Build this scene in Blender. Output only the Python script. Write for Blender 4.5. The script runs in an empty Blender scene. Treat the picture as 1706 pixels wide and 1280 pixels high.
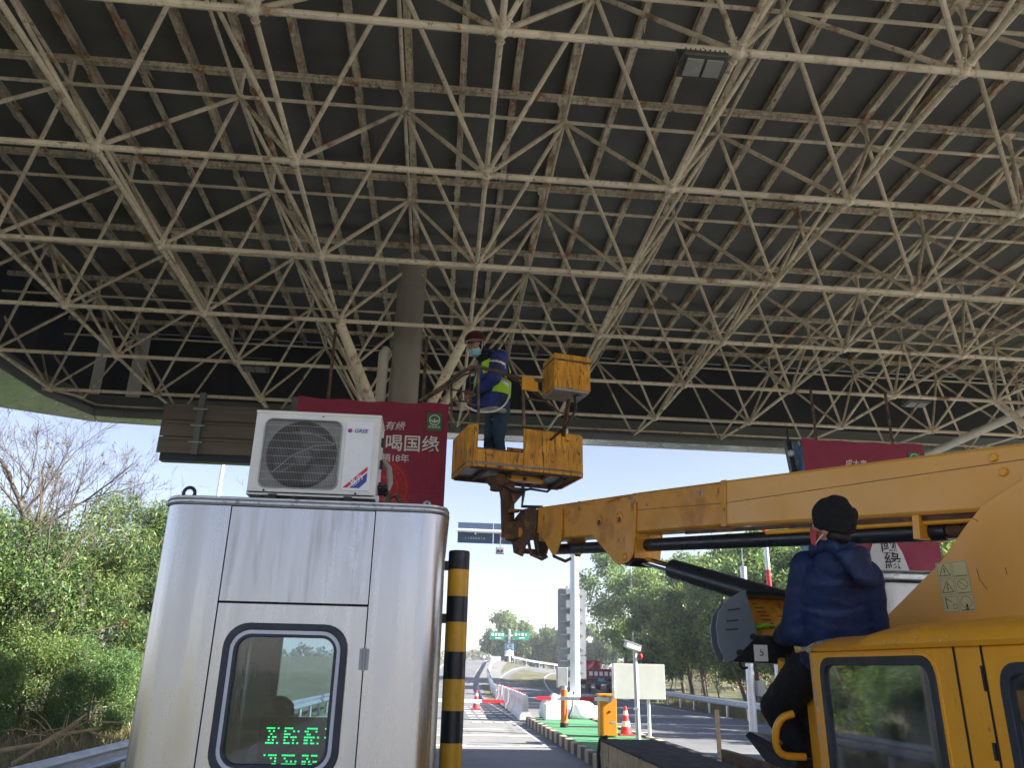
import bpy, bmesh, math, random
import numpy as np
from mathutils import Vector as V, Matrix, Quaternion, noise as mnoise
rnd = random.Random(7)
SC = bpy.context.scene
COL = SC.collection
PI = math.pi

# ---------------------------------------------------------------- camera
EYE = V((0, 0, 1.85))
FPX, PITCH, ROLL, YAW = 1298.36, .35019, .02146, .08611
cp, sp, cy, sy = math.cos(PITCH), math.sin(PITCH), math.cos(YAW), math.sin(YAW)
FWD = V((sy*cp, cy*cp, sp)); RT0 = V((cy, -sy, 0)); UP0 = RT0.cross(FWD)
RT = RT0*math.cos(ROLL)+UP0*math.sin(ROLL); UP = UP0*math.cos(ROLL)-RT0*math.sin(ROLL)
cam_data = bpy.data.cameras.new('camera'); cam = bpy.data.objects.new('camera', cam_data); COL.objects.link(cam)
cam_data.sensor_width = 36; cam_data.lens = FPX/1706*36
cam_data.clip_start = .05; cam_data.clip_end = 3000
rot = Matrix((RT, UP, -FWD)).transposed()
cam.matrix_world = Matrix.Translation(EYE) @ rot.to_4x4()
SC.camera = cam

# ---------------------------------------------------------------- sky, sun, exposure
SUN_EL, SUN_AZ = math.radians(33), math.radians(104)      # azimuth from +Y towards +X
world = bpy.data.worlds.new('World'); SC.world = world; world.use_nodes = True
nt = world.node_tree; nt.nodes.clear()
sky = nt.nodes.new('ShaderNodeTexSky'); sky.sky_type = 'NISHITA'; sky.sun_disc = False
sky.sun_elevation = SUN_EL; sky.sun_rotation = SUN_AZ
sky.air_density = 1.0; sky.dust_density = .5; sky.ozone_density = 2.2
bg = nt.nodes.new('ShaderNodeBackground'); bg.inputs[1].default_value = .056
wo = nt.nodes.new('ShaderNodeOutputWorld')
tint = nt.nodes.new('ShaderNodeMix'); tint.data_type = 'RGBA'; tint.blend_type = 'MULTIPLY'; tint.inputs[0].default_value = 1; tint.inputs[7].default_value = (1.0, .90, .97, 1)
hsv = nt.nodes.new('ShaderNodeHueSaturation'); hsv.inputs['Saturation'].default_value = .82
nt.links.new(sky.outputs[0], hsv.inputs['Color']); nt.links.new(hsv.outputs[0], tint.inputs[6]); nt.links.new(tint.outputs[2], bg.inputs[0]); nt.links.new(bg.outputs[0], wo.inputs[0])
sl = bpy.data.lights.new('sun', 'SUN'); sl.energy = 4.8; sl.angle = math.radians(.5); sl.color = (1, .95, .87)
sun = bpy.data.objects.new('sun', sl); COL.objects.link(sun)
SUND = V((math.sin(SUN_AZ)*math.cos(SUN_EL), math.cos(SUN_AZ)*math.cos(SUN_EL), math.sin(SUN_EL)))
sun.rotation_euler = SUND.to_track_quat('Z', 'Y').to_euler(); sun.location = (30, -10, 40)
SC.view_settings.view_transform = 'Standard'; SC.view_settings.look = 'None'
SC.view_settings.gamma = 1; SC.view_settings.use_curve_mapping = False
SC.view_settings.exposure = 2.2
SC.cycles.max_bounces = 10; SC.cycles.diffuse_bounces = 5; SC.cycles.glossy_bounces = 4
SC.cycles.transmission_bounces = 6; SC.cycles.transparent_max_bounces = 12
SC.cycles.use_denoising = True

def at(px, py, D=None, X=None, Y=None, Z=None):
    """a surveyed sight line of the photograph, stopped at a known distance or plane"""
    d = FWD + RT*((px-853)/FPX) - UP*((py-640)/FPX)
    t = D if D is not None else (X-EYE.x)/d.x if X is not None else (Y-EYE.y)/d.y if Y is not None else (Z-EYE.z)/d.z
    return EYE + d*t

# ---------------------------------------------------------------- mesh helpers
def top_loc(o):
    while o.parent: o = o.parent
    return o.location.copy()
def tag(o, label=None, cat=None, group=None, kind=None):
    if label: o['label'] = label
    if cat: o['category'] = cat
    if group: o['group'] = group
    if kind: o['kind'] = kind
    return o
def thing(name, label, cat, loc=(0, 0, 0), group=None):
    o = bpy.data.objects.new(name, None); COL.objects.link(o); o.location = loc
    o.empty_display_size = .2
    return tag(o, label, cat, group)
def ortho(d):
    d = V(d).normalized(); a = V((0, 0, 1)) if abs(d.z) < .95 else V((0, 1, 0))
    s = d.cross(a).normalized(); return s, s.cross(d).normalized()
def rrect(w, h, r, n=5):
    out = []
    for cx, cy_, a0 in ((w/2-r, h/2-r, 0), (-w/2+r, h/2-r, 90), (-w/2+r, -h/2+r, 180), (w/2-r, -h/2+r, 270)):
        for k in range(n+1):
            a = math.radians(a0+90*k/n); out.append((cx+r*math.cos(a), cy_+r*math.sin(a)))
    return out
def rquad(pts, r, n=5):
    """four 3-D corners in order -> the same outline with rounded corners"""
    out = []
    for i in range(4):
        p, a, b = V(pts[i]), V(pts[i-1]), V(pts[(i+1) % 4])
        pa = p+(a-p).normalized()*r; pb = p+(b-p).normalized()*r
        for k in range(n+1):
            t = k/n; out.append(pa*(1-t)**2+p*2*t*(1-t)+pb*t*t)
    return out
class MB:
    def __init__(s): s.v, s.f, s.m, s.s = [], [], [], []
    def add(s, vs, fs, m=0, sm=False):
        b = len(s.v); s.v += [tuple(x) for x in vs]
        for f in fs: s.f.append([b+i for i in f]); s.m.append(m); s.s.append(sm)
        return s
    def box(s, c, d, R=None, m=0):
        c = V(c); vs = []
        for x, y, z in ((-1,-1,-1),(1,-1,-1),(1,1,-1),(-1,1,-1),(-1,-1,1),(1,-1,1),(1,1,1),(-1,1,1)):
            p = V((x*d[0]/2, y*d[1]/2, z*d[2]/2)); vs.append(c+(R @ p if R else p))
        return s.add(vs, [(3,2,1,0),(4,5,6,7),(0,1,5,4),(1,2,6,5),(2,3,7,6),(3,0,4,7)], m)
    def bar(s, p, q, w, h, up=(0, 0, 1), m=0):
        p, q = V(p), V(q); d = (q-p).normalized(); a = d.cross(V(up))
        if a.length < 1e-4: a = d.cross(V((0, 1, 0)))
        a.normalize(); b = a.cross(d)
        R = Matrix((a, d, b)).transposed()
        return s.box((p+q)/2, (w, (q-p).length, h), R, m)
    def tube(s, p, q, r0, r1=None, n=10, m=0, caps=True):
        return s.path([p, q], [r0, r0 if r1 is None else r1], n, m, caps)
    def path(s, pts, r, n=8, m=0, caps=True, closed=False):
        pts = [V(p) for p in pts]; k = len(pts); rs = r if isinstance(r, (list, tuple)) else [r]*k
        vs, a = [], None
        for i, p in enumerate(pts):
            if closed: d = pts[(i+1) % k]-pts[i-1]
            else: d = pts[min(i+1, k-1)]-pts[max(i-1, 0)]
            d = d.normalized() if d.length > 1e-9 else V((0, 0, 1))
            if a is None: a = ortho(d)[0]
            a = (a-d*a.dot(d)); a = a.normalized() if a.length > 1e-6 else ortho(d)[0]
            b = d.cross(a)
            for j in range(n):
                t = 2*PI*j/n; vs.append(p+(a*math.cos(t)+b*math.sin(t))*rs[i])
        fs = []
        for i in range(k if closed else k-1):
            for j in range(n):
                i2 = (i+1) % k; fs.append((i*n+j, i*n+(j+1) % n, i2*n+(j+1) % n, i2*n+j))
        s.add(vs, fs, m, n > 5)
        if caps and not closed:
            s.add(vs[:n], [list(range(n))[::-1]], m); s.add(vs[-n:], [list(range(n))], m)
        return s
    def prism(s, pts, vec, m=0, ms=None):
        pts = [V(p) for p in pts]; vec = V(vec); n = len(pts)
        s.add(pts+[p+vec for p in pts], [list(range(n))[::-1], list(range(n, 2*n))], m)
        return s.add(pts+[p+vec for p in pts], [(i, (i+1) % n, n+(i+1) % n, n+i) for i in range(n)], m if ms is None else ms)
    def ring(s, o, i, vec, m=0):
        o = [V(p) for p in o]; i = [V(p) for p in i]; vec = V(vec); n = len(o)
        vs = o+i+[p+vec for p in o]+[p+vec for p in i]; fs = []
        for k in range(n):
            j = (k+1) % n
            fs += [(k, n+k, n+j, j), (2*n+k, 2*n+j, 3*n+j, 3*n+k), (k, j, 2*n+j, 2*n+k), (n+k, 3*n+k, 3*n+j, n+j)]
        return s.add(vs, fs, m)
    def ell(s, c, r, R=None, nu=14, nv=9, m=0):
        c = V(c); vs, fs = [], []
        for i in range(nv+1):
            t = PI*i/nv
            for j in range(nu):
                a = 2*PI*j/nu; p = V((r[0]*math.sin(t)*math.cos(a), r[1]*math.sin(t)*math.sin(a), r[2]*math.cos(t)))
                vs.append(c+(R @ p if R else p))
        for i in range(nv):
            for j in range(nu): fs.append((i*nu+j, (i+1)*nu+j, (i+1)*nu+(j+1) % nu, i*nu+(j+1) % nu))
        return s.add(vs, fs, m, True)
    def lathe(s, prof, c, axis=(0, 0, 1), n=16, m=0, caps=True):
        ax = V(axis).normalized(); a, b = ortho(ax); c = V(c); vs, fs = [], []
        for r, z in prof:
            for j in range(n):
                t = 2*PI*j/n; vs.append(c+ax*z+(a*math.cos(t)+b*math.sin(t))*r)
        for i in range(len(prof)-1):
            for j in range(n): fs.append((i*n+j, i*n+(j+1) % n, (i+1)*n+(j+1) % n, (i+1)*n+j))
        s.add(vs, fs, m, True)
        if caps:
            s.add(vs[:n], [list(range(n))[::-1]], m); s.add(vs[-n:], [list(range(n))], m)
        return s
    def build(s, name, mats, parent=None, base=None, bevel=0, weld=True, kind=None):
        o0 = top_loc(parent) if parent else V(base or (0, 0, 0))
        me = bpy.data.meshes.new(name)
        me.from_pydata([tuple(V(p)-o0) for p in s.v], [], s.f)
        for m in (mats if isinstance(mats, (list, tuple)) else [mats]): me.materials.append(m)
        me.polygons.foreach_set('material_index', s.m); me.polygons.foreach_set('use_smooth', s.s)
        if weld:
            bm = bmesh.new(); bm.from_mesh(me); bmesh.ops.remove_doubles(bm, verts=bm.verts, dist=1e-5)
            bmesh.ops.recalc_face_normals(bm, faces=bm.faces); bm.to_mesh(me); bm.free()
        if any(s.s):
            try: me.set_sharp_from_angle(angle=math.radians(42))
            except Exception: pass
        me.update()
        o = bpy.data.objects.new(name, me); COL.objects.link(o)
        if parent: o.parent = parent
        else: o.location = o0
        if bevel:
            b = o.modifiers.new('edge', 'BEVEL'); b.width = bevel; b.segments = 2; b.limit_method = 'ANGLE'; b.angle_limit = math.radians(40)
            b.harden_normals = False
        if kind: o['kind'] = kind
        return o
def box(name, c, d, mat, parent=None, R=None, bevel=0, base=None): return MB().box(c, d, R).build(name, mat, parent, base, bevel)
def rotz(a): return Matrix.Rotation(a, 3, 'Z')
def copy_part(o, parent):
    c = o.copy(); COL.objects.link(c); c.parent = parent; return c
def copy_tree(o, loc=None, parent=None):
    c = o.copy(); COL.objects.link(c); c.parent = parent
    if loc is not None: c.location = loc
    for ch in list(o.children): copy_tree(ch, None, c)
    return c
def lettering(s, size, org, ux, uy, mat, parent, name='lettering', bold=0, shear=0, depth=.002, align='LEFT', sx=1, space=1):
    cu = bpy.data.curves.new('txt', 'FONT'); cu.body = s; cu.size = 1; cu.extrude = 0; cu.offset = bold; cu.shear = shear; cu.align_x = align; cu.space_character = space
    o = bpy.data.objects.new('txt', cu); COL.objects.link(o)
    me = bpy.data.meshes.new_from_object(o.evaluated_get(bpy.context.evaluated_depsgraph_get()))
    bpy.data.objects.remove(o); bpy.data.curves.remove(cu)
    ux, uy = V(ux).normalized(), V(uy).normalized(); nrm = ux.cross(uy); org = V(org); o0 = top_loc(parent)
    for v in me.vertices: v.co = org+ux*(v.co.x*size*sx)+uy*(v.co.y*size)+nrm*depth-o0
    me.materials.clear(); me.materials.append(mat); me.update()
    me.name = name
    ob = bpy.data.objects.new(name, me); COL.objects.link(ob); ob.parent = parent
    return ob

# ---------------------------------------------------------------- materials
def N(t, ty, **kw):
    n = t.nodes.new(ty)
    for k, v in kw.items(): setattr(n, k, v)
    return n
def M(name, col, rough=.55, metal=0., var=.12, vs=2.5, bump=0., bs=40, spots=(), world_space=False, coat=0., spec=.5, grad=None, emit=None, aniso=0., alpha=None, trans=0., ior=1.45, det=5, bdet=5):
    m = bpy.data.materials.new(name); m.use_nodes = True; t = m.node_tree; L = t.links.new
    p = t.nodes['Principled BSDF']; p.inputs['Roughness'].default_value = rough; p.inputs['Metallic'].default_value = metal
    p.inputs['Specular IOR Level'].default_value = spec; p.inputs['Coat Weight'].default_value = coat; p.inputs['IOR'].default_value = ior
    if trans: p.inputs['Transmission Weight'].default_value = trans
    if aniso: p.inputs['Anisotropic'].default_value = aniso
    if emit:
        p.inputs['Emission Color'].default_value = (*emit[0], 1); p.inputs['Emission Strength'].default_value = emit[1]
    if world_space: co = N(t, 'ShaderNodeNewGeometry').outputs['Position']
    else: co = N(t, 'ShaderNodeTexCoord').outputs['Object']
    def nz(scale, detail=det, rough_=.6):
        if isinstance(scale, (tuple, list)):
            mp = N(t, 'ShaderNodeMapping'); mp.inputs['Scale'].default_value = scale; L(co, mp.inputs[0]); src = mp.outputs[0]; sc = 1
        else: src, sc = co, scale
        n = N(t, 'ShaderNodeTexNoise'); n.inputs['Scale'].default_value = sc; n.inputs['Detail'].default_value = detail; n.inputs['Roughness'].default_value = rough_
        L(src, n.inputs['Vector']); return n.outputs[0]
    def ramp(src, lo, hi, a, b):
        r = N(t, 'ShaderNodeMapRange'); r.interpolation_type = 'SMOOTHSTEP'
        for i, v in zip((1, 2, 3, 4), (lo, hi, a, b)): r.inputs[i].default_value = v
        L(src, r.inputs[0]); return r.outputs[0]
    c0 = N(t, 'ShaderNodeRGB'); c0.outputs[0].default_value = (*col, 1); cur = c0.outputs[0]; rg = None
    if var:
        h = N(t, 'ShaderNodeHueSaturation'); L(ramp(nz(vs), .3, .7, 1-var, 1+var), h.inputs['Value']); L(cur, h.inputs['Color']); cur = h.outputs[0]
        rg = ramp(nz(vs*3 if not isinstance(vs, (tuple, list)) else vs), .3, .7, max(.02, rough-.08), min(1, rough+.1))
    for sp_ in spots:
        c, sc, lo, hi = sp_[:4]; amt = sp_[4] if len(sp_) > 4 else 1
        f = ramp(nz(sc), lo, hi, 0, amt)
        mx = N(t, 'ShaderNodeMix', data_type='RGBA'); L(f, mx.inputs[0]); L(cur, mx.inputs[6]); mx.inputs[7].default_value = (*c, 1); cur = mx.outputs[2]
        if len(sp_) > 5:
            a = N(t, 'ShaderNodeMix', data_type='FLOAT'); L(f, a.inputs[0]); a.inputs[3].default_value = sp_[5]
            if rg is not None: L(rg, a.inputs[2])
            else: a.inputs[2].default_value = rough
            rg = a.outputs[0]
    L(cur, p.inputs['Base Color'])
    if rg is not None: L(rg, p.inputs['Roughness'])
    if bump:
        b = N(t, 'ShaderNodeBump'); b.inputs['Strength'].default_value = bump; b.inputs['Distance'].default_value = .01
        L(nz(bs, bdet), b.inputs['Height']); L(b.outputs[0], p.inputs['Normal'])
    return m
def leaf_mat(name, a, b, trans=.35, rough=.45):
    m = bpy.data.materials.new(name); m.use_nodes = True; t = m.node_tree; L = t.links.new
    p = t.nodes['Principled BSDF']; p.inputs['Roughness'].default_value = rough; p.inputs['Specular IOR Level'].default_value = .35
    g = N(t, 'ShaderNodeNewGeometry'); r = N(t, 'ShaderNodeValToRGB')
    r.color_ramp.elements[0].color = (*a, 1); r.color_ramp.elements[1].color = (*b, 1)
    n = N(t, 'ShaderNodeTexNoise'); n.inputs['Scale'].default_value = .55; n.inputs['Detail'].default_value = 2
    oc = N(t, 'ShaderNodeNewGeometry'); L(oc.outputs['Position'], n.inputs['Vector'])
    mx = N(t, 'ShaderNodeMath', operation='ADD'); L(g.outputs['Random Per Island'], mx.inputs[0])
    m2 = N(t, 'ShaderNodeMath', operation='MULTIPLY_ADD'); L(n.outputs[0], m2.inputs[0]); m2.inputs[1].default_value = 1.6; m2.inputs[2].default_value = -.8
    L(m2.outputs[0], mx.inputs[1])
    oi = N(t, 'ShaderNodeObjectInfo'); m3 = N(t, 'ShaderNodeMath', operation='MULTIPLY_ADD'); L(oi.outputs['Random'], m3.inputs[0]); m3.inputs[1].default_value = .5; m3.inputs[2].default_value = -.25
    m4 = N(t, 'ShaderNodeMath', operation='ADD'); L(mx.outputs[0], m4.inputs[0]); L(m3.outputs[0], m4.inputs[1])
    L(m4.outputs[0], r.inputs[0]); L(r.outputs[0], p.inputs['Base Color'])
    tr = N(t, 'ShaderNodeBsdfTranslucent'); L(r.outputs[0], tr.inputs[0])
    ms = N(t, 'ShaderNodeMixShader'); ms.inputs[0].default_value = trans
    L(p.outputs[0], ms.inputs[1]); L(tr.outputs[0], ms.inputs[2]); L(ms.outputs[0], t.nodes['Material Output'].inputs[0])
    return m
def glass_mat(name, tint, refl=.12, dirt_sheen=.15):
    m = bpy.data.materials.new(name); m.use_nodes = True; t = m.node_tree; L = t.links.new; t.nodes.remove(t.nodes['Principled BSDF'])
    tr = N(t, 'ShaderNodeBsdfTransparent'); tr.inputs[0].default_value = (*tint, 1)
    gl = N(t, 'ShaderNodeBsdfGlossy'); gl.inputs['Roughness'].default_value = .03
    df = N(t, 'ShaderNodeBsdfDiffuse'); df.inputs[0].default_value = (.45, .46, .45, 1)
    fr = N(t, 'ShaderNodeFresnel'); fr.inputs[0].default_value = 1.52
    ad = N(t, 'ShaderNodeMath', operation='ADD'); ad.inputs[1].default_value = refl; L(fr.outputs[0], ad.inputs[0])
    a = N(t, 'ShaderNodeMixShader'); L(ad.outputs[0], a.inputs[0]); L(tr.outputs[0], a.inputs[1]); L(gl.outputs[0], a.inputs[2])
    tc = N(t, 'ShaderNodeTexCoord'); nz = N(t, 'ShaderNodeTexNoise'); nz.inputs['Scale'].default_value = 5; nz.inputs['Detail'].default_value = 6; L(tc.outputs['Object'], nz.inputs[0])
    mr = N(t, 'ShaderNodeMapRange'); mr.inputs[1].default_value = .35; mr.inputs[2].default_value = .8; mr.inputs[4].default_value = dirt_sheen; L(nz.outputs[0], mr.inputs[0])
    b = N(t, 'ShaderNodeMixShader'); L(mr.outputs[0], b.inputs[0]); L(a.outputs[0], b.inputs[1]); L(df.outputs[0], b.inputs[2])
    L(b.outputs[0], t.nodes['Material Output'].inputs[0]); return m

RUST = (.16, .06, .025); SOOT = (.02, .02, .02); YEL = (.86, .40, .024)
CREAM = (.74, .655, .53)
frame_spots = [((.46, .39, .28), (5, 5, 5), .5, .7, .7), ((.24, .18, .13), (15, 15, 15), .58, .70, .8), ((.20, .075, .03), 2.6, .58, .70, .8), ((.40, .17, .05), 9, .62, .70, .85), ((.05, .035, .03), 24, .66, .72, .8)]
mt = dict(
 member=M('peeling cream paint', CREAM, .6, 0, .15, 1.5, .5, 45, frame_spots, True),
 web=M('peeling cream paint on diagonals', (.68, .60, .49), .62, 0, .2, 1.2, .5, 45, frame_spots, True),
 joist=M('weathered cream paint', (.62, .545, .43), .7, 0, .25, 1.7, 1, 30, [((.30, .25, .19), (14, 4, 14), .45, .65, .8), ((.36, .15, .055), (6, 2, 6), .54, .66, .9), ((.74, .71, .64), 19, .60, .66, .95), ((.10, .08, .065), (17, 8, 17), .60, .68, .9)], True),
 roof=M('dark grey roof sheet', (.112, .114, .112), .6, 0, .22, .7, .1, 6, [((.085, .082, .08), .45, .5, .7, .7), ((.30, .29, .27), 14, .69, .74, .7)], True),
 fascia=M('grey aluminium panel', (.2, .215, .22), .42, .25, .06, .7, 0, 0, [((.12, .13, .13), (1, 1, 3), .55, .75, .5)], True),
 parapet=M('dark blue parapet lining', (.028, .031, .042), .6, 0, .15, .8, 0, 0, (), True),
 soffit=M('pale aluminium panel', (.60, .62, .61), .25, .35, .05, .6, 0, 0, (), True),
 gap=M('black joint', (.012, .012, .013), .8, 0, 0),
 column=M('brown grey column paint', (.29, .265, .24), .42, 0, .08, 1.2, .05, 20, [((.2, .17, .15), (5, 5, .5), .5, .75, .5)], True),
 pipe=M('white drain pipe', (.62, .58, .53), .45, 0, .08, 2, 0, 0, [((.4, .37, .33), (6, 6, .7), .55, .75, .6)], True),
 steel=M('brushed stainless steel', (.45, .45, .46), .28, 1, .025, (9, 9, .5), .10, (2.2, 2.2, 1.1), [((.33, .31, .30), (5, 5, .7), .55, .85, .5, .42), ((.25, .24, .24), (1.3, 1.3, .55), .55, .85, .5, .45)], False, bdet=0),
 steeltop=M('stained stainless steel', (.45, .45, .46), .30, 1, .03, (9, 9, .5), .11, (2.4, 2.4, 1.3), [((.28, .26, .25), (14, 14, 1.1), .52, .75, .6, .48), ((.17, .165, .16), (2.2, 2.2, 1.2), .56, .85, .6, .5)], False, bdet=0),
 alu=M('galvanised rim', (.50, .52, .54), .4, .8, .1, 6, .1, 60, [((.1, .1, .1), 9, .55, .7, .7)]),
 rubber=M('dark blue grey rubber', (.022, .03, .045), .5, 0, .1, 8, .1, 60),
 seal=M('white sealing strip', (.55, .58, .66), .5, 0, .05),
 black=M('black plastic', (.016, .017, .018), .5, 0, .15, 6),
 blackm=M('black painted steel', (.018, .022, .03), .33, 0, .2, 3, .1, 30, [((.06, .065, .07), 8, .6, .75, .7, .6)]),
 glass=glass_mat('booth glass', (.72, .80, .84), .015, .01),
 cabglass=glass_mat('cab glass', (.50, .57, .60), .22, .30),  # patchy grey diffuse layer stands in for pale reflections on these panes
 acwhite=M('off white enamel', (.66, .66, .62), .35, 0, .05, 4, 0, 0, [((.5, .49, .45), (5, 5, 2), .58, .8, .6)]),
 acpanel=M('white plastic panel', (.72, .73, .73), .3, 0, .03, 4),
 fan=M('dark grey fan plastic', (.05, .052, .055), .45, 0, .1),
 shroud=M('mid grey shroud', (.20, .20, .195), .5, 0, .1, 5),
 grille=M('light grey wire', (.42, .42, .40), .4, .3, .15, 8),
 logoblue=M('blue print', (.03, .06, .28), .4, 0, 0), logored=M('red print', (.55, .02, .05), .4, 0, 0),
 white=M('white print', (.82, .82, .80), .5, 0, 0), whitepaint=M('white paint', (.74, .75, .75), .4, 0, .06, 2, 0, 0, [((.5, .49, .46), 3, .6, .8, .5)]),
 banner=M('wine red fabric', (.27, .021, .065), .62, 0, .10, 1.5, .25, 5, (), True),
 bannerred=M('red print on fabric', (.58, .04, .04), .6, 0, .15, 6), bannerdark=M('dark red print', (.40, .022, .035), .6, 0, .1, 6),
 bannerblue=M('blue poster side', (.10, .22, .48), .5, 0, .3, 6, 0, 0, [((.75, .78, .8), 5, .56, .6, 1)]),
 bottle=M('white bottle print', (.62, .62, .66), .5, 0, .05), ink=M('dark ink', (.03, .02, .02), .6, 0, 0),
 green=M('green badge', (.03, .19, .09), .5, 0, .05), greensign=M('green road sign', (.0, .23, .14), .45, 0, .05),
 signback=M('brown grey sign back', (.19, .165, .14), .45, .35, .12, (.6, 3, 9), 0, 0, [((.13, .11, .09), (.5, 2, 14), .5, .75, .6)], True),
 signdark=M('dark blue sign edge', (.03, .042, .06), .4, 0, .05), signblue=M('dark blue sign', (.045, .075, .13), .45, 0, .1, 3),
 greysign=M('grey sign back', (.30, .31, .33), .5, .35, .08, 1.5),
 galv=M('galvanised steel', (.46, .49, .53), .38, .75, .1, 3, .05, 30, [((.3, .32, .34), 4, .5, .75, .6)], True),
 pole=M('white galvanised pole', (.66, .69, .74), .35, .2, .05, 2),
 postyel=M('post yellow film', (.72, .38, .02), .38, 0, .12, 5, .15, 25, [((.3, .15, .03), (9, 9, 3), .6, .75, .6)]),
 postblk=M('post black film', (.018, .020, .026), .38, 0, .2, 5, .15, 25, [((.07, .075, .08), 8, .62, .75, .7)]),
 yellow=M('truck yellow paint', YEL, .36, 0, .06, 1.5, .05, 12, [((.62, .26, .015), 1.2, .5, .75, .5), ((.85, .46, .09), 2.2, .6, .8, .4), ((.30, .13, .03), 23, .67, .74, .8), ((.32, .15, .05), (26, 26, 5), .64, .74, .7), ((.50, .22, .03), (9, 9, 1.2), .60, .78, .6)], coat=.1),
 yellowold=M('worn yellow paint', (.72, .315, .018), .42, 0, .12, 2, .2, 18, [((.36, .13, .012), 2.0, .48, .68, .75), ((.17, .07, .025), 7, .585, .68, .85), ((.6, .5, .4), 26, .70, .74, .8)]),
 basket=M('streaked yellow fibreglass', (.64, .31, .02), .5, 0, .22, 4, .3, (60, 60, 8), [((.47, .18, .012), (9, 9, 2.2), .45, .62, .8), ((.74, .40, .05), (30, 30, 1.4), .56, .7, .6), ((.24, .085, .01), (38, 38, 2.6), .55, .66, .8), ((.05, .024, .012), (52, 52, 4.5), .585, .635, .95), ((.05, .025, .015), 9, .61, .68, .9)]),
 rust=M('rusty brown steel', (.11, .055, .03), .75, 0, .3, 8, .5, 30, [((.30, .13, .03), 6, .52, .66, .8), ((.02, .018, .016), 9, .55, .7, .8)]),
 railrust=M('rail worn paint', (.10, .07, .05), .65, 0, .3, 8, .4, 40, [((.26, .15, .08), 8, .5, .64, .8), ((.03, .025, .025), 11, .55, .65, .8)]),
 yellowfade=M('sun faded yellow paint', (.84, .43, .085), .40, 0, .05, 1.2, .05, 12, [((.78, .35, .03), .9, .48, .72, .7), ((.5, .24, .05), 3.1, .62, .8, .5), ((.3, .15, .06), 26, .69, .76, .7)], coat=.1),
 chrome=M('chromed rod', (.72, .72, .72), .12, 1, 0),
 cream=M('cream warning sticker', (.66, .60, .30), .5, 0, .05), chip=M('chipped primer', (.62, .60, .57), .6, 0, .2, 20),
 consolegrey=M('blue grey painted lid', (.16, .20, .24), .42, 0, .12, 3, .05, 20, [((.04, .045, .05), 5, .58, .75, .6)]),
 deck=M('dark deck mat', (.03, .032, .036), .8, 0, .3, 4, .6, 60, [((.22, .22, .21), 9, .66, .72, .7)]),
 wood=M('weathered tan board', (.44, .34, .20), .7, 0, .2, (3, 3, 9), .3, 30, [((.07, .05, .035), (4, 4, 1.5), .55, .7, .8)]),
 brown=M('brown rusty rim', (.14, .08, .045), .7, 0, .3, 5, .4, 30),
 interior=M('grey interior panel', (.38, .38, .37), .6, 0, .08), seatgrey=M('grey upholstery', (.12, .12, .125), .8, 0, .1, 9),
 asphalt=M('asphalt', (.125, .128, .135), .85, 0, .16, .35, .5, 90, [((.17, .17, .175), (.5, .06, 1), .5, .7, .7), ((.06, .06, .062), (1.6, .12, 1), .56, .75, .6), ((.07, .07, .07), 2.5, .6, .75, .5)], True),
 concrete=M('concrete paving', (.185, .185, .18), .8, 0, .10, .3, .25, 60, [((.125, .122, .118), (.35, .1, 1), .5, .7, .7), ((.07, .07, .07), (1.4, .12, 1), .54, .74, .7), ((.08, .075, .07), 1.1, .6, .75, .6)], True),
 marking=M('worn white road paint', (.46, .47, .47), .7, 0, .1, 1, .1, 60, [((.17, .17, .17), 3, .5, .66, .85), ((.16, .16, .16), 16, .55, .66, .7)], True),
 markyel=M('worn yellow road paint', (.5, .33, .05), .7, 0, .1, 1, 0, 0, [((.2, .2, .2), 5, .58, .7, .7)], True),
 greenpaint=M('green island paint', (.05, .20, .085), .75, 0, .15, .8, .2, 40, [((.10, .17, .11), 2, .48, .68, .7), ((.12, .12, .10), 5, .6, .72, .7)], True),
 soil=M('dry grass and soil', (.10, .088, .05), .95, 0, .35, .4, .8, 8, [((.05, .085, .02), .35, .45, .65, .9), ((.23, .19, .11), 1.6, .55, .72, .7)], True),
 kerbtan=M('faded tan kerb paint', (.42, .35, .24), .75, 0, .2, 4, .2, 30), kerbblk=M('dark kerb paint', (.06, .05, .045), .75, 0, .3, 4, .2, 30),
 orange=M('orange enamel', (.66, .23, .012), .4, 0, .06, 3), conered=M('cone red', (.62, .04, .05), .5, 0, .06),
 redwhite=M('red reflective', (.6, .03, .04), .5, 0, .05), tube=M('orange red plastic', (.66, .16, .04), .45, 0, .08),
 barrierpink=M('faded pink plastic', (.66, .46, .47), .55, 0, .15, 1.5, 0, 0, (), True), barrierwhite=M('white plastic barrier', (.68, .67, .66), .55, 0, .12, 1.5, 0, 0, [((.42, .38, .34), 1.5, .55, .75, .7)], True),
 wrap=M('white wrapped sheeting', (.70, .72, .74), .5, 0, .08, 3, .6, 9),
 board=M('white board back', (.47, .49, .45), .5, 0, .05), lampglass=M('lamp glass', (.30, .31, .31), .2, 0, .05), lampbody=M('lamp body', (.12, .125, .12), .4, .5, .1),
 bark=M('grey brown bark', (.11, .088, .066), .9, 0, .3, 6, .6, 30, [((.19, .165, .13), 3, .5, .7, .7)], True), twig=M('bare twig', (.095, .082, .068), .9, 0, .2, 3, 0, 0, (), True),
 deadwood=M('dry fallen branch', (.42, .32, .18), .85, 0, .2, 6), strawm=leaf_mat('dry grass', (.30, .24, .12), (.12, .14, .05), .3),
 leafa=leaf_mat('camphor leaves', (.08, .165, .06), (.23, .35, .09), .42), leafb=leaf_mat('shrub leaves', (.05, .115, .05), (.19, .28, .07), .42),
 leafc=leaf_mat('bamboo leaves', (.09, .15, .045), (.28, .33, .09), .42), leafd=leaf_mat('distant leaves', (.09, .13, .065), (.18, .22, .10), .3),
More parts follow.
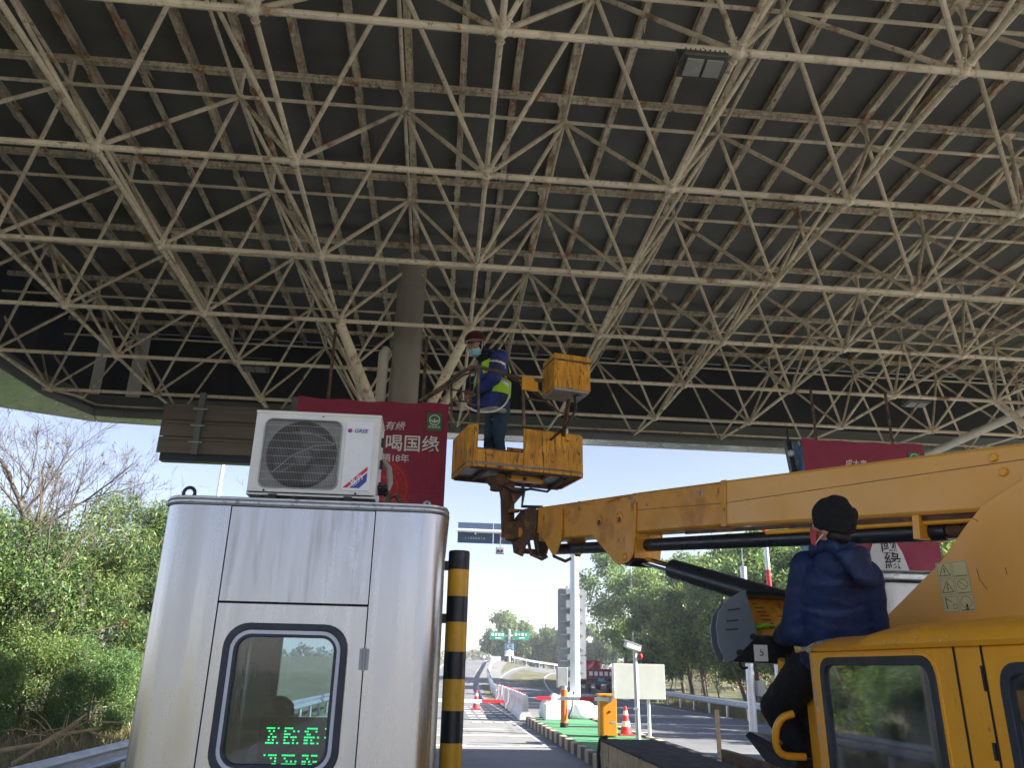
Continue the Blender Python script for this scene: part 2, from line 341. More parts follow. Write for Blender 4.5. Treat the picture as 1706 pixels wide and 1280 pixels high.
 leafe=leaf_mat('yellowing leaves', (.14, .19, .04), (.33, .36, .09), .4), leaff=leaf_mat('last dry leaves', (.12, .06, .03), (.2, .1, .05), .3),
 skin=M('skin', (.45, .24, .16), .5, 0, .05, 8), skinred=M('reddish work gloves', (.23, .13, .11), .8, 0, .2, 30, .3, 80),
 navy=M('navy padded cloth', (.005, .021, .082), .62, 0, .12, 6, .5, 22), blue=M('royal blue cloth', (.012, .030, .20), .6, 0, .12, 8, .4, 25),
 darkcloth=M('black cloth', (.008, .0085, .011), .85, 0, .2, 12, .5, 60), jean=M('blue denim', (.018, .045, .085), .8, 0, .25, 9, .4, 50),
 hivis=M('high visibility yellow green', (.42, .72, .02), .6, 0, .06, 6, .2, 20), silver=M('silver reflective tape', (.55, .57, .56), .35, .2, .06),
 helmet=M('dark red helmet', (.055, .006, .009), .2, 0, .05, 4, coat=.6), mask=M('light blue mask', (.30, .58, .72), .7, 0, .03), maskred=M('red mask strap', (.5, .05, .06), .6, 0, 0),
 knit=M('black knit', (.006, .0065, .008), .9, 0, .2, 20, .6, 120), hair=M('black hair', (.008, .007, .007), .5, 0, .2, 60, .6, (90, 90, 20)), greycoat=M('grey coat', (.20, .19, .19), .8, 0, .1, 6),
 lime=M('lime glove', (.28, .55, .03), .7, 0, .1, 12), led=M('green display segments', (.0, .3, .08), .5, 0, 0, emit=((.0, 1, .22), .55)), ledback=M('display black', (.006, .01, .012), .25, 0, 0),
 bluesign=M('blue camera sign', (.10, .33, .55), .45, 0, .03), truckred=M('truck red', (.22, .02, .035), .5, 0, .15, 2), taillamp=M('tail lamp', (.4, .02, .02), .3, 0, 0), tyre=M('tyre', (.02, .02, .02), .85, 0, .1),
)
def mixm(*k): return [mt[x] for x in k]
# ================================================================= SETTING
def sstep(a, b, x): t = max(0, min(1, (x-a)/(b-a))); return t*t*(3-2*t)
def gz(x, y):
    w = 1-.52*sstep(8, 20, x)
    h = (2.9*sstep(52, 122, y)-2.4*sstep(128, 215, y))*w
    if x < -5.2: h += -.9*sstep(-5.2, -9, x)*sstep(-30, -5, y)*(1-sstep(60, 90, y)) if False else 0
    h += 1.0*sstep(17, 40, x)*sstep(10, 40, y)
    return h
def grid_sheet(name, xs, ys, mat, dz):
    mb = MB(); n = len(xs)
    mb.add([(x, y, gz(x, y)+dz) for y in ys for x in xs], [(j*n+i, j*n+i+1, (j+1)*n+i+1, (j+1)*n+i) for j in range(len(ys)-1) for i in range(n-1)], 0, True)
    return mb.build(name, mat)
xs = [-500, -150, -70, -40, -25, -15, -10, -7, -5, -2, 1, 4, 7, 10, 13, 16, 19, 22, 26, 30, 36, 44, 60, 90, 150, 500]
ys = [-200, -100, -40, -15, 0, 15, 30, 40, 48]+list(range(54, 220, 6))+[240, 300, 400, 700]
tag(grid_sheet('ground', xs, ys, mt['soil'], -.05), kind='structure')
def strip(name, cl, w0, w1, mat, dz, step=3):
    mb = MB(); vs = []
    pts = []
    for (a, b) in zip(cl[:-1], cl[1:]):
        n = max(1, int((V(b)-V(a)).length/step)); pts += [V(a).lerp(V(b), k/n) for k in range(n)]
    pts.append(V(cl[-1]))
    for i, p in enumerate(pts):
        d = (pts[min(i+1, len(pts)-1)]-pts[max(i-1, 0)]).normalized(); s = V((d.y, -d.x))
        for w in (w0, w1): q = p+s*w; vs.append((q.x, q.y, gz(q.x, q.y)+dz))
    mb.add(vs, [(2*i, 2*i+1, 2*i+3, 2*i+2) for i in range(len(pts)-1)], 0, True)
    return tag(mb.build(name, mat), kind='structure')
def smooth_line(ctrl, n=6):
    out = []
    for i in range(len(ctrl)-1):
        p0, p1, p2, p3 = (V(ctrl[max(0, min(len(ctrl)-1, i+k))]) for k in (-1, 0, 1, 2))
        for k in range(n):
            t = k/n; out.append(.5*((2*p1)+(p2-p0)*t+(2*p0-5*p1+4*p2-p3)*t*t+(3*p1-p0-3*p2+p3)*t**3))
    return out+[V(ctrl[-1])]
L_CL = smooth_line([(1.6, 33), (1.6, 55), (2.6, 80), (4.6, 105), (7.5, 130), (12, 170), (18, 210)])
R_CL = smooth_line([(8.9, -30), (8.9, 20), (8.9, 50), (9.6, 68), (12, 86), (17.5, 104), (28, 120), (45, 130)])
strip('toll_plaza', [(0, -40), (0, 33.0)], -4.3, 3.55, mt['concrete'], -.012)
strip('exit_road', L_CL, -3.2, 2.0, mt['asphalt'], -.010)
strip('approach_road', R_CL, -4.9, 4.2, mt['asphalt'], -.006)
strip('gore_area', smooth_line([(4.4, 70), (6.0, 90), (8.6, 110), (12, 128)]), -1.4, 1.3, mt['concrete'], .012)
strip('road_stripe', R_CL[10:], 3.75, 3.92, mt['marking'], .002)
strip('road_stripe', R_CL[12:], -4.45, -4.3, mt['marking'], .002)
strip('road_stripe', R_CL[14:], -.3, -.15, mt['marking'], .002)
strip('road_stripe', L_CL, -2.9, -2.75, mt['marking'], .002)
strip('road_stripe', L_CL, 1.55, 1.7, mt['marking'], .002)
mb = MB()                                     # transverse rumble bars and hatching before the barrier
for k in range(7):
    y = 30.2+k*1.9
    for j in range(5):
        x0 = 1.45+j*.42; mb.add([(x0, y, .0), (x0+.3, y, .0), (x0+.3, y+.75, .0), (x0, y+.75, .0)], [(0, 1, 2, 3)])
tag(mb.build('road_bars', mt['marking']), kind='structure')
mb = MB()  # pale bars across the lane, with two thin lines along it
for y, w in ((24.6, .45), (27.2, .3), (21.4, .45)):
    mb.add([(-.5, y, -.006), (3.2, y, -.006), (3.2, y+w, -.006), (-.5, y+w, -.006)], [(0, 1, 2, 3)])
for x in (-.2, 2.9): mb.add([(x, 21.9, -.005), (x+.12, 21.9, -.005), (x+.12, 33, -.005), (x, 33, -.005)], [(0, 1, 2, 3)])
tag(mb.build('road_bars', mt['marking']), kind='structure')
for i, y in enumerate((26.6, 31.0, 35.4)):  # pale cross strips: sunlight between tree shadows, painted onto the right road
    mb = MB(); mb.add([(5.9, y, .0), (12.4, y-.2, .0), (12.4, y+.12, .0), (5.9, y+.32, .0)], [(0, 1, 2, 3)])
    tag(mb.build('road_stripe', mt['marking']), kind='structure')

# green island with painted kerb stones
def island(x0, x1, y0, y1, z, top, name, r=.5):
    pts = [(x0+r, y0), (x1-r, y0), (x1, y0+r), (x1, y1-1.6), ((x0+x1)/2+.25, y1), ((x0+x1)/2-.25, y1), (x0, y1-1.6), (x0, y0+r)]
    o = MB().prism([(x, y, -.06) for x, y in pts], (0, 0, z+.06)).build(name, top, bevel=.02)
    return tag(o, kind='structure'), pts
isl, ip = island(3.52, 5.62, 9.4, 31.6, .19, mt['greenpaint'], 'traffic_island')
k0 = {}
for side, xx in ((0, 3.42), (1, 5.72)):
    for k in range(44):
        y = 9.9+k*.46
        key = k % 2
        if key not in k0:
            s = MB().box((0, 0, .085), (.17, .44, .31)).build('kerb_stone', mt['kerbtan' if key == 0 else 'kerbblk'], bevel=.02); k0[key] = s; o = s
        else: o = k0[key].copy(); COL.objects.link(o)
        o.parent = isl; o.location = (xx, y, 0); o['label'] = 'tan painted kerb stone' if key == 0 else 'dark painted kerb stone'
isl2, _ = island(-1.95, .42, 1.6, 14, .17, mt['concrete'], 'traffic_island')
isl3, _ = island(7.6, 10.2, 4, 15.5, .19, mt['concrete'], 'traffic_island')

def guardrail(name, path, label, group, zt=.72, side=-1, post_step=4, flare=False):
    p = [V(q) for q in path]; pts = [V((q.x, q.y, gz(q.x, q.y))) for q in p]
    t = thing(name, label, 'guardrail', pts[0], group)
    prof = [(0, 0), (.075, .03), (.085, .07), (.02, .125), (.02, .175), (.085, .23), (.075, .27), (0, .30)]
    mb = MB(); vs = []
    for i, q in enumerate(pts):
        d = (pts[min(i+1, len(pts)-1)]-pts[max(i-1, 0)]); d.z = 0; d.normalize(); s = V((d.y, -d.x, 0))*side
        for a, b in prof: vs.append(q+s*a+V((0, 0, zt-.30+b)))
    n = len(prof)
    mb.add(vs, [(i*n+j, i*n+j+1, (i+1)*n+j+1, (i+1)*n+j) for i in range(len(pts)-1) for j in range(n-1)], 0, False)
    b = mb.build('beam', mt['galv'], t); so = b.modifiers.new('thick', 'SOLIDIFY'); so.thickness = .006
    tot = 0; nxt = .6; first = None
    for a, c in zip(pts[:-1], pts[1:]):
        L = (c-a).length
        while nxt < tot+L:
            q = a.lerp(c, (nxt-tot)/L); d = (c-a).normalized(); s = V((d.y, -d.x, 0))*side
            if first is None:
                first = MB().tube((0, 0, -.2), (0, 0, zt-.02), .057, n=10).build('post', mt['galv'], t); first.location = q-s*.06-pts[0]
                first.data.transform(Matrix.Translation(pts[0]))
            else: c2 = copy_part(first, t); c2.location = q-s*.06-pts[0]
            nxt += post_step
        tot += L
    return t
guardrail('guardrail', [(-4.55, 1), (-4.55, 8), (-4.55, 16), (-4.5, 28), (-4.2, 40)], 'galvanised steel guardrail in front of the leafy shrubs beside the toll booth', None, .72, 1, 2)
guardrail('guardrail', [(13.2, 22), (13.2, 34), (13.9, 46), (14.6, 60), (16.5, 78), (21.5, 96)], 'long galvanised guardrail along the foot of the green trees', None, .74, -1, 3)
guardrail('guardrail', L_CL and [(3.95, 52), (4.2, 60), (5.1, 80), (7.3, 105), (10.2, 128)], 'galvanised median guardrail climbing beside the exit road past the pink barriers', None, .8, -1, 2)
guardrail('guardrail', [(10.5, 112), (14, 118), (21, 126), (30, 131)], 'pale guardrail at the far bend below the distant trees', None, .9, -1, 4)

# ================================================================= CANOPY
U = 2.0; X0, Y0, ZB, ZT = .282, 5.018, 1.85+4.92, 1.85+6.49
canopy = thing('toll_canopy', 'wide toll plaza roof of rusty cream space frame tubes under dark grey sheets', 'canopy', (X0, Y0, 0))
def LP(i, j, top=False): return V((X0+U*i, Y0+U*j, ZT if top else ZB))
cyl = {}
def unit_cyl(name, mat, n=8):
    mb = MB(); mb.tube((0, 0, -.5), (0, 0, .5), 1, n=n); o = mb.build(name, mat, None); return o
def member(name, p, q, r, mat, proto, cut=.07, taper=False):
    p, q = V(p), V(q); d = (q-p); L = d.length; d.normalize()
    if name not in proto: proto[name] = unit_cyl(name, mat); o = proto[name]
    else: o = proto[name].copy(); COL.objects.link(o)
    o.parent = canopy; o.location = (p+q)/2-canopy.location; o.rotation_mode = 'QUATERNION'
    o.rotation_quaternion = d.to_track_quat('Z', 'Y'); o.scale = (r, r, L-2*cut); return o
proto = {}
IB, JB = range(-4, 10), range(-3, 6)
def onscreen(p, q):
    m = (V(p)+V(q))/2-EYE; z = m.dot(FWD)
    if z < .5: return 0
    x, y = abs(m.dot(RT)/z), abs(m.dot(UP)/z)
    return (2 if x < .72 and y < .56 else 1)/z
for j in JB:
    for i in IB:
        if i < 9 and not (j == 5 and i < -3 and False): member('bottom_chord', LP(i, j), LP(i+1, j), .034, mt['member'], proto, .05)
        if j < 5: member('bottom_chord', LP(i, j), LP(i, j+1), .028, mt['member'], proto, .05)
IT = [k-.5 for k in range(-4, 11)]; JT = [k-.5 for k in range(-3, 7)]
for j in JT:
    for i in IT:
        if i < 9.5: member('top_chord', LP(i, j, 1), LP(i+1, j, 1), .023, mt['web'], proto, .05)
        if j < 5.5: member('top_chord', LP(i, j, 1), LP(i, j+1, 1), .023, mt['web'], proto, .05)
webs = []
for j in JT:
    for i in IT:
        for a in (-.5, .5):
            for b in (-.5, .5):
                ib, jb = round(i+a), round(j+b)
                if ib in IB and jb in JB: webs.append((LP(ib, jb), LP(i, j, 1)))
for i in IB:                                  # edge row hung from the eave
    e = V((X0+U*i-.05, Y0+U*5.85, ZB+.10))
    if i < -3: e = V((X0+U*i+.35, Y0+U*5.35, ZB+.08))
    webs.append((LP(i, 5), e))
    for a in (-.5, .5): webs.append((e, LP(i+a, 5.5, 1)))
webs.sort(key=lambda w: -onscreen(*w))
for p, q in webs[:300]: member('web_member', p, q, .0262, mt['web'], proto, .06)
mb = MB()
for p, q in webs[300:]: mb.tube(p, q, .0262, n=6)
mb.build('web_member', mt['web'], canopy, kind='stuff')
ball = None
for j in JB:
    for i in IB:
        if ball is None:
            mb = MB(); mb.ell((0, 0, 0), (.062, .062, .062), nu=12, nv=8)
            for k in range(8):
                d = V((math.cos(k*PI/4), math.sin(k*PI/4), 0 if k % 2 == 0 else .9)).normalized(); mb.tube(d*.05, d*.12, .038, .026, n=8); mb.tube(d*.105, d*.118, .042, n=6)
            ball = mb.build('node_ball', mt['member'], None); ball.parent = canopy; o = ball
        else: o = copy_part(ball, canopy)
        o.location = LP(i, j)-canopy.location
PZ = ZT+.36
tb = None
for j in JT:
    for i in IT:
        if tb is None:
            mb = MB(); mb.ell((0, 0, 0), (.056, .056, .056), nu=10, nv=6); mb.tube((0, 0, .03), (0, 0, .335), .028, n=8); mb.box((0, 0, .342), (.16, .12, .012))
            mb.prism([(-.03, .005, .29), (-.09, .005, .29), (-.03, .005, .16)], (0, -.01, 0))
            tb = mb.build('top_node', mt['web'], None); tb.parent = canopy; o = tb
        else: o = copy_part(tb, canopy)
        o.location = LP(i, j, 1)-canopy.location
XA, XB_, YA, YB = -8.5, 20.1, -1.9, 17.07
for j in JT:                     # purlins: channel sections
    y = Y0+U*j; mb = MB()
    mb.box(((XA+XB_)/2, y, PZ+.03), (XB_-XA, .010, .08)); mb.box(((XA+XB_)/2, y+.03, PZ-.005), (XB_-XA, .065, .010)); mb.box(((XA+XB_)/2, y+.03, PZ+.066), (XB_-XA, .065, .010))
    mb.build('purlin', mt['joist'], canopy)
jz = PZ+.072+.06; jp = None; pp = None; rj = random.Random(3)
nj = int((XB_-XA)/(U/3))+1
for k in range(nj):
    x = X0+U*(-4.5)+(U/3)*k+.0
    if x > XB_: break
    if jp is None:
        mb = MB(); Lm = YB-YA
        mb.box((0, Lm/2, 0), (.012, Lm, .12)); mb.box((.035, Lm/2, -.054), (.08, Lm, .011)); mb.box((.035, Lm/2, .054), (.08, Lm, .011))
        for q in range(60):                   # curling flakes of paint along the lower flange
            yy = rj.uniform(0, Lm); s = rj.choice((-.01, .08)); mb.prism([(s, yy, -.061), (s+rj.uniform(-.02, .02), yy+rj.uniform(.03, .12), -.062-rj.uniform(.0, .02)), (s+rj.uniform(-.02, .02), yy+rj.uniform(.13, .22), -.061)], (0, 0, -.003))
        jp = mb.build('joist', mt['joist'], None); jp.parent = canopy; o = jp
        mb = MB(); w = U/3
        ridge = [(-w/2+.005, .012), (-w/2+.03, .0), (w/2-.03, 0), (w/2-.005, .012)]
        nY = 14; vs = [];
        for a in range(nY+1):
            for (rx, rz) in ridge: vs.append((rx, (YB-YA)*a/nY, rz+.006*math.sin(a*1.9)))
        mb.add(vs, [(a*4+b, a*4+b+1, a*4+b+5, a*4+b+4) for a in range(nY) for b in range(3)], 0, False)
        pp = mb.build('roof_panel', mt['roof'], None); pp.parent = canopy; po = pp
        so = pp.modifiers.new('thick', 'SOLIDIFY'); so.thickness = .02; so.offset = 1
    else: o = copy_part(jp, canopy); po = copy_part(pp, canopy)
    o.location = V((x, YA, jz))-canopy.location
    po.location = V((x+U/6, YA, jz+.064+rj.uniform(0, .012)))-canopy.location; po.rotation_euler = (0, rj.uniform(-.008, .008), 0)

# eave: inner lip, soffit, outer fascia
ZL = 6.72
inner = [(20.2, 16.62), (-6.9, 16.62), (-7.49, 16.55), (-7.93, 15.35), (-8.02, 13.4), (-8.3, -2.2)]
outer = [(20.2, 17.12), (-6.3, 17.12), (-7.6, 17.02), (-9.3, 16.2), (-10.4, 14.0), (-10.6, -2.2)]
k = 0
for a, b in zip(inner[:-1], inner[1:]):
    a, b = V((*a, 0)), V((*b, 0)); n = max(1, round((b-a).length/1.85))
    nr = V((-(b-a).normalized().y, (b-a).normalized().x, 0)); nr = -nr
    for q in range(n):
        p0, p1 = a.lerp(b, q/n), a.lerp(b, (q+1)/n); g = (p1-p0).normalized()*.006
        p0, p1 = p0+g, p1-g
        o = MB().prism([p0+V((0, 0, ZL)), p1+V((0, 0, ZL)), p1+V((0, 0, ZL+.13)), p0+V((0, 0, ZL+.13))], nr*.02).build('lip_panel', mt['fascia'], canopy)
    # dark parapet lining behind the truss, with a grey band below it
    t_ = (b-a).normalized()*.62; A_, B_ = a-t_, b+t_
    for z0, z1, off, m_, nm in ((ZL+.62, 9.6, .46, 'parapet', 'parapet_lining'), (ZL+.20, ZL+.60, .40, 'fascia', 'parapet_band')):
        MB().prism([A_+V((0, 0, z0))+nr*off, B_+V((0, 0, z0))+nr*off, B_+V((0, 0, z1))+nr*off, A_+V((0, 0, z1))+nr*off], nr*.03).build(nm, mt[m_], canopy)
    MB().prism([a+V((0, 0, ZL+.135)), b+V((0, 0, ZL+.135)), b+V((0, 0, ZL+.16)), a+V((0, 0, ZL+.16))], nr*.5).build('ledge', mt['fascia'], canopy)
    MB().bar(a+V((0, 0, ZL+.24))-nr*.02, b+V((0, 0, ZL+.24))-nr*.02, .035, .035).build('edge_rail', mt['web'], canopy)
def ip_(poly, t):
    seg = int(t); f = t-seg
    if seg >= len(poly)-1: seg, f = len(poly)-2, 1
    return V((*poly[seg], 0)).lerp(V((*poly[seg+1], 0)), f)
steps = [0]+[s+q/n for s, n in ((0, 14), (1, 1), (2, 1), (3, 2), (4, 10)) for q in range(1 if s == 0 else 0, n)]+[5]
steps = sorted(set(round(s, 5) for s in steps))
for s0, s1 in zip(steps[:-1], steps[1:]):
    e = .004/(max(.3, (ip_(inner, s1)-ip_(inner, s0)).length))*(s1-s0)
    a0, a1, b0, b1 = ip_(inner, s0+e), ip_(inner, s1-e), ip_(outer, s0+e), ip_(outer, s1-e)
    z = V((0, 0, ZL+.012)); d = (b0-a0).normalized()*.03
    MB().prism([a0+d+z, a1+d+z, b1+z, b0+z], (0, 0, .02)).build('soffit_panel', mt['soffit'], canopy)
    MB().prism([b0+V((0, 0, ZL)), b1+V((0, 0, ZL)), b1+V((0, 0, ZL+3.2)), b0+V((0, 0, ZL+3.2))], (b0-a0).normalized()*.03).build('fascia_panel', mt['whitepaint'], canopy)
MB().box(((XA+XB_)/2, -2.3, 8.2), (XB_-XA+2, .05, 3.0)).build('fascia_panel', mt['whitepaint'], canopy)

# columns with their struts and drain pipes
for cx_, first in ((X0-1.0, True), (X0+11.0, False)):
    cyy = Y0+7.0
    c = MB().tube((cx_, cyy, -.1), (cx_, cyy, ZT+.12), .235, n=28).build('column', mt['column'], canopy)
    MB().tube((cx_, cyy, ZT-.52), (cx_, cyy, ZT+.02), .246, n=28).build('column_collar', mt['column'], c)
    MB().tube((cx_, cyy, ZT+.02), (cx_, cyy, ZT+.06), .30, n=28).build('cap_plate', mt['column'], c)
    for a in (-1, 1):
        for b in (-1, 1):
            MB().tube((cx_+a*.2, cyy+b*.2, 5.15), (cx_+a*.98, cyy+b*.98, ZB-.03), .075, n=14).build('strut', mt['member'], canopy)
    if first:
        MB().path([(cx_-.36, cyy-.1, -.05), (cx_-.36, cyy-.1, ZB-.15), (cx_-.33, cyy-.02, ZB-.06)], .085, 14).build('drain_pipe', mt['pipe'], canopy)
        MB().box((cx_-.22, cyy+.12, 3.2), (.07, .05, 6.5)).build('cable_duct', mt['pipe'], canopy)
    else:
        MB().tube((cx_-.35, 16.3, ZB-.16), (cx_-.35, cyy-.2, ZB-.10), .085, n=14).build('drain_pipe', mt['pipe'], canopy)
        MB().tube((cx_-.35, 14.55, ZB-.135), (cx_-.35, 14.62, ZB-.135), .093, n=14).build('pipe_collar', mt['pipe'], canopy)

def floodlight(px, py, D, label, s=1):
    p = at(px, py, D=D); t = thing('floodlight', label, 'floodlight', p, 'floodlights under the canopy')
    R = Matrix.Rotation(-.12, 3, 'X')
    def P(x, y, z): return p+R @ V((x*s, y*s, z*s))
    mb = MB(); mb.box(p, (.46*s, .3*s, .07*s), R); mb.build('housing', mt['lampbody'], t, bevel=.012)
    for q in (-.1, .1): MB().box(P(q, -.0, -.045), (.17*s, .2*s, .025*s), R).build('lamp_panel', mt['lampglass'], t)
    mb = MB()
    for q in range(9): mb.box(P(-.2+q*.05, 0, .055), (.008, .26*s, .05*s), R)
    mb.build('cooling_fin', mt['lampbody'], t)
    mb = MB()
    for q in (-.25, .25): mb.bar(P(q, 0, 0), P(q, .02, .2), .012, .04)
    mb.bar(P(-.25, .02, .2), P(.25, .02, .2), .04, .012); mb.build('bracket', mt['lampbody'], t)
    return t
floodlight(1170, 108, 6.15, 'grey twin panel floodlight under the tube nearest the top of the roof', .78)
floodlight(425, 612, 14.1, 'pale floodlight under the frame above the grey sign back')
floodlight(1526, 671, 15.0, 'small floodlight under the frame above the right wine red banner')
# ================================================================= TOLL BOOTH
BX0, BX1, BY0, BY1, BZ0, BZ1 = -1.58, .03, 4.55, 6.75, .17, 2.69
booth = thing('toll_booth', 'brushed stainless steel toll booth with rounded corners and a rubber sealed door window', 'toll booth', ((BX0+BX1)/2, BY0, BZ0))
def arc(cx, cy_, r, a0, a1, n=8): return [V((cx+r*math.cos(math.radians(a0+(a1-a0)*k/n)), cy_+r*math.sin(math.radians(a0+(a1-a0)*k/n)), 0)) for k in range(n+1)]
def shell(path, t, z0, z1, mat, name, parent=booth):
    """a bent sheet following a plan line, thickness t to its left"""
    n = len(path); inn = []
    for i, p in enumerate(path):
        d = (path[min(i+1, n-1)]-path[max(i-1, 0)]).normalized(); inn.append(p+V((-d.y, d.x, 0))*t)
    mb = MB(); vs = []
    for z in (z0, z1): vs += [p+V((0, 0, z)) for p in path]+[p+V((0, 0, z)) for p in inn]
    fs = []
    for i in range(n-1):
        fs += [(i, i+1, 2*n+i+1, 2*n+i), (n+i, 3*n+i, 3*n+i+1, n+i+1), (i, n+i, n+i+1, i+1), (2*n+i, 2*n+i+1, 3*n+i+1, 3*n+i)]
    fs += [(0, 2*n, 3*n, n), (n-1, 2*n-1, 4*n-1, 3*n-1)]
    mb.add(vs, fs, 0, True); return mb.build(name, mat, parent)
R_ = .14
xl, xr, zs = -1.196, -.384, 2.16
shell([V((BX0, 5.05, 0))]+arc(BX0+R_, BY0+R_, R_, 180, 270)+[V((xl-.004, BY0, 0))], .03, BZ0, BZ1, mt['steel'], 'corner_panel')
shell([V((xr+.004, BY0, 0))]+arc(BX1-R_, BY0+R_, R_, 270, 360)+[V((BX1, 5.05, 0))], .03, BZ0, BZ1, mt['steel'], 'corner_panel')
shell([V((BX1, 6.25, 0))]+arc(BX1-R_, BY1-R_, R_, 0, 90)+[V((BX1-.3, BY1, 0))], .03, BZ0, BZ1, mt['steel'], 'corner_panel')
shell([V((BX0+.3, BY1, 0))]+arc(BX0+R_, BY1-R_, R_, 90, 180)+[V((BX0, 6.25, 0))], .03, BZ0, BZ1, mt['steel'], 'corner_panel')
MB().box(((xl+xr)/2, BY0+.015, (zs+.005+BZ1)/2), (xr-xl-.004, .03, BZ1-zs-.005)).build('front_panel', mt['steeltop'], booth, bevel=.003)
# door with its window
wx0, wx1, wz0, wz1 = -1.135, -.475, 1.285, 2.055
def wr(d, r, y): return [V(((wx0+wx1)/2+a, y, (wz0+wz1)/2+b)) for a, b in rrect(wx1-wx0-2*d, wz1-wz0-2*d, r, 7)]
def rect_as(nc, x0, x1, z0, z1, y):
    """rectangle outline with the same point count as rrect(n=7): corners repeated along edges"""
    out = []
    for cx, cz in ((x1, z1), (x0, z1), (x0, z0), (x1, z0)): out += [V((cx, y, cz))]*8
    return out
def framed(name, o, i, vec, mat, parent, **k):
    return MB().ring(o, i, vec).build(name, mat, parent, **k)
dr = framed('door', rect_as(8, xl+.003, xr-.003, .2, zs-.005, BY0+.002), wr(.03, .12, BY0+.002), (0, .035, 0), mt['steel'], booth)
framed('rubber_seal', wr(0, .13, BY0-.022), wr(.036, .105, BY0-.022), (0, .04, 0), mt['rubber'], dr, bevel=.006)
framed('seal_strip', wr(.034, .105, BY0-.012), wr(.058, .085, BY0-.012), (0, .03, 0), mt['seal'], dr)
framed('inner_seal', wr(.056, .088, BY0-.016), wr(.072, .07, BY0-.016), (0, .04, 0), mt['rubber'], dr, bevel=.003)
MB().prism(wr(.068, .074, BY0+.01), (0, .006, 0)).build('door_glass', mt['glass'], dr)
for z in (1.88, .6): mb = MB(); mb.tube((xr+.001, BY0-.006, z-.06), (xr+.001, BY0-.006, z+.06), .008, n=8); mb.box((xr-.014, BY0-.001, z), (.022, .004, .11)); mb.box((xr+.016, BY0-.001, z), (.022, .004, .11)); mb.build('hinge', mt['greysign'], dr)
MB().bar((xl+.07, BY0-.05, 1.1), (xl+.07, BY0-.05, 1.25), .02, .02).build('door_handle', mt['chrome'], dr)
framed('backing', rect_as(8, BX0+.12, BX1-.12, BZ0, BZ1, BY0+.04), wr(.03, .12, BY0+.04), (0, .012, 0), mt['gap'], booth)
# side and rear walls with window openings
for x, sgn in ((BX0, 1), (BX1-.03, -1)):
    def S(y, z): return V((x, y, z))
    o = [S(5.05, BZ0), S(6.25, BZ0), S(6.25, BZ1), S(5.05, BZ1)]; i = [S(5.15, 1.2), S(6.15, 1.2), S(6.15, 2.3), S(5.15, 2.3)]
    w = MB().ring(o, i, (.03, 0, 0)).build('side_panel', mt['steel'], booth)
    MB().ring([S(5.14, 1.19), S(6.16, 1.19), S(6.16, 2.31), S(5.14, 2.31)], [S(5.19, 1.24), S(6.11, 1.24), S(6.11, 2.26), S(5.19, 2.26)], (.034, 0, 0)).build('window_frame', mt['rubber'], w)
    MB().prism([S(5.19, 1.24)+V((.012, 0, 0)), S(6.11, 1.24)+V((.012, 0, 0)), S(6.11, 2.26)+V((.012, 0, 0)), S(5.19, 2.26)+V((.012, 0, 0))], (.006, 0, 0)).build('window_glass', mt['glass'], w)
yb = BY1
w = MB().ring([V((BX0+.3, yb, BZ0)), V((BX1-.3, yb, BZ0)), V((BX1-.3, yb, BZ1)), V((BX0+.3, yb, BZ1))], [V((BX0+.36, yb, 1.1)), V((BX1-.36, yb, 1.1)), V((BX1-.36, yb, 2.35)), V((BX0+.36, yb, 2.35))], (0, -.03, 0)).build('rear_panel', mt['steel'], booth)
MB().prism([V((BX0+.36, yb-.01, 1.1)), V((BX1-.36, yb-.01, 1.1)), V((BX1-.36, yb-.01, 2.35)), V((BX0+.36, yb-.01, 2.35))], (0, -.006, 0)).build('window_glass', mt['glass'], w)
# roof with ribbed rim
def plan(d, r): return [V(((BX0+BX1)/2+a, (BY0+BY1)/2+b, 0)) for a, b in rrect(BX1-BX0+2*d, BY1-BY0+2*d, r, 8)]
rf = MB().prism([p+V((0, 0, BZ1+.003)) for p in plan(.006, R_+.006)], (0, 0, .05)).build('roof', mt['alu'], booth, bevel=.004)
for dz, d in ((.010, .010), (.034, .008)): MB().path([p+V((0, 0, BZ1+dz)) for p in plan(d, R_+d)], .006, 6, closed=True).build('rim_rib', mt['alu'], rf)
mb = MB()
for k in range(8): mb.ell((BX0+.15+k*.19, BY0-.017, BZ1+.023), (.006, .004, .006), nu=6, nv=4)
mb.build('rim_rivet', mt['chrome'], rf)
MB().box(((BX0+BX1)/2, (BY0+BY1)/2, BZ1-.03), (BX1-BX0-.1, BY1-BY0-.1, .03)).build('ceiling', mt['interior'], booth)
MB().box(((BX0+BX1)/2, (BY0+BY1)/2, BZ0+.012), (BX1-BX0-.08, BY1-BY0-.08, .02)).build('floor', mt['interior'], booth)
for px, py, rough in ((313, 836, 'black'), (656, 845, 'rust'), (711, 846, 'alu')):
    p = at(px, py, Y=4.68); p.z = BZ1+.05; h = .052 if px < 400 else .05 if px < 700 else .03
    mb = MB(); mb.path([p+V((math.cos(a)*h*.62, 0, h*.75+math.sin(a)*h*.66)) for a in [math.radians(-60+k*300/13) for k in range(14)]], .0105 if px < 700 else .008, 8); mb.tube(p-V((0, 0, .004)), p+V((0, 0, .012)), .02, n=10)
    if px > 600 and px < 700: mb.path([p+V((-.05, 0, 0)), p+V((-.035, -.01, .06)), p+V((.01, -.01, .075)), p+V((.06, 0, 0))], .016, 8)
    mb.build('lifting_eye', mt[rough], rf)
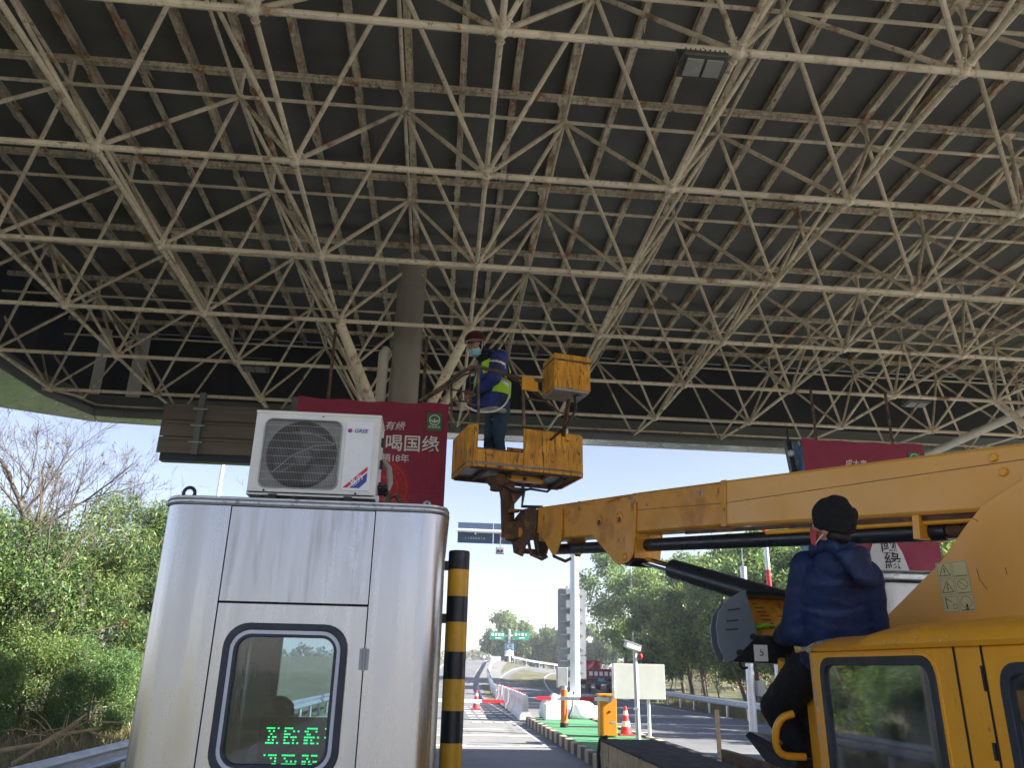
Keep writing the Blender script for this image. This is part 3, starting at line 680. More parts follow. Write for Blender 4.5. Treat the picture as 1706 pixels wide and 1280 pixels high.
# inside: counter and display
MB().box((-.72, 6.35, .95), (1.3, .5, .04)).build('counter', mt['interior'], booth)
led = thing('fee_display', 'dark fee display with glowing green characters behind the booth door window', 'display', (-.66, 5.6, 1.25))
dl = at(452, 1205, Y=5.45); drr = at(556, 1275, Y=5.45)
xm, zm = (dl.x+drr.x)/2-.005, (dl.z+drr.z)/2-.02; hw, hh = .27, .17
MB().box((xm, 5.50, zm), (hw*2, .06, hh*2)).build('casing', mt['ledback'], led, bevel=.008)
MB().bar((xm, 5.52, .19), (xm, 5.52, zm-hh), .05, .05).build('stand', mt['black'], led)
rr = random.Random(5); mb = MB()
for row, nch in ((0, 4), (1, 3)):
    for ch in range(nch):
        cx0 = xm-hw+.075+ch*.125; cz0 = zm+hh-.105-row*.155
        for a in range(7):
            for b in range(6):
                if rr.random() < (.62 if b in (0, 2, 5) else .35): mb.box((cx0+a*.0135-.04, 5.467, cz0+b*.017-.045), (.0105, .004, .0085))
mb.build('lit_segment', mt['led'], led, kind='stuff')

# ================================================================= AIR CONDITIONER
AX0, AX1, AY, AZ0, AZ1 = -1.178, -.412, 4.75, 2.80, 3.33
ac = thing('air_conditioner', 'off white outdoor air conditioner unit with round fan grille standing on the toll booth roof', 'air conditioner', ((AX0+AX1)/2, AY, AZ0))
gx0, gx1, gz0, gz1 = -1.120, -.645, 2.845, 3.285; gcx, gcz = (gx0+gx1)/2, (gz0+gz1)/2
def rr8(x0, x1, z0, z1, r, y): return [V(((x0+x1)/2+a, y, (z0+z1)/2+b)) for a, b in rrect(x1-x0, z1-z0, r, 7)]
casing = framed('front_frame', rr8(AX0, AX1, AZ0+.012, AZ1-.012, .012, AY), rr8(gx0, gx1, gz0, gz1, .05, AY), (0, .022, 0), mt['acwhite'], ac, bevel=.004)
MB().box(((AX0+AX1)/2, AY+.15, AZ1-.006), (AX1-AX0+.008, .31, .022)).build('top_cover', mt['acwhite'], ac, bevel=.006)
for x in (AX0+.006, AX1-.006): MB().box((x, AY+.165, (AZ0+AZ1)/2), (.012, .285, AZ1-AZ0-.04)).build('side_panel', mt['acwhite'], ac)
MB().box(((AX0+AX1)/2, AY+.30, (AZ0+AZ1)/2), (AX1-AX0-.03, .012, AZ1-AZ0-.05)).build('coil', mt['fan'], ac)
MB().box(((AX0+AX1)/2, AY+.15, AZ0+.012), (AX1-AX0, .30, .02)).build('base_pan', mt['acwhite'], ac)
for x in (AX0+.16, AX1-.16): MB().box((x, AY+.15, AZ0-.013), (.05, .36, .034)).build('foot', mt['black'], ac)
MB().box(((AX0+AX1)/2, AY+.06, BZ1+.058), (AX1-AX0+.1, .30, .012)).build('base_plate', mt['black'], ac)
rfan = .215; sq = [V((p[0], AY+.024, p[1])) for p in [(gcx+a, gcz+b) for a, b in rrect(gx1-gx0+.02, gz1-gz0+.02, .05, 7)]]
framed('shroud', sq, [V((gcx+rfan*math.cos(2*PI*(k+.0)/32+PI/16*0), AY+.024, gcz+rfan*math.sin(2*PI*k/32))) for k in range(32)], (0, .05, 0), mt['shroud'], ac)
MB().lathe([(rfan-.002, 0), (rfan-.002, .2)], (gcx, AY+.03, gcz), (0, 1, 0), 32, caps=False).build('fan_duct', mt['black'], ac)
MB().lathe([(.0, -.03), (.05, -.028), (.06, 0), (.06, .08)], (gcx, AY+.10, gcz), (0, 1, 0), 20).build('fan_hub', mt['fan'], ac)
for k in range(3):
    a0 = math.radians(25+120*k); vs = []; fs = []
    for i in range(7):
        for j in range(5):
            a = a0+math.radians(78)*i/6; r = .055+(.195-.055)*j/4*(1-.12*abs(i/6-.5)); y = AY+.155-.085*i/6*(.5+.5*j/4)
            vs.append((gcx+r*math.cos(a), y, gcz+r*math.sin(a)))
    fs = [(i*5+j, i*5+j+1, (i+1)*5+j+1, (i+1)*5+j) for i in range(6) for j in range(4)]
    b = MB().add(vs, fs, 0, True).build('fan_blade', mt['fan'], ac); so = b.modifiers.new('thick', 'SOLIDIFY'); so.thickness = .004
mb = MB(); n = 50
for k in range(1, n):
    x = gx0+(gx1-gx0)*k/n; d = min(x-gx0, gx1-x); dz = .05-math.sqrt(max(0, .05**2-(.05-d)**2)) if d < .05 else 0
    mb.path([(x, AY+.004, gz0+dz), (x, AY-.014, gz0+.03+dz*.6), (x, AY-.014, gz1-.03-dz*.6), (x, AY+.004, gz1-dz)], .0009, 4, caps=False)
for k in range(1, 9):
    z = gz0+(gz1-gz0)*k/9; mb.path([(gx0+.004, AY+.002, z), (gx0+.03, AY-.0165, z), (gx1-.03, AY-.0165, z), (gx1-.004, AY+.002, z)], .0017, 4, caps=False)
for rs in (.12, .06):
    pass
mb.path([p+V((0, -.004, 0)) for p in rr8(gx0+.003, gx1-.003, gz0+.003, gz1-.003, .05, AY)], .0035, 5, closed=True)
mb.path([(gcx-.16, AY-.018, gcz-.13), (gcx-.05, AY-.019, gcz-.02), (gcx+.08, AY-.019, gcz+.05), (gcx+.2, AY-.018, gcz+.06)], .0022, 4)
mb.path([(gcx-.06, AY-.018, gcz+.13), (gcx+.04, AY-.019, gcz+.13), (gcx+.13, AY-.019, gcz+.10), (gcx+.2, AY-.018, gcz+.06)], .0018, 4)
mb.build('fan_grille', mt['grille'], ac)
pnl = MB().prism(rr8(-.622, -.452, 2.845, 3.285, .016, AY-.008), (0, .012, 0)).build('control_panel', mt['acpanel'], ac, bevel=.004)
lettering('GREE', .034, (-.572, AY-.0085, 3.212), (1, 0, .012), (0, 0, 1), mt['logoblue'], ac, 'brand_lettering', .018, .25, sx=1.05)
mb = MB(); c = V((-.594, AY-.0095, 3.223))
mb.prism([c+V((.017*math.cos(a), 0, .014*math.sin(a))) for a in [k*PI/6+PI*.35 for k in range(8)]], (0, -.0015, 0), 0)
mb.prism([c+V((.003+.009*math.cos(a), -.001, -.002+.009*math.sin(a))) for a in [k*PI/5 for k in range(10)]], (0, -.0015, 0), 1)
mb.build('brand_emblem', mixm('logoblue', 'logored'), ac)
def band(o0, o1, w, mat, name):
    a, b = V(o0), V(o1); MB().prism([a, b, b+V((0, 0, w)), a+V((0, 0, 0))+V((-w*.1, 0, 0))], (0, -.0015, 0)).build(name, mat, ac)
yy = AY-.0088
MB().prism([(-.612, yy, 2.862), (-.585, yy, 2.862), (-.47, yy, 2.972), (-.47, yy, 3.0)], (0, -.0012, 0)).build('red_stripe', mt['logored'], ac)
MB().prism([(-.572, yy, 2.862), (-.512, yy, 2.862), (-.47, yy, 2.905), (-.47, yy, 2.96)], (0, -.0012, 0)).build('blue_stripe', mt['logoblue'], ac)
lettering('格力', .044, (-.553, yy-.0015, 2.868), (1, 0, .95), (-.75, 0, 1), mt['white'], ac, 'slogan_lettering', .004)
mb = MB()
for k, z in enumerate((3.2, 3.06, 2.92)): mb.box((AX1+.008, AY+.16+.02*k, z), (.018, .05, .05))
mb.tube((AX1, AY+.12, 2.90), (AX1+.05, AY+.12, 2.90), .014); mb.tube((AX1, AY+.19, 2.88), (AX1+.05, AY+.19, 2.88), .018); mb.ell((AX1+.05, AY+.12, 2.9), (.018, .018, .022)); mb.ell((AX1+.05, AY+.19, 2.88), (.022, .022, .024))
mb.build('valve', mt['black'], ac)
MB().path([(AX1+.01, AY+.24, 3.1), (AX1+.055, AY+.23, 3.05), (AX1+.07, AY+.21, 2.95), (AX1+.045, AY+.2, 2.88), (AX1+.06, AY+.24, 2.80), (AX1+.1, AY+.32, 2.765)], .02, 10).build('insulated_pipe', mt['column'], ac)
mb = MB()
for x in (AX0+.1, AX1-.12): mb.ell((x, AY-.003, AZ0+.03), (.007, .005, .007), nu=8, nv=5)
mb.ell((-.77, AY-.003, AZ1-.022), (.005, .004, .005), nu=8, nv=5); mb.build('screw', mt['fan'], ac)

# ================================================================= ADVERT BOXES, LANE SIGN, SAFETY POST
def annulus(c, r0, r1, n=40, a0=0, a1=2*PI, y=0):
    o = []; 
    vs = [c+V((r*math.cos(a0+(a1-a0)*k/n), y, r*math.sin(a0+(a1-a0)*k/n))) for k in range(n+1) for r in (r0, r1)]
    return vs, [(2*k, 2*k+1, 2*k+3, 2*k+2) for k in range(n)]
def advert(x0, x1, y, z0, z1, label, first):
    t = thing('advert_box', label, 'advert', ((x0+x1)/2, y, z0), 'wine red advert boxes')
    d = .4; W = x1-x0; Hh = z1-z0
    nx, nz_ = 26, 22; vs = []
    for j in range(nz_+1):
        for i in range(nx+1):
            u, v = i/nx, j/nz_; sag = .012*math.sin(u*PI*7+1)*max(0, v-.86)/.14
            vs.append((x0+W*u, y-.006-.006*math.sin(u*9+v*4)*math.sin(v*3.1), z0+Hh*v+(sag-.02*math.sin(PI*u))*(v > .99)))
    nn = nx+1
    MB().add(vs, [(j*nn+i, j*nn+i+1, (j+1)*nn+i+1, (j+1)*nn+i) for j in range(nz_) for i in range(nx)], 0, True).build('fabric_front', mt['banner'], t)
    MB().box(((x0+x1)/2, y+d/2+.012, (z0+z1)/2), (W-.02, d, Hh-.05)).build('box_frame', mt['fascia'], t)
    for x in (x0, x1-.004): MB().prism([(x, y, z0), (x, y+d, z0), (x, y+d, z1-.01), (x, y, z1-.01)], (.004, 0, 0)).build('side_fabric', mt['bannerblue'] if not first and x == x0 else mt['banner'], t)
    for x in (x0+.4, x1-.4): MB().tube((x, y+.25, z1-.1), (x, y+.25, ZB), .025, n=8).build('hanger_rod', mt['railrust'], t)
    yf = y-.016
    # round medallion pattern
    c = V((x0+W*.57, yf, z0+Hh*.38)); mb = MB()
    for r0, r1 in ((.40, .43), (.46, .465), (.34, .35), (.27, .30), (.16, .2)):
        vs, fs = annulus(c, r0, r1); mb.add(vs, fs)
    for k in range(28):
        a = 2*PI*k/28; q = c+V((.375*math.cos(a), 0, .375*math.sin(a))); ra = .016; mb.add([q+V((ra*math.cos(b), 0, ra*math.sin(b))) for b in [j*PI/3 for j in range(6)]], [list(range(6))])
    mb.build('medallion_print', mt['bannerred'], t)
    vs, fs = annulus(c+V((0, .003, 0)), 0.0, .47); MB().add(vs, fs).build('medallion_ground', mt['bannerdark'], t, weld=True)
    mb = MB()
    for a in range(max(0, min(3, int((x1-c.x-.52)/.19)))):
        for b in range(5):
            q = c+V((.52+.19*a, 0, -.42+b*.2)); mb.ring([q, q+V((.15, 0, 0)), q+V((.15, 0, .16)), q+V((0, 0, .16))], [q+V((.02, 0, .02)), q+V((.13, 0, .02)), q+V((.13, 0, .14)), q+V((.02, 0, .14))], (0, -.001, 0))
    mb.build('block_print', mt['bannerdark'], t)
    # green badge
    gx, gz_ = x1-.20, z1-.30; sc = W/2.24
    MB().box((gx, yf-.001, gz_), (.22*sc, .003, .27*sc)).build('badge', mt['green'], t)
    mb = MB(); c = V((gx, yf-.004, gz_+.03)); vs, fs = annulus(c, .07, .082, 28); mb.add(vs, fs)
    vs, fs = annulus(c+V((0, 0, .05)), .075, .087, 12, PI*1.22, PI*1.78); mb.add(vs, fs)
    mb.prism([c+V((-.055, 0, .01)), c+V((0, 0, -.05)), c+V((.055, 0, .01)), c+V((0, 0, -.028))], (0, -.001, 0)); mb.prism([c+V((-.012, 0, -.01)), c+V((0, 0, -.02)), c+V((.012, 0, -.01)), c+V((0, 0, .03))], (0, -.001, 0))
    mb.build('badge_emblem', mt['white'], t)
    lettering('绿色食品', .045, (gx, yf-.004, gz_-.095), (1, 0, 0), (0, 0, 1), mt['white'], t, 'badge_lettering', 0, align='CENTER')
    return t, yf
AY1 = 11.2
q0, q1 = at(497, 661, Y=AY1), at(748, 671, Y=AY1)
t1, yf = advert(q0.x, q1.x, AY1, q0.z-2.15, q0.z, 'wine red advert box behind the air conditioner with white characters', True)
def put(t, yf, s, px, py, h, **k):
    p = at(px, py, Y=yf-.004); lettering(s, h, p, (1, 0, 0), (0, 0, 1), mt['white'], t, **k)
put(t1, yf, '有缘', 640, 715, .148, bold=.004, shear=.25)
put(t1, yf, '喝国缘', 640, 748, .268, bold=.010)
put(t1, yf, '销18年', 635, 768, .135, bold=.006)
AY2 = 12.6
q0, q1 = at(1335, 731, Y=AY2), at(1537, 740, Y=AY2); zb = at(1500, 950, Y=AY2).z
t2, yf = advert(q0.x, q1.x, AY2, zb, q0.z, 'wine red advert box above the crane boom with a blue poster side', False)
put(t2, yf, '成大事', 1408, 776, .13, bold=.004, shear=.2)
bc = at(1478, 930, Y=yf-.002)                # printed bottle neck with two dark character blocks
MB().prism([bc+V(p) for p in ((-.34, 0, -.20), (.36, 0, -.20), (.28, 0, .10), (.14, 0, .36), (.08, 0, .60), (-.08, 0, .60), (-.16, 0, .36), (-.28, 0, .1))], (0, -.002, 0)).build('bottle_print', mt['bottle'], t2)
lettering('國', .30, bc+V((-.10, -.004, .10)), (1, 0, 0), (0, 0, 1), mt['ink'], t2, bold=.012)
lettering('緣', .30, bc+V((-.06, -.004, -.16)), (1, 0, 0), (0, 0, 1), mt['ink'], t2, bold=.012)
c = at(1321, 762, Y=AY2+.3)
mb = MB(); mb.bar(c+V((-.02, 0, -.28)), c+V((-.08, 0, .30)), .12, .09); mb.bar(c+V((-.06, 0, .25)), c+V((-.06, 0, .55)), .03, .03); mb.build('side_bracket', mt['black'], t2)
MB().ell(c+V((-.06, -.07, .05)), (.06, .05, .06)).build('bracket_lamp', mt['whitepaint'], t2)

# lane sign seen from behind, hung under the far eave
YS = 15.0; a, b = at(275, 672, Y=YS), at(275, 755, Y=YS); c2 = at(500, 690, Y=YS)
ls = thing('lane_sign', 'brown grey back of a lane sign hanging under the roof edge behind the air conditioner', 'sign', (-4.2, YS, b.z))
for k in range(3):
    h = (a.z-b.z)/3; MB().box(((a.x+c2.x)/2, YS, b.z+h*(k+.5)), (c2.x-a.x, .03, h-.012)).build('back_panel', mt['signback'], ls, bevel=.004)
    MB().box(((a.x+c2.x)/2, YS-.03, b.z+h*(k+.5)+.1), (c2.x-a.x-.02, .03, .02)).build('stiffener', mt['signback'], ls)
MB().box(((a.x+c2.x)/2, YS+.14, (a.z+b.z)/2-.10), (c2.x-a.x-.12, .2, a.z-b.z+.06)).build('sign_body', mt['signdark'], ls)
for px in (331, 486):
    x = at(px, 720, Y=YS).x; MB().box((x, YS-.07, (a.z+b.z)/2+.1), (.11, .08, a.z-b.z+.25)).build('hanger_bar', mt['fascia'], ls)
    for k in range(3): MB().box((x, YS-.12, b.z+(k+.5)*(a.z-b.z)/3+.04), (.26, .03, .035)).build('clamp', mt['galv'], ls)

sp_ = thing('safety_post', 'tall yellow and black banded safety post beside the toll booth', 'post', (.13, 5.35, .0))
zt = at(762, 921, Y=5.35).z; pxs = [920, 950, 995, 1037, 1087, 1132, 1185, 1238, 1292]
x = at(762, 1000, Y=5.35).x; zz = [at(760, p, Y=5.35).z for p in pxs]; zz[0] = zt
while zz[-1] > .1: zz.append(zz[-1]-.205)
zz[-1] = 0.0
MB().tube((x, 5.35, 0), (x, 5.35, zt-.005), .069, n=24).build('tube', mt['postblk'], sp_)
for k in range(len(zz)-1):
    MB().tube((x, 5.35, zz[k+1]+.001), (x, 5.35, zz[k]-.001), .0705 if k else .0712, n=28).build('black_band' if k % 2 == 0 else 'yellow_band', mt['postblk' if k % 2 == 0 else 'postyel'], sp_, bevel=.0)
MB().lathe([(.071, 0), (.068, .012), (.0, .016)], (x, 5.35, zt-.004), n=24).build('cap', mt['postblk'], sp_)
for z in (zt-.09, zt-.43): MB().box((x-.085, 5.35, z), (.03, .03, .06)).build('bolt', mt['black'], sp_)
# ================================================================= AERIAL LIFT TRUCK
truck = thing('aerial_lift_truck', 'yellow aerial lift truck with a raised boom carrying a streaked yellow work basket', 'truck', (3.1, 4.5, 0))
TX = 2.05
def frame_quad(o4, i4, r, vec, n=6): return rquad(i4, r, n)
def cabp(px, py, dx=0): return at(px, py, X=TX-dx)
CY0, CY1, CZ0, CZ1 = 1.0, 4.42, .62, 1.975
cab = MB()
shellp = [V((TX+.10, CY1, 0)), V((TX+.03, CY1-.03, 0)), V((TX+.008, CY1-.09, 0))]
# side: door skins with window openings
def door(y0, y1, w0, w1, wzt, wzb, name):
    o = [V((TX, y0, CZ0)), V((TX, y1, CZ0)), V((TX, y1, CZ1-.008)), V((TX, y0, CZ1-.008))]
    i4 = [V((TX, w0, wzb)), V((TX, w1, wzb)), V((TX, w1, wzt)), V((TX, w0, wzt))]
    inn = rquad(i4, .10, 6); out = []
    for c in o: out += [c]*7
    d = MB().ring(out, inn, (.035, 0, 0)).build(name, mt['yellow'], cabo, bevel=.006)
    # pressed recess round the opening
    i5 = rquad([V((TX-.004, w0-.035, wzb-.035)), V((TX-.004, w1+.035, wzb-.035)), V((TX-.004, w1+.035, wzt+.03)), V((TX-.004, w0-.035, wzt+.03))], .12, 6)
    i6 = rquad([V((TX-.004, w0-.012, wzb-.012)), V((TX-.004, w1+.012, wzb-.012)), V((TX-.004, w1+.012, wzt+.01)), V((TX-.004, w0-.012, wzt+.01))], .105, 6)
    MB().ring(i5, i6, (.006, 0, 0)).build('window_press', mt['yellow'], d, bevel=.003)
    a = rquad([V((TX-.010, w0-.014, wzb-.014)), V((TX-.010, w1+.014, wzb-.014)), V((TX-.010, w1+.014, wzt+.012)), V((TX-.010, w0-.014, wzt+.012))], .105, 6)
    b = rquad([V((TX-.010, w0+.03, wzb+.03)), V((TX-.010, w1-.03, wzb+.03)), V((TX-.010, w1-.03, wzt-.028)), V((TX-.010, w0+.03, wzt-.028))], .075, 6)
    MB().ring(a, b, (.03, 0, 0)).build('window_seal', mt['rubber'], d, bevel=.004)
    g = rquad([V((TX+.006, w0+.02, wzb+.02)), V((TX+.006, w1-.02, wzb+.02)), V((TX+.006, w1-.02, wzt-.02)), V((TX+.006, w0+.02, wzt-.02))], .085, 6)
    MB().prism(g, (.005, 0, 0)).build('window_glass', mt['cabglass'], d)
    return d
cabo = MB().box((3.1, 2.7, .56), (2.1, 3.4, .10)).build('cab', mt['yellow'], truck)
door(3.098, 4.36, 3.245, 4.235, 1.925, 1.22, 'rear_door')
door(1.62, 2.925, 1.95, 2.835, 1.895, 1.20, 'front_door')
MB().box((TX+.012, 3.0115, (CZ0+CZ1)/2), (.024, .160, CZ1-CZ0-.01)).build('door_pillar', mt['yellow'], cabo, bevel=.008)
MB().box((TX+.045, 3.0, (CZ0+CZ1)/2), (.02, .4, CZ1-CZ0-.04)).build('pillar_backing', mt['gap'], cabo)
for y_ in (3.0945, 2.9285): MB().box((TX-.0012, y_, (CZ0+CZ1)/2), (.003, .008, CZ1-CZ0-.01)).build('door_gap', mt['gap'], cabo)
MB().box((TX+.0, 2.938, 1.85), (.010, .012, .09)).build('hinge', mt['black'], cabo)
MB().box((TX+.0, 2.945, 1.60), (.010, .016, .06)).build('hinge', mt['black'], cabo)
MB().prism([V((TX, 4.362, CZ0)), V((TX+.012, 4.395, CZ0)), V((TX+.045, 4.42, CZ0)), V((4.1, 4.42, CZ0)), V((4.1, 4.38, CZ0)), V((TX+.05, 4.38, CZ0)), V((TX+.04, 4.362, CZ0))], (0, 0, CZ1-CZ0-.008)).build('rear_wall', mt['yellow'], cabo)
fw = MB().ring([V((4.15, y, z)) for y, z in ((1.0, CZ0), (4.36, CZ0), (4.36, CZ1), (1.0, CZ1))], [V((4.15, y, z)) for y, z in ((1.6, 1.3), (4.2, 1.3), (4.2, 1.9), (1.6, 1.9))], (-.03, 0, 0)).build('far_side', mt['yellow'], cabo)
MB().box((4.14, 2.95, 1.6), (.03, .16, .62)).build('door_pillar', mt['yellow'], cabo)
MB().prism([V((4.14, y, z)) for y, z in ((1.6, 1.3), (4.2, 1.3), (4.2, 1.9), (1.6, 1.9))], (-.005, 0, 0)).build('window_glass', mt['cabglass'], cabo)
fr = MB(); fr.box((3.1, 1.0, .95), (2.1, .04, .66)); fr.build('front_panel', mt['yellow'], cabo)
MB().prism([V((2.15, .98, 1.3)), V((4.05, .98, 1.3)), V((4.0, 1.2, 1.93)), V((2.2, 1.2, 1.93))], (0, .006, 0)).build('windscreen', mt['cabglass'], cabo)
MB().prism([V((TX, 1.0, CZ0)), V((TX, 1.61, CZ0)), V((TX, 1.61, CZ1)), V((TX, 1.25, CZ1))], (.04, 0, 0)).build('front_pillar', mt['yellow'], cabo)
# roof: rolled edge over the doors, dented and chipped at its tail
prof = [(TX+.02, 1.968), (TX-.022, 1.966), (TX-.034, 1.985), (TX-.026, 2.025), (TX+.0, 2.052), (TX+.10, 2.085), (TX+.5, 2.125), (3.1, 2.14), (3.7, 2.125), (4.15, 2.06), (4.2, 1.98), (4.13, 1.97)]
ysr = [1.1, 1.5, 2.0, 2.5, 2.9, 3.3, 3.6, 3.72, 3.8, 3.9, 4.05, 4.2, 4.32, 4.42, 4.49, 4.515]
vs = []
for y in ysr:
    k = sstep(4.20, 4.52, y); dn = .032*sstep(3.66, 3.82, y)
    for x, z in prof:
        zz_ = z if z < 1.99 else z-dn-(z-1.99)*(.12+.85*k*k)
        vs.append((x+(.02*k if x < 3 else -.02*k), y, zz_+.012*k))
n = len(prof)
rmb = MB().add(vs, [(i*n+j, i*n+j+1, (i+1)*n+j+1, (i+1)*n+j) for i in range(len(ysr)-1) for j in range(n-1)], 0, True)
rmb.add(vs[-n:], [list(range(n))], 0)
croof = rmb.build('cab_roof', mt['yellow'], cabo); so = croof.modifiers.new('thick', 'SOLIDIFY'); so.thickness = .006; so.offset = -1
MB().box((3.1, 2.75, 1.955), (2.0, 3.1, .012)).build('headliner', mt['interior'], cabo)
rc = random.Random(11); mb = MB()
for k in range(120):
    y = min(4.50, rc.gauss(4.38, .09)) if k < 80 else rc.uniform(3.0, 3.6) if k < 108 else rc.uniform(3.7, 4.4); j = rc.uniform(.3, 3.6)
    j0 = int(j); f = j-j0; i = max(q for q in range(len(ysr)) if ysr[q] <= y); i = min(i, len(ysr)-2); g = (y-ysr[i])/(ysr[i+1]-ysr[i])
    def sp2(a, b): return V(vs[a*n+b])
    p = sp2(i, j0+1).lerp(sp2(i, j0+2), f).lerp(sp2(i+1, j0+1).lerp(sp2(i+1, j0+2), f), g)
    tn = (sp2(i+1, j0+1)-sp2(i, j0+1)).normalized(); bn = (sp2(i, j0+2)-sp2(i, j0+1)).normalized(); nn = tn.cross(bn)
    if nn.x > 0: nn = -nn
    s = rc.uniform(.006, .022) if k < 80 else rc.uniform(.002, .006)
    q = [p+nn*.003+tn*(s*rc.uniform(.6, 1.9)*math.cos(a))+bn*(s*rc.uniform(.4, 1)*math.sin(a)) for a in [m_*PI/3.5 for m_ in range(7)]]
    mb.add(q, [list(range(7))])
mb.build('paint_chip', mt['chip'], cabo, kind='stuff')
mb = MB()
for k in range(42):
    z = rc.uniform(1.4, 1.95); y = 4.357-abs(rc.gauss(0, .016)); s = rc.uniform(.004, .011); mb.add([(TX-.0015, y-s, z), (TX-.0015, y-s*.3, z-s*2.2), (TX-.0015, y, z), (TX-.0015, y-s*.4, z+s*2.5)], [(0, 1, 2, 3)])
mb.build('edge_chip', mt['chip'], cabo, kind='stuff')
# cab inside
for y in (2.1, 3.45):
    for x in (2.55, 3.6):
        s = MB().box((x, y, 1.02), (.5, .5, .16)).build('cab_seat', mt['seatgrey'], cabo, bevel=.03)
        MB().box((x, y+.26, 1.38), (.5, .13, .62)).build('seat_back', mt['seatgrey'], s, bevel=.04)
        MB().box((x, y+.27, 1.78), (.28, .1, .18)).build('head_rest', mt['seatgrey'], s, bevel=.03)
MB().box((3.1, 1.2, 1.15), (1.9, .3, .25)).build('dashboard', mt['black'], cabo, bevel=.03)
MB().path([V((2.6, 1.52, 1.3))+V((.19*math.cos(a), .08*math.sin(a), .17*math.sin(a))) for a in [k*PI/10 for k in range(20)]], .013, 8, closed=True).build('steering_wheel', mt['black'], cabo)
# chassis, wheels, deck and boxes
MB().box((3.1, 5.6, .58), (.8, 9.0, .18)).build('chassis', mt['blackm'], truck)
MB().box((3.1, 7.3, .78), (2.0, 5.6, .06)).build('deck', mt['brown'], truck)
for y in (1.9, 7.6):
    for x in (2.25, 3.95):
        w = MB().lathe([(.2, -.12), (.36, -.12), (.4, -.08), (.4, .08), (.36, .12), (.2, .12)], (x, y, .4), (1, 0, 0), 24).build('wheel', mt['tyre'], truck)
        MB().lathe([(.05, -.10), (.2, -.10), (.2, .10), (.05, .10)], (x, y, .4), (1, 0, 0), 16).build('rim', mt['acwhite'], w)
tb0 = (2.06, 7.0, .78); bw, bl, bh = .66, 3.25, .27
tbx = MB().box((tb0[0]+bw/2, tb0[1]+bl/2, tb0[2]+.03), (bw-.03, bl-.03, .05)).build('tool_box', mt['blackm'], truck)
for k in range(7):
    y0 = tb0[1]+bl*k/7; MB().box((tb0[0]+.012, y0+bl/14, tb0[2]+bh/2), (.025, bl/7-.018, bh-.02)).build('side_board', mt['wood'], tbx, bevel=.004)
for y in (tb0[1], tb0[1]+bl): MB().box((tb0[0]+bw/2, y, tb0[2]+bh/2), (bw, .025, bh-.02)).build('end_board', mt['wood'], tbx, bevel=.004)
nx_, ny_ = 10, 40; vs = []; rq = random.Random(2)
for j in range(ny_+1):
    for i in range(nx_+1): vs.append((tb0[0]-.012+(bw+.024)*i/nx_, tb0[1]-.015+(bl+.03)*j/ny_, tb0[2]+bh+.012+rq.uniform(-.004, .004)))
m_ = MB().add(vs, [(j*(nx_+1)+i, j*(nx_+1)+i+1, (j+1)*(nx_+1)+i+1, (j+1)*(nx_+1)+i) for j in range(ny_) for i in range(nx_)]).build('lid_mat', mt['deck'], tbx); so = m_.modifiers.new('t', 'SOLIDIFY'); so.thickness = .022
MB().path([(2.04, 10.27, .62), (2.035, 10.28, .9), (2.06, 10.27, 1.06), (2.15, 10.26, 1.09)], .022, 8).build('end_hose', mt['black'], tbx)
def rim(px0, px1, py, X, h):
    a, b = at(px0, py, X=X), at(px1, py, X=X); MB().bar((X, a.y, a.z-h/2), (X, b.y, a.z-h/2), .05, h).build('deck_rim', mt['brown'], truck, bevel=.006)
for x_, y_, z_, l_ in ((2.40, 5.95, 1.0, 1.5), (3.5, 8.7, .98, 2.6)): MB().box((x_, y_, z_-.1), (.06, l_, .22)).build('deck_rim', mt['brown'], truck, bevel=.006)
# turret
A0 = V((3.194, 4.474, 3.001)); TIP = V((1.195, 9.848, 3.563)); BU = (TIP-A0).normalized(); BL = V((0, 0, 1)).cross(BU).normalized(); BVv = BU.cross(BL)
def bp(s, t, l=0.): return A0+BU*s+BVv*t+BL*l
def onplane(px, py, l):
    d = FWD+RT*((px-853)/FPX)-UP*((py-640)/FPX); k = (l-(EYE-A0).dot(BL))/d.dot(BL); return EYE+d*k
tp = [(.95, -1.45), (.80, -1.15), (.434, -.85), (.032, -.519), (-.16, -.30), (-.26, -.20), (-.38, -.13), (-.6, -.02), (-1.2, .30), (-1.5, .40), (-1.75, .30), (-1.55, -.2), (-.7, -1.45)]
tur = MB().tube((3.15, 5.0, .8), (3.15, 5.0, 1.35), .45, n=28).build('turret', mt['yellow'], truck)
for l in (.195, -.22):
    MB().prism([bp(s, t, l) for s, t in tp], BL*.022).build('side_plate', mt['yellowfade'], tur, bevel=.005)
MB().box(bp(.25, -1.35), (.5, 1.2, .35), rotz(.36)).build('turret_base', mt['yellow'], tur, bevel=.02)
for s, t in ((-.32, .085), (-.371, -.006)): MB().lathe([(.026, 0), (.026, .008), (.020, .016), (0, .018)], onplane(*((1655, 763) if t > .05 else (1672, 787)), .153), BL, 20, caps=False).build('pin_cap', mt['yellow'], tur)
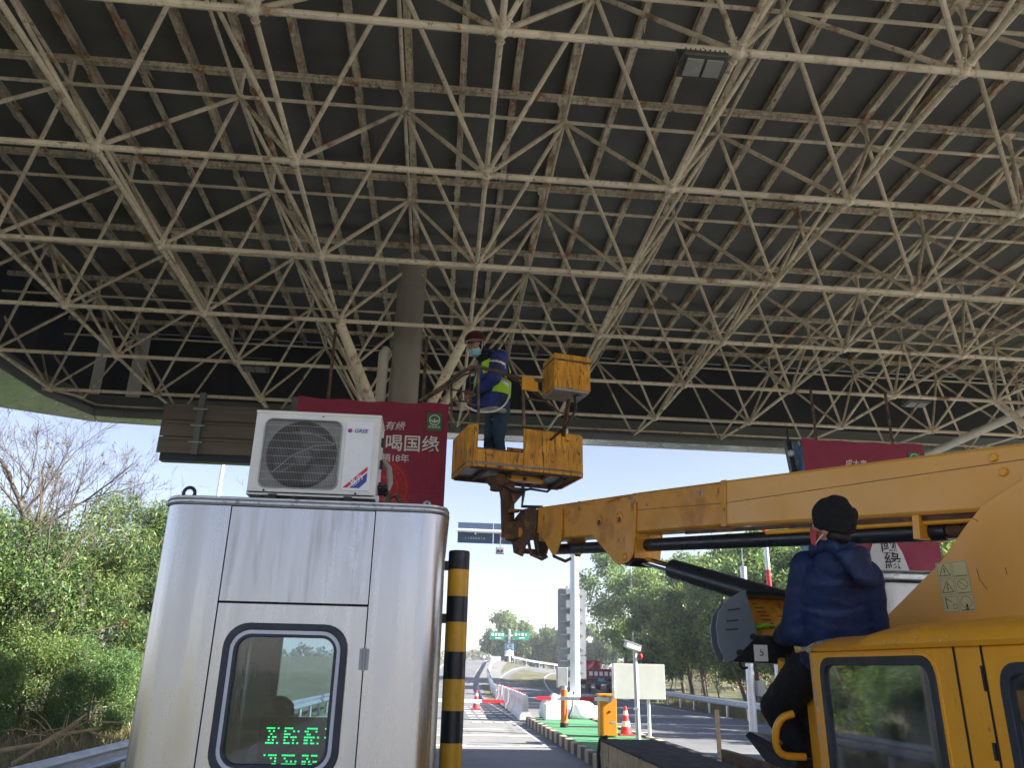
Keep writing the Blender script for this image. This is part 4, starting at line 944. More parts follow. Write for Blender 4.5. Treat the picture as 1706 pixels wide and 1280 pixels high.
# warning sticker on the plate
qa, qb, qc, qd = [onplane(px, py, .2185) for px, py in ((1558, 939), (1609, 933), (1627, 1018), (1574, 1022))]
def sq(u, v, e=0): return (qa*(1-u)+qb*u)*(1-v)+(qd*(1-u)+qc*u)*v+BL*e
stk = MB().add([sq(0, 0), sq(1, 0), sq(1, 1), sq(0, 1)], [(0, 1, 2, 3)]).build('warning_sticker', mt['cream'], tur)
mb = MB()
def sline(pts, w, closed=True):
    for a, b in zip(pts, pts[1:]+pts[:1] if closed else pts[1:]):
        A, B = sq(*a, .0006), sq(*b, .0006); d = (B-A).normalized(); s = d.cross(BL)*w; mb.add([A-s, B-s, B+s, A+s], [(0, 1, 2, 3)])
for r in range(3):
    for c in range(2): sline([(.03+.5*c, .02+.335*r), (.48+.5*c, .02+.335*r), (.48+.5*c, .315+.335*r), (.03+.5*c, .315+.335*r)], .0007)
for r in range(2):
    b0 = .335*r; sline([(.25, .05+b0), (.43, .27+b0), (.07, .27+b0)], .0018)
sline([(.25, .12), (.25, .21)], .003, False); sline([(.25, .235), (.25, .25)], .003, False)
sline([(.28, .44), (.22, .52), (.28, .52), (.23, .585)], .002, False)
for r, (cu, cv, ru, rv) in enumerate(((.75, .47, .16, .095), (.75, .82, .17, .11))):
    cp_ = [(cu+ru*math.cos(a), cv+rv*math.sin(a)) for a in [k*PI/10 for k in range(20)]]; sline(cp_, .0012)
sline([(.64, .41), (.86, .53)], .0012, False)
sline([(.12, .70), (.12, .93)], .003, False); sline([(.12, .72), (.30, .80)], .002, False); sline([(.33, .85), (.43, .85), (.43, .93), (.33, .93)], .0012)
sline([(.75, .86), (.75, .93)], .006, False); sline([(.70, .955), (.80, .955)], .003, False)
for r in range(3): sline([(.56, .30+.335*r), (.94, .30+.335*r)], .0014, False)
mb.build('sticker_print', mt['ink'], stk)
mb = MB()
for pts in (((1627, 948), (1632, 966), (1645, 983)), ((1675, 946), (1678, 958)), ((1617, 862), (1630, 869))):
    q = [onplane(*p, .2178) for p in pts]
    for a, b in zip(q[:-1], q[1:]):
        d = (b-a).normalized(); s = d.cross(BL)*.0018; mb.add([a-s, b-s, b+s, a+s], [(0, 1, 2, 3)])
mb.build('scratch', mt['ink'], tur)
# boom
def boxsec(s0, s1, h0, h1, w, mat, name, par, c=.02, b0=None, b1=None):
    def sec(s, h, bt): 
        b = bt if bt is not None else -h
        return [bp(s, t, l) for l, t in ((w, b+c), (w, h-c), (w-c, h), (-w+c, h), (-w, h-c), (-w, b+c), (-w+c, b), (w-c, b))]
    a, b = sec(s0, h0, b0), sec(s1, h1, b1); mb = MB(); mb.add(a+b, [list(range(8))[::-1], list(range(8, 16))]+[(i, (i+1) % 8, 8+(i+1) % 8, 8+i) for i in range(8)])
    return mb.build(name, mat, par, bevel=.004)
boom = boxsec(-1.4, 2.012, .14, .187, .15, mt['yellowfade'], 'boom', truck, b0=-.225, b1=-.20)
b2 = boxsec(2.018, 3.32, .184, .196, .147, mt['yellowold'], 'outer_boom', boom, b0=-.197, b1=-.203)
boxsec(3.32, 5.47, .194, .196, .143, mt['yellowold'], 'boom_head', boom, b0=-.198, b1=-.215)
def seam(s0, t0, s1, t1, l, name='seam', w=.004):
    a, b = bp(s0, t0, l), bp(s1, t1, l); MB().bar(a, b, .004, w, up=BVv).build(name, mt['rust'], boom)
seam(-.5, .055, 2.0, -.006, .1505); seam(2.02, -.006, 3.3, .02, .1475)
seam(-1.2, -.233, 2.6, -.225, .1, 'under_strip', .03)
MB().prism([bp(1.98, -.2, .152), bp(2.05, -.2, .152), bp(2.05, .187, .152), bp(1.98, .187, .152)], BL*.004).build('joint_strip', mt['yellowold'], boom)
for l in (.148, -.165):     # hanging bracket plates
    MB().prism([bp(s, t, l) for s, t in ((3.3, .10), (3.3, -.23), (3.335, -.42), (3.40, -.475), (3.52, -.505), (3.63, -.498), (4.15, -.17), (4.35, .08), (4.1, .15))], BL*.016).build('bracket_plate', mt['yellowold'], boom, bevel=.004)
    MB().prism([bp(s, t, l) for s, t in ((4.80, .13), (5.30, .15), (5.24, -.19), (4.98, -.39), (4.90, -.39), (4.77, -.20))], BL*.02).build('bracket_plate', mt['yellowold'], boom, bevel=.004)
MB().prism([bp(3.31, .1, .148), bp(3.31, -.44, .148), bp(3.31, -.44, -.148), bp(3.31, .1, -.148)], BU*.02).build('bracket_web', mt['yellowold'], boom)
for s, t in ((3.976, -.049), (3.585, -.039)):
    o = MB().lathe([(.058, 0), (.058, .006), (.05, .009), (0, .009)], bp(s, t, .164), BL, 24, caps=False).build('access_cover', mt['yellowold'], boom)
    MB().lathe([(.03, 0), (.024, .006), (0, .006)], bp(s-.01, t-.02, .172), BL, 14, caps=False).build('cover_hole', mt['rust'], o)
MB().lathe([(.04, -.35), (.04, .005), (.03, .012), (0, .012)], bp(3.47, -.43, .165), BL, 20, caps=False).build('pivot_pin', mt['yellowold'], boom)
mb = MB()                 # worn weld ridges
mb.path([bp(3.32, .185, .148), bp(3.6, .17, .15), bp(4.0, .12, .15), bp(4.3, .16, .148), bp(4.45, .19, .147)], .007, 6); mb.path([bp(5.42, .19, .145), bp(5.40, -.2, .145)], .006, 6); mb.path([bp(4.45, .12, .146), bp(4.1, -.05, .149), bp(3.9, -.25, .165)], .005, 6)
mb.build('weld_ridge', mt['yellowold'], boom)
lettering('73', .07, bp(2.36, .085, .149), -BU, BVv, mt['chip'], boom, 'painted_number', .01)
# knuckle at the tip
for l in (.15, -.17): MB().prism([bp(s, t, l) for s, t in ((5.42, .16), (5.56, .20), (5.85, .19), (6.03, .10), (6.17, -.025), (6.02, -.35), (5.77, -.40), (5.66, -.2), (5.45, -.2))], BL*.022).build('knuckle_plate', mt['rust'], boom, bevel=.004)
for l in (.155, -.165): MB().prism([bp(s, t, l) for s, t in ((5.70, -.2), (5.66, -.22), (5.553, -.39), (5.24, -.455), (5.10, -.42), (5.12, -.39), (5.24, -.42), (5.52, -.36), (5.6, -.2))], BL*.014).build('hook_link', mt['rust'], boom)
MB().tube(bp(5.84, -.1, -.2), bp(5.84, -.1, .19), .06, n=16).build('knuckle_pin', mt['yellowold'], boom)
MB().tube(bp(5.92, -.32, -.2), bp(5.92, -.32, .19), .035, n=12).build('knuckle_pin', mt['rust'], boom)
MB().path([bp(5.35, -.13, .18), bp(5.3, -.27, .2), bp(5.28, -.4, .19)], .012, 6).build('hydraulic_hose', mt['black'], boom)
# levelling rod and lift cylinder
MB().tube(bp(5.2, -.31, 0), bp(.10, -.303, 0), .062, n=18).build('level_rod', mt['blackm'], boom)
MB().box(bp(.235, -.285), (.26, .05, .15), Matrix((BL, BU, BVv)).transposed()).build('rod_bracket', mt['yellow'], boom, bevel=.004)
MB().tube(bp(.10, -.303, 0), bp(-.25, -.303, 0), .045, n=14).build('rod_end', mt['rust'], boom)
MB().tube(bp(1.6, -.262, .08), bp(-.3, -.252, .08), .018, n=10).build('under_pipe', mt['yellow'], boom)
c0 = bp(3.46, -.44, 0); c3 = onplane(1310, 1004, 0.); dirc = (c3-c0).normalized()
cA = c0+dirc*((onplane(1118, 958, 0)-c0).length)
MB().tube(c0, cA, .045, n=16).build('lift_rod', mt['chrome'], truck)
MB().lathe([(.06, 0), (.088, .02), (.088, (c3-cA).length+1.0)], cA, dirc, 24).build('lift_cylinder', mt['blackm'], truck)
MB().tube(bp(3.46, -.43, -.14), bp(3.46, -.43, .14), .09, n=18).build('cylinder_eye', mt['blackm'], truck)
# ---- work basket
F1, F2, B1 = V((.28, 9.28, 4.17)), V((1.80, 9.64, 4.17)), V((.04, 10.13, 4.17))
E1, E2 = (F2-F1).normalized(), V((0, 0, 1)).cross((F2-F1).normalized()).normalized(); WL, WD, WH = (F2-F1).length, .88, .53
def kp(u, v, z=0): return F1+E1*u+E2*v+V((0, 0, z))
ch = .07
bk = MB().prism([kp(ch, 0, .035), kp(WL-ch, 0, .035), kp(WL, ch, .035), kp(WL, WD-ch, .035), kp(WL-ch, WD, .035), kp(ch, WD, .035), kp(0, WD-ch, .035), kp(0, ch, .035)], (0, 0, .03)).build('work_basket', mt['greysign'], truck)
def wall(pl, z0, z1, name='wall_panel', inward=None):
    c = kp(WL/2, WD/2); n2 = []
    mb = MB(); 
    for a, b in zip(pl[:-1], pl[1:]):
        A, B = kp(*a), kp(*b); nr = V(((B-A).y, -(B-A).x, 0)).normalized()
        if nr.dot(c-A) < 0: nr = -nr
        za0, za1 = (z0 if not callable(z0) else z0(a)), (z1 if not callable(z1) else z1(a)); zb0, zb1 = (z0 if not callable(z0) else z0(b)), (z1 if not callable(z1) else z1(b))
        mb.prism([A+V((0, 0, za0)), B+V((0, 0, zb0)), B+V((0, 0, zb1)), A+V((0, 0, za1))], nr*.028)
    return mb.build(name, mt['basket'], bk, bevel=.006)
cu0, cu1 = .12, .72
wall([(ch, 0), (cu0, 0)], .0, WH+.01)
wall([(cu0+.001, 0), (cu1-.001, 0)], .0, .225)
wall([(cu1, 0), (WL-ch, 0)], .0, WH+.02)
wall([(WL-ch, 0), (WL, ch)], 0, WH+.02); wall([(WL, ch), (WL, WD-ch)], 0, WH); wall([(WL, WD-ch), (WL-ch, WD)], 0, WH)
wall([(WL-ch, WD), (cu1+.06, WD)], 0, WH); wall([(cu1+.06, WD), (cu0-.02, WD)], 0, .24); wall([(cu0-.02, WD), (ch, WD)], 0, WH); wall([(ch, WD), (0, WD-ch)], 0, WH); wall([(0, WD-ch), (0, ch)], 0, WH); wall([(0, ch), (ch, 0)], 0, WH+.01)
mb = MB(); mb.bar(kp(cu0, .0, .232)+E2*.03, kp(cu1, 0, .232)+E2*.03, .07, .016); mb.build('sill_strip', mt['railrust'], bk)
for v in (.07, WD-.07): MB().bar(kp(.05, v, .012), kp(WL-.05, v, .012), .06, .045).build('floor_beam', mt['rust'], bk)
for u in (.28, .62, 1.1, 1.4): MB().bar(kp(u, .06, .012), kp(u, WD-.06, .012), .05, .04).build('floor_beam', mt['rust'], bk)
hb = MB().bar(kp(.5, WD/2-.03, -.012), kp(1.12, WD/2-.03, -.012), .12, .06).build('hub_plate', mt['yellowold'], bk)
for u in (.66, .86): MB().ell(kp(u, WD/2-.092, -.012), (.022, .008, .02)).build('bolt_hole', mt['black'], bk)
m0 = kp(.52, WD/2, -.02); pz = bp(5.95, .12, 0)
MB().lathe([(.16, 0), (.15, -.05), (.09, -.11), (.09, -.16)], m0, (0, 0, 1), 20).build('slew_ring', mt['rust'], bk)
k1 = at(845, 815, D=9.95); k2 = at(846, 893, D=10.1)
MB().tube(k1+V((0, 0, .08)), k2, .095, .085, n=16).build('mount_post', mt['rust'], bk)
MB().prism([k1+V((.02, -.05, .02)), k1+V((.26, -.0, .02)), k1+V((.20, 0, -.06)), k1+V((.09, -.04, -.20))], V((0, .05, 0))).build('gusset', mt['rust'], bk)
MB().prism([k1+V((.02, -.05, -.26)), k1+V((.20, -.02, -.26)), k1+V((.15, -.02, -.29)), k1+V((.02, -.05, -.31))], V((0, .08, 0))).build('gusset', mt['rust'], bk)
MB().bar(k2+V((-.0, -.03, .03)), bp(5.85, -.05, 0), .26, .22).build('mount_block', mt['rust'], bk, bevel=.01)
h0 = at(870, 818, D=9.9)
MB().path([h0+V((0, 0, .08)), h0+V((.02, 0, -.02)), h0+V((.0, 0, -.2)), bp(5.6, .22, .0)], .022, 8).build('hydraulic_hose', mt['black'], bk)
MB().path([h0+V((-.25, 0, .05)), h0+V((-.1, -.03, -.03)), h0+V((.1, -.03, .02)), h0+V((.32, 0, .0)), h0+V((.5, -.05, .16)), h0+V((.52, -.1, .24))], .016, 8).build('hydraulic_hose', mt['black'], bk)
MB().path([h0+V((-.3, 0, .06)), h0+V((-.27, -.02, -.1)), h0+V((-.26, 0, -.12))], .01, 6).build('wire', mt['black'], bk)
# rails
def rail(pts, r=.017, name='guard_rail'): MB().path([at(px, py, D=d) for px, py, d in pts], r, 8).build(name, mt['railrust'], bk)
rail([(700, 668, 10.3), (735, 646, 10.05), (768, 621, 9.75), (785, 612, 9.5), (800, 612, 9.3), (838, 622, 9.35), (872, 632, 9.4), (905, 634, 9.3)], .024)
rail([(706, 668, 10.3), (740, 648, 10.0), (772, 625, 9.7), (800, 617, 9.3)], .014)
rail([(797, 612, 9.3), (797, 702, 9.28)], .018, 'rail_post'); rail([(871, 631, 9.4), (873, 712, 9.38)], .02, 'rail_post')
rail([(752, 634, 9.95), (752, 718, 9.9)], .016, 'rail_post'); rail([(783, 616, 9.9), (783, 700, 10.1)], .012, 'rail_post')
rail([(752, 649, 9.95), (775, 653, 9.7), (790, 660, 9.5)], .012); rail([(752, 668, 9.95), (776, 669, 9.7), (792, 676, 9.5)], .012)
rail([(846, 628, 10.2), (873, 640, 10.0), (930, 686, 9.9), (968, 700, 9.9)], .013); rail([(868, 663, 9.6), (905, 668, 9.6), (935, 660, 9.6)], .013)
p = at(883, 640, D=9.3); MB().box(p, (.20, .02, .17), Matrix((E1, E2, V((0, 0, 1)))).transposed()).build('rail_plate', mt['yellowold'], bk)
RB = Matrix((E1, E2, V((0, 0, 1)))).transposed()
cb = at(943, 630, D=9.45)
cbx = MB().box(cb+V((0, 0, -.03)), (.47, .40, .36), RB).build('control_box', mt['basket'], bk, bevel=.012)
MB().box(cb+V((0, 0, .185)), (.46, .39, .09), RB).build('box_lid', mt['basket'], cbx, bevel=.012)
MB().box(cb+V((0, 0, .145)), (.485, .415, .022), RB).build('lid_band', mt['railrust'], cbx)
MB().box(cb+V((0, 0, -.222)), (.44, .37, .03), RB).build('box_bottom', mt['greysign'], cbx)
q = cb+V((.05, .06, -.2))
MB().tube(q, kp(1.32, .2, .45), .028, n=8).build('box_post', mt['rust'], bk)
MB().path([cb+E1*.1+V((0, -.05, -.22)), cb+E1*.12+V((0, -.05, -.4)), cb+E1*.0+V((0, 0, -.62)), kp(1.1, .1, .45)], .016, 8).build('control_hose', mt['black'], bk)
MB().path([cb+E1*.22+V((0, -.1, -.06)), cb+E1*.30+V((0, -.1, -.10)), cb+E1*.24+V((0, -.1, -.22)), cb+E1*.1+V((0, -.1, -.25))], .011, 8).build('control_hose', mt['black'], bk)
MB().ell(kp(1.32, .06, WH+.06), (.03, .03, .05)).build('hose_wrap', mt['wrap'], bk)
# ---- operator's control console behind the cab
con = MB()
kD = 4.92
def cpt(px, py, d=0): return at(px, py, D=kD+d)
b4 = [cpt(1210, 1057), cpt(1335, 1062), cpt(1335, 1108), cpt(1215, 1103)]
depth = V((.10, .42, .0))
con.prism(b4, depth); cono = con.build('control_console', mt['blackm'], truck, bevel=.01)
lid = [cpt(1232, 988), cpt(1243, 985), cpt(1263, 1060), cpt(1222, 1103), cpt(1208, 1100), cpt(1198, 1075), cpt(1194, 1045), cpt(1198, 1020), cpt(1212, 1000)]
MB().prism([p+V((-.01, -.02, 0)) for p in lid], depth*.08).build('side_cheek', mt['consolegrey'], cono, bevel=.005)
MB().prism([p+depth*.95 for p in lid], depth*.08).build('side_cheek', mt['consolegrey'], cono)
MB().prism([cpt(1240, 985)+V((0, -.03, 0)), cpt(1340, 991)+V((0, -.03, 0)), cpt(1340, 997)+V((0, -.03, 0)), cpt(1240, 992)+V((0, -.03, 0))], depth*1.05).build('hood', mt['blackm'], cono)
MB().prism([cpt(1236, 994)+depth*.55, cpt(1336, 996)+depth*.55, cpt(1330, 1060)+depth*.2, cpt(1260, 1057)+depth*.2], (.0, .02, .01)).build('valve_panel', mt['yellowold'], cono)
mb = MB()
for k in range(7):
    t = k/7; a = (cpt(1250+9*t, 1002)+depth*.55).lerp(cpt(1270, 1052)+depth*.2, t)
    mb.bar(a+V((.04, -.022, 0)), a+V((.10, -.022, 0)), .004, .006); mb.bar(a+V((.16, -.022, 0)), a+V((.25, -.022, 0)), .004, .006)
mb.build('valve_marking', mt['rust'], cono, kind='stuff')
lb = [cpt(1255, 1075), cpt(1278, 1075.5), cpt(1280, 1103), cpt(1257, 1102.5)]
lb = [p+V((-.004, -.012, 0)) for p in lb]
MB().prism(lb, depth*.004).build('paper_label', mt['white'], cono)
ux = (lb[1]-lb[0]).normalized()
lettering('5', .062, lb[3].lerp(lb[0], .34)+ux*.028, ux, V((0, 0, 1)), mt['ink'], cono, 'handwritten_number', 0, .1, depth=.014)
for px, py in ((1254, 1062), (1232, 1088)): MB().lathe([(.018, -.01), (.018, .012), (0, .014)], cpt(px, py)+V((-.01, -.035, 0)), (0, -1, 0), 12).build('console_bolt', mt['black'], cono)
for k, (px, py) in enumerate(((1212, 1018), (1210, 1036), (1209, 1050))):
    a, b = cpt(px, py), cpt(px+20, py-3+k); MB().bar(a+V((-.01, -.03, 0)), b+V((-.01, -.03, 0)), .006, .007).build('vent_slot', mt['black'], cono)
MB().path([cpt(1232, 1103), cpt(1233, 1110), cpt(1239, 1114), cpt(1246, 1113)], .008, 6).build('wire_loop', mt['black'], cono)
# stand tubes, seat, pedal
MB().tube(at(1305, 1100, D=4.85), at(1306, 1290, D=4.85), .034, n=14).build('console_post', mt['yellow'], truck)
MB().path([q for q in [V((p.x, p.y, 0)) and at(p.x, p.y, D=4.55) for p in smooth_line([(1322, 1190), (1305, 1196), (1295, 1210), (1292, 1230), (1296, 1250), (1310, 1260), (1342, 1262)], 4)]], .021, 12).build('grab_bar', mt['yellow'], truck)
s0 = at(1400, 1075, D=4.62)
st_ = MB().box(s0+V((0, .05, -.10)), (.48, .46, .10)).build('operator_seat', mt['black'], truck, bevel=.03)
MB().box(s0+V((0, .05, -.5)), (.3, .3, .7)).build('seat_stand', mt['yellow'], truck)
MB().prism([at(1241, 1226, D=4.9), at(1248, 1219, D=4.9), at(1330, 1262, D=4.6), at(1322, 1290, D=4.6), at(1275, 1270, D=4.75)], V((.25, .15, -.03))).build('foot_plate', mt['blackm'], truck, bevel=.006)
MB().box((2.55, 5.35, 1.02), (.85, 1.3, .05)).build('operator_platform', mt['brown'], truck)
MB().box(at(1330, 1290, D=4.7)+V((.1, 0, -.05)), (.4, .3, .1)).build('platform_bracket', mt['yellow'], truck)
rb = at(1268, 1050, D=kD+.06)
gl = MB(); rg_ = random.Random(4)
for k in range(16): gl.ell(rb+V((rg_.uniform(-.05, .10), rg_.uniform(-.03, .04), rg_.uniform(0, .02)+.012)), (rg_.uniform(.02, .035), .02, rg_.uniform(.008, .016)), nu=8, nv=5)
g_ = gl.build('work_glove', mt['lime'], None, base=rb); tag(g_, 'crumpled lime green glove lying in the open control console', 'glove')
rm = g_.modifiers.new('r', 'REMESH'); rm.mode = 'VOXEL'; rm.voxel_size = .007
# ================================================================= ROADSIDE
# gate barriers
def gate(x, y, zg, x_end, label, hidden=False):
    t = thing('gate_barrier', label, 'barrier', (x, y, zg), None)
    b = MB().box((x, y, zg+.52), (.46, .36, 1.0)).build('cabinet', mt['orange'], t, bevel=.02)
    MB().box((x, y, zg+1.04), (.5, .4, .05)).build('cabinet_lid', mt['orange'], b, bevel=.012)
    MB().box((x+.03, y-.185, zg+.62), (.05, .02, .05)).build('lock', mt['black'], b)
    MB().box((x+.12, y-.182, zg+.36), (.14, .006, .05)).build('maker_plate', mt['galv'], b)
    MB().lathe([(.09, -.04), (.09, .04)], (x, y-.22, zg+.93), (0, 1, 0), 16).build('arm_hub', mt['galv'], t)
    n = 5; L = x_end-x
    for k in range(n):
        a, c = x+L*k/n*1.0, x+L*(k+1)/n; m = 'redwhite' if k in (1, 3, 4) and k != 3 or k == 4 else 'whitepaint'
        MB().box(((a+c)/2, y-.24, zg+.93), (abs(c-a)-.002, .045, .09)).build('arm_segment', mt[m], t)
    return t
gate(4.69, 22.4, .19, 2.75, 'orange gate barrier cabinet on the green island with its red and white arm lowered')
gate(-1.2, 24.8, 0, 2.1, 'gate barrier behind the toll booth whose red tipped arm crosses the lane')
# cones
def cone(x, y, z, label, s=1.0):
    t = thing('traffic_cone', label, 'traffic cone', (x, y, z), 'traffic cones')
    MB().box((x, y, z+.02*s), (.4*s, .4*s, .04*s)).build('base', mt['conered'], t, bevel=.01)
    c = V((x, y, z+.04*s))
    MB().lathe([(.155*s, 0), (.03*s, .70*s), (.0, .705*s)], c, n=18).build('body', mt['conered'], t)
    for z0, z1 in ((.18, .32), (.47, .58)):
        r = lambda q: .155-(.125)*q/.70
        MB().lathe([(r(z0)*s+.003, z0*s), (r(z1)*s+.003, z1*s)], c, n=18, caps=False).build('reflective_band', mt['white'], t)
p = at(1043, 1226, Z=.19); cone(p.x, p.y, .19, 'red and white traffic cone beside the camera pole on the green island')
p = at(793, 1183, Z=0); cone(p.x, p.y, 0, 'faded traffic cone standing in the lane before the rumble bars', 1.15)
cone(4.55, 30.2, .19, 'small traffic cone leaning by the foot of the white sign mast', 1.0)
# sign mast with cantilever lane sign
mp = at(960, 1195, Z=.19); MX, MY = 5.33, 31.2
mast = thing('sign_mast', 'thick white mast on the green island carrying a long arm with a dark lane sign', 'sign mast', (MX, MY, .19))
MB().tube((MX, MY, .15), (MX, MY, 7.55), .20, .17, n=24).build('mast_tube', mt['pole'], mast)
MB().lathe([(.36, 0), (.36, .03)], (MX, MY, .19), n=20).build('base_plate', mt['galv'], mast)
za = at(800, 887, Y=MY).z
MB().tube((MX, MY, za), (at(761, 886, Y=MY).x, MY, za+.05), .085, .07, n=14).build('arm', mt['pole'], mast)
MB().tube((MX, MY, za+.45), (MX-2, MY, za+.48), .07, .06, n=14).build('arm', mt['pole'], mast)
xa, xb = at(763, 870, Y=MY).x, at(882, 870, Y=MY).x; z0, z1 = at(800, 905, Y=MY).z, at(800, 871, Y=MY).z
for k in range(2):
    w = (xb-xa)/2; s = MB().box((xa+w*(k+.5), MY+.12, (z0+z1)/2), (w-.03, .05, z1-z0)).build('sign_panel', mt['signblue'], mast)
    mb = MB(); rr = random.Random(k)
    for j in range(8): mb.box((xa+w*(k+.5)-.38+j*.105, MY+.09, z0+.19), (.07 if rr.random() < .7 else .03, .004, .09))
    mb.build('faint_mark', mt['greysign'], s, kind='stuff')
    MB().box((xa+w*(k+.5), MY+.02, za+.02), (.06, .14, .24)).build('bracket', mt['galv'], mast)
c = at(833, 918, Y=MY); MB().tube(c+V((0, 0, .1)), (c.x, MY, za), .02, n=6).build('camera_hanger', mt['galv'], mast)
cm = MB().box(c, (.33, .22, .26)).build('hanging_camera', mt['greysign'], mast, bevel=.02)
for dx in (-.07, .07): MB().lathe([(.05, 0), (.05, .02)], c+V((dx, -.11, -.02)), (0, -1, 0), 12).build('lens', mt['black'], cm)
# tall grey sign panels clamped to the mast (backs)
sg = thing('tall_sign', 'tall grey back of two sign panels clamped behind the white mast', 'sign', (MX, MY-.0, 1.5))
a, b = at(931, 980, Y=MY), at(979, 1132, Y=MY); zm = at(950, 1092, Y=MY).z
for lo, hi in ((b.z, zm-.01), (zm+.01, a.z)):
    MB().prism([V((a.x+u, MY+.26, (lo+hi)/2+w)) for u, w in [(( (b.x-a.x)/2)+p_[0], p_[1]) for p_ in rrect(b.x-a.x, hi-lo, .08, 4)]], (0, .03, 0)).build('sign_back', mt['greysign'], sg)
for py in (991, 1014, 1036, 1058, 1081, 1102, 1120):
    z = at(955, py, Y=MY).z; MB().box(((a.x+b.x)/2, MY+.22, z), (b.x-a.x-.16, .05, .05)).build('clamp_rail', mt['galv'], sg)
    MB().box((MX, MY+.02, z), (.46, .10, .03)).build('clamp', mt['blackm'], sg)
# sandbags in white sheet round the mast foot
def lump(c, r, name, mat, seed, base=None, n=26):
    mb = MB(); mb.ell((0, 0, 0), (1, 1, 1), nu=n, nv=n//2); vs = []
    for v in mb.v:
        v = V(v); k = 1+.18*mnoise.noise(v*2.1+V((seed, 0, 0)))+.06*mnoise.noise(v*6+V((seed, 3, 0))); v = V((v.x*r[0], v.y*r[1], v.z*r[2]))*k
        v.z = max(v.z, -r[2]*.45); vs.append(v+V(c))
    mb.v = [tuple(v) for v in vs]; return mb
sb = thing('wrapped_bags', 'heap of white wrapped bags round the foot of the white mast', 'bags', (MX-.3, MY-.3, .19))
for k, (dx, dy, r) in enumerate(((-.7, -.5, (.55, .4, .55)), (.3, -.6, (.6, .45, .4)), (-.15, .1, (.5, .4, .6)), (.85, -.4, (.6, .4, .3)))):
    lump((MX-.2+dx, MY-.4+dy, .19+r[2]*.45), r, 'bag', None, k*3.3).build('bag', mt['wrap'], sb)
MB().box((4.25, 29.2, .45), (.75, .6, .55)).build('wrapped_block', mt['wrap'], sb, bevel=.05)
# orange marker tube
p = at(940, 1213, Z=.19)
mk = thing('marker_post', 'orange red plastic marker post with a curved black cable on the green island', 'post', p)
zt_ = at(940, 1150, Y=p.y).z
MB().tube(p, (p.x, p.y, zt_), .11, n=18).build('tube', mt['tube'], mk); MB().tube(p+V((0, 0, -.0)), p+V((0, 0, .13)), .13, n=18).build('foot', mt['black'], mk)
MB().tube((p.x, p.y, zt_), (p.x, p.y, zt_+.12), .09, n=14).build('collar', mt['galv'], mk)
MB().box((p.x-.05, p.y+.1, zt_+.35), (.34, .2, .6)).build('control_case', mt['greysign'], mk, bevel=.02)
MB().path([(p.x+.28, p.y-.1, zt_-.05), (p.x+.22, p.y-.13, .75), (p.x+.1, p.y-.13, .45)], .02, 6).build('cable', mt['black'], mk)
MB().box((p.x+.8, p.y+.2, .205), (1.3, .08, .03)).build('ground_bar', mt['black'], mk)
# water filled barriers in a row
bar0 = None
path = [(3.55, 32.6), (3.62, 34.0), (3.66, 35.4), (3.70, 36.9), (3.74, 38.4), (3.78, 40.0), (3.82, 41.7), (3.86, 43.5), (3.9, 45.5), (3.92, 47.6), (3.94, 49.9)]
def barrier_block(mat):
    t = thing('road_barrier', 'x', 'barrier', (0, 0, 0), 'plastic road barriers along the median')
    prof = [(-.24, 0), (.24, 0), (.22, .18), (.12, .34), (.10, .86), (.06, .9), (-.06, .9), (-.10, .86), (-.12, .34), (-.22, .18)]
    o = []
    MB().prism([V((x, -.68, z)) for x, z in prof], (0, 1.36, 0)).build('body', mt[mat], t, bevel=.02)
    for y in (-.34, .34):
        for x in (-.108, .108): MB().box((x, y, .56), (.012, .36, .3)).build('recess_panel', mt['barrierpink' if mat == 'barrierwhite' else 'barrierwhite'], t)
    MB().tube((0, 0, .9), (0, 0, .94), .05, n=10).build('filler_cap', mt['redwhite'], t)
    return t
bw_, bp_ = barrier_block('barrierwhite'), barrier_block('barrierpink')
used = {0: False, 1: False}
names = ['nearest the white bags', 'second from the white bags', 'third from the white bags', 'fourth from the white bags', 'fifth from the white bags', 'sixth from the white bags', 'seventh from the white bags', 'eighth from the white bags', 'ninth from the white bags', 'next to last before the guardrail', 'last before the guardrail']
for k, (x, y) in enumerate(path):
    q = 0 if k in (0, 1, 2, 4, 6, 7, 9) else 1; src = (bw_, bp_)[q]
    o = src if not used[q] else copy_tree(src); used[q] = True
    o.location = (x, y, gz(x, y)); o.rotation_euler = (0, 0, rnd.uniform(-.08, .08))
    o['label'] = ('white' if q == 0 else 'faded pink')+' plastic road barrier in the median row, '+names[k]
# far direction sign
T = thing('direction_sign', 'far pair of green direction signs on a white T post with a blue sign below', 'road sign', at(848, 1118, D=130))
pb = at(848, 1126, D=130); pt = at(849, 1050, D=130)
MB().tube(pb, pt, .2, n=12).build('post', mt['pole'], T); MB().tube(at(818, 1060, D=130), at(880, 1060, D=130), .12, n=8).build('cross_arm', mt['pole'], T)
for x0, x1, tx in ((816, 842, '城南'), (855, 881, '杭州')):
    a, b = at(x0, 1053, D=129.6), at(x1, 1067, D=129.6); s = MB().box((a+b)/2, (b.x-a.x, .1, a.z-b.z)).build('green_panel', mt['greensign'], T)
    mb = MB(); rr = random.Random(x0)
    for j in range(4): mb.box(((a.x+b.x)/2-.85+j*.56, a.y-.08, (a.z+b.z)/2+.18), (.34, .02, .42) if rr.random() < .7 else (.2, .02, .3))
    mb.box(((a.x+b.x)/2+.1, a.y-.08, b.z+.28), (1.0, .02, .12)); mb.build('panel_mark', mt['white'], s, kind='stuff')
a, b = at(841, 1072, D=129.6), at(856, 1083, D=129.6); s = MB().box((a+b)/2, (b.x-a.x, .1, a.z-b.z)).build('blue_panel', mt['bluesign'], T)
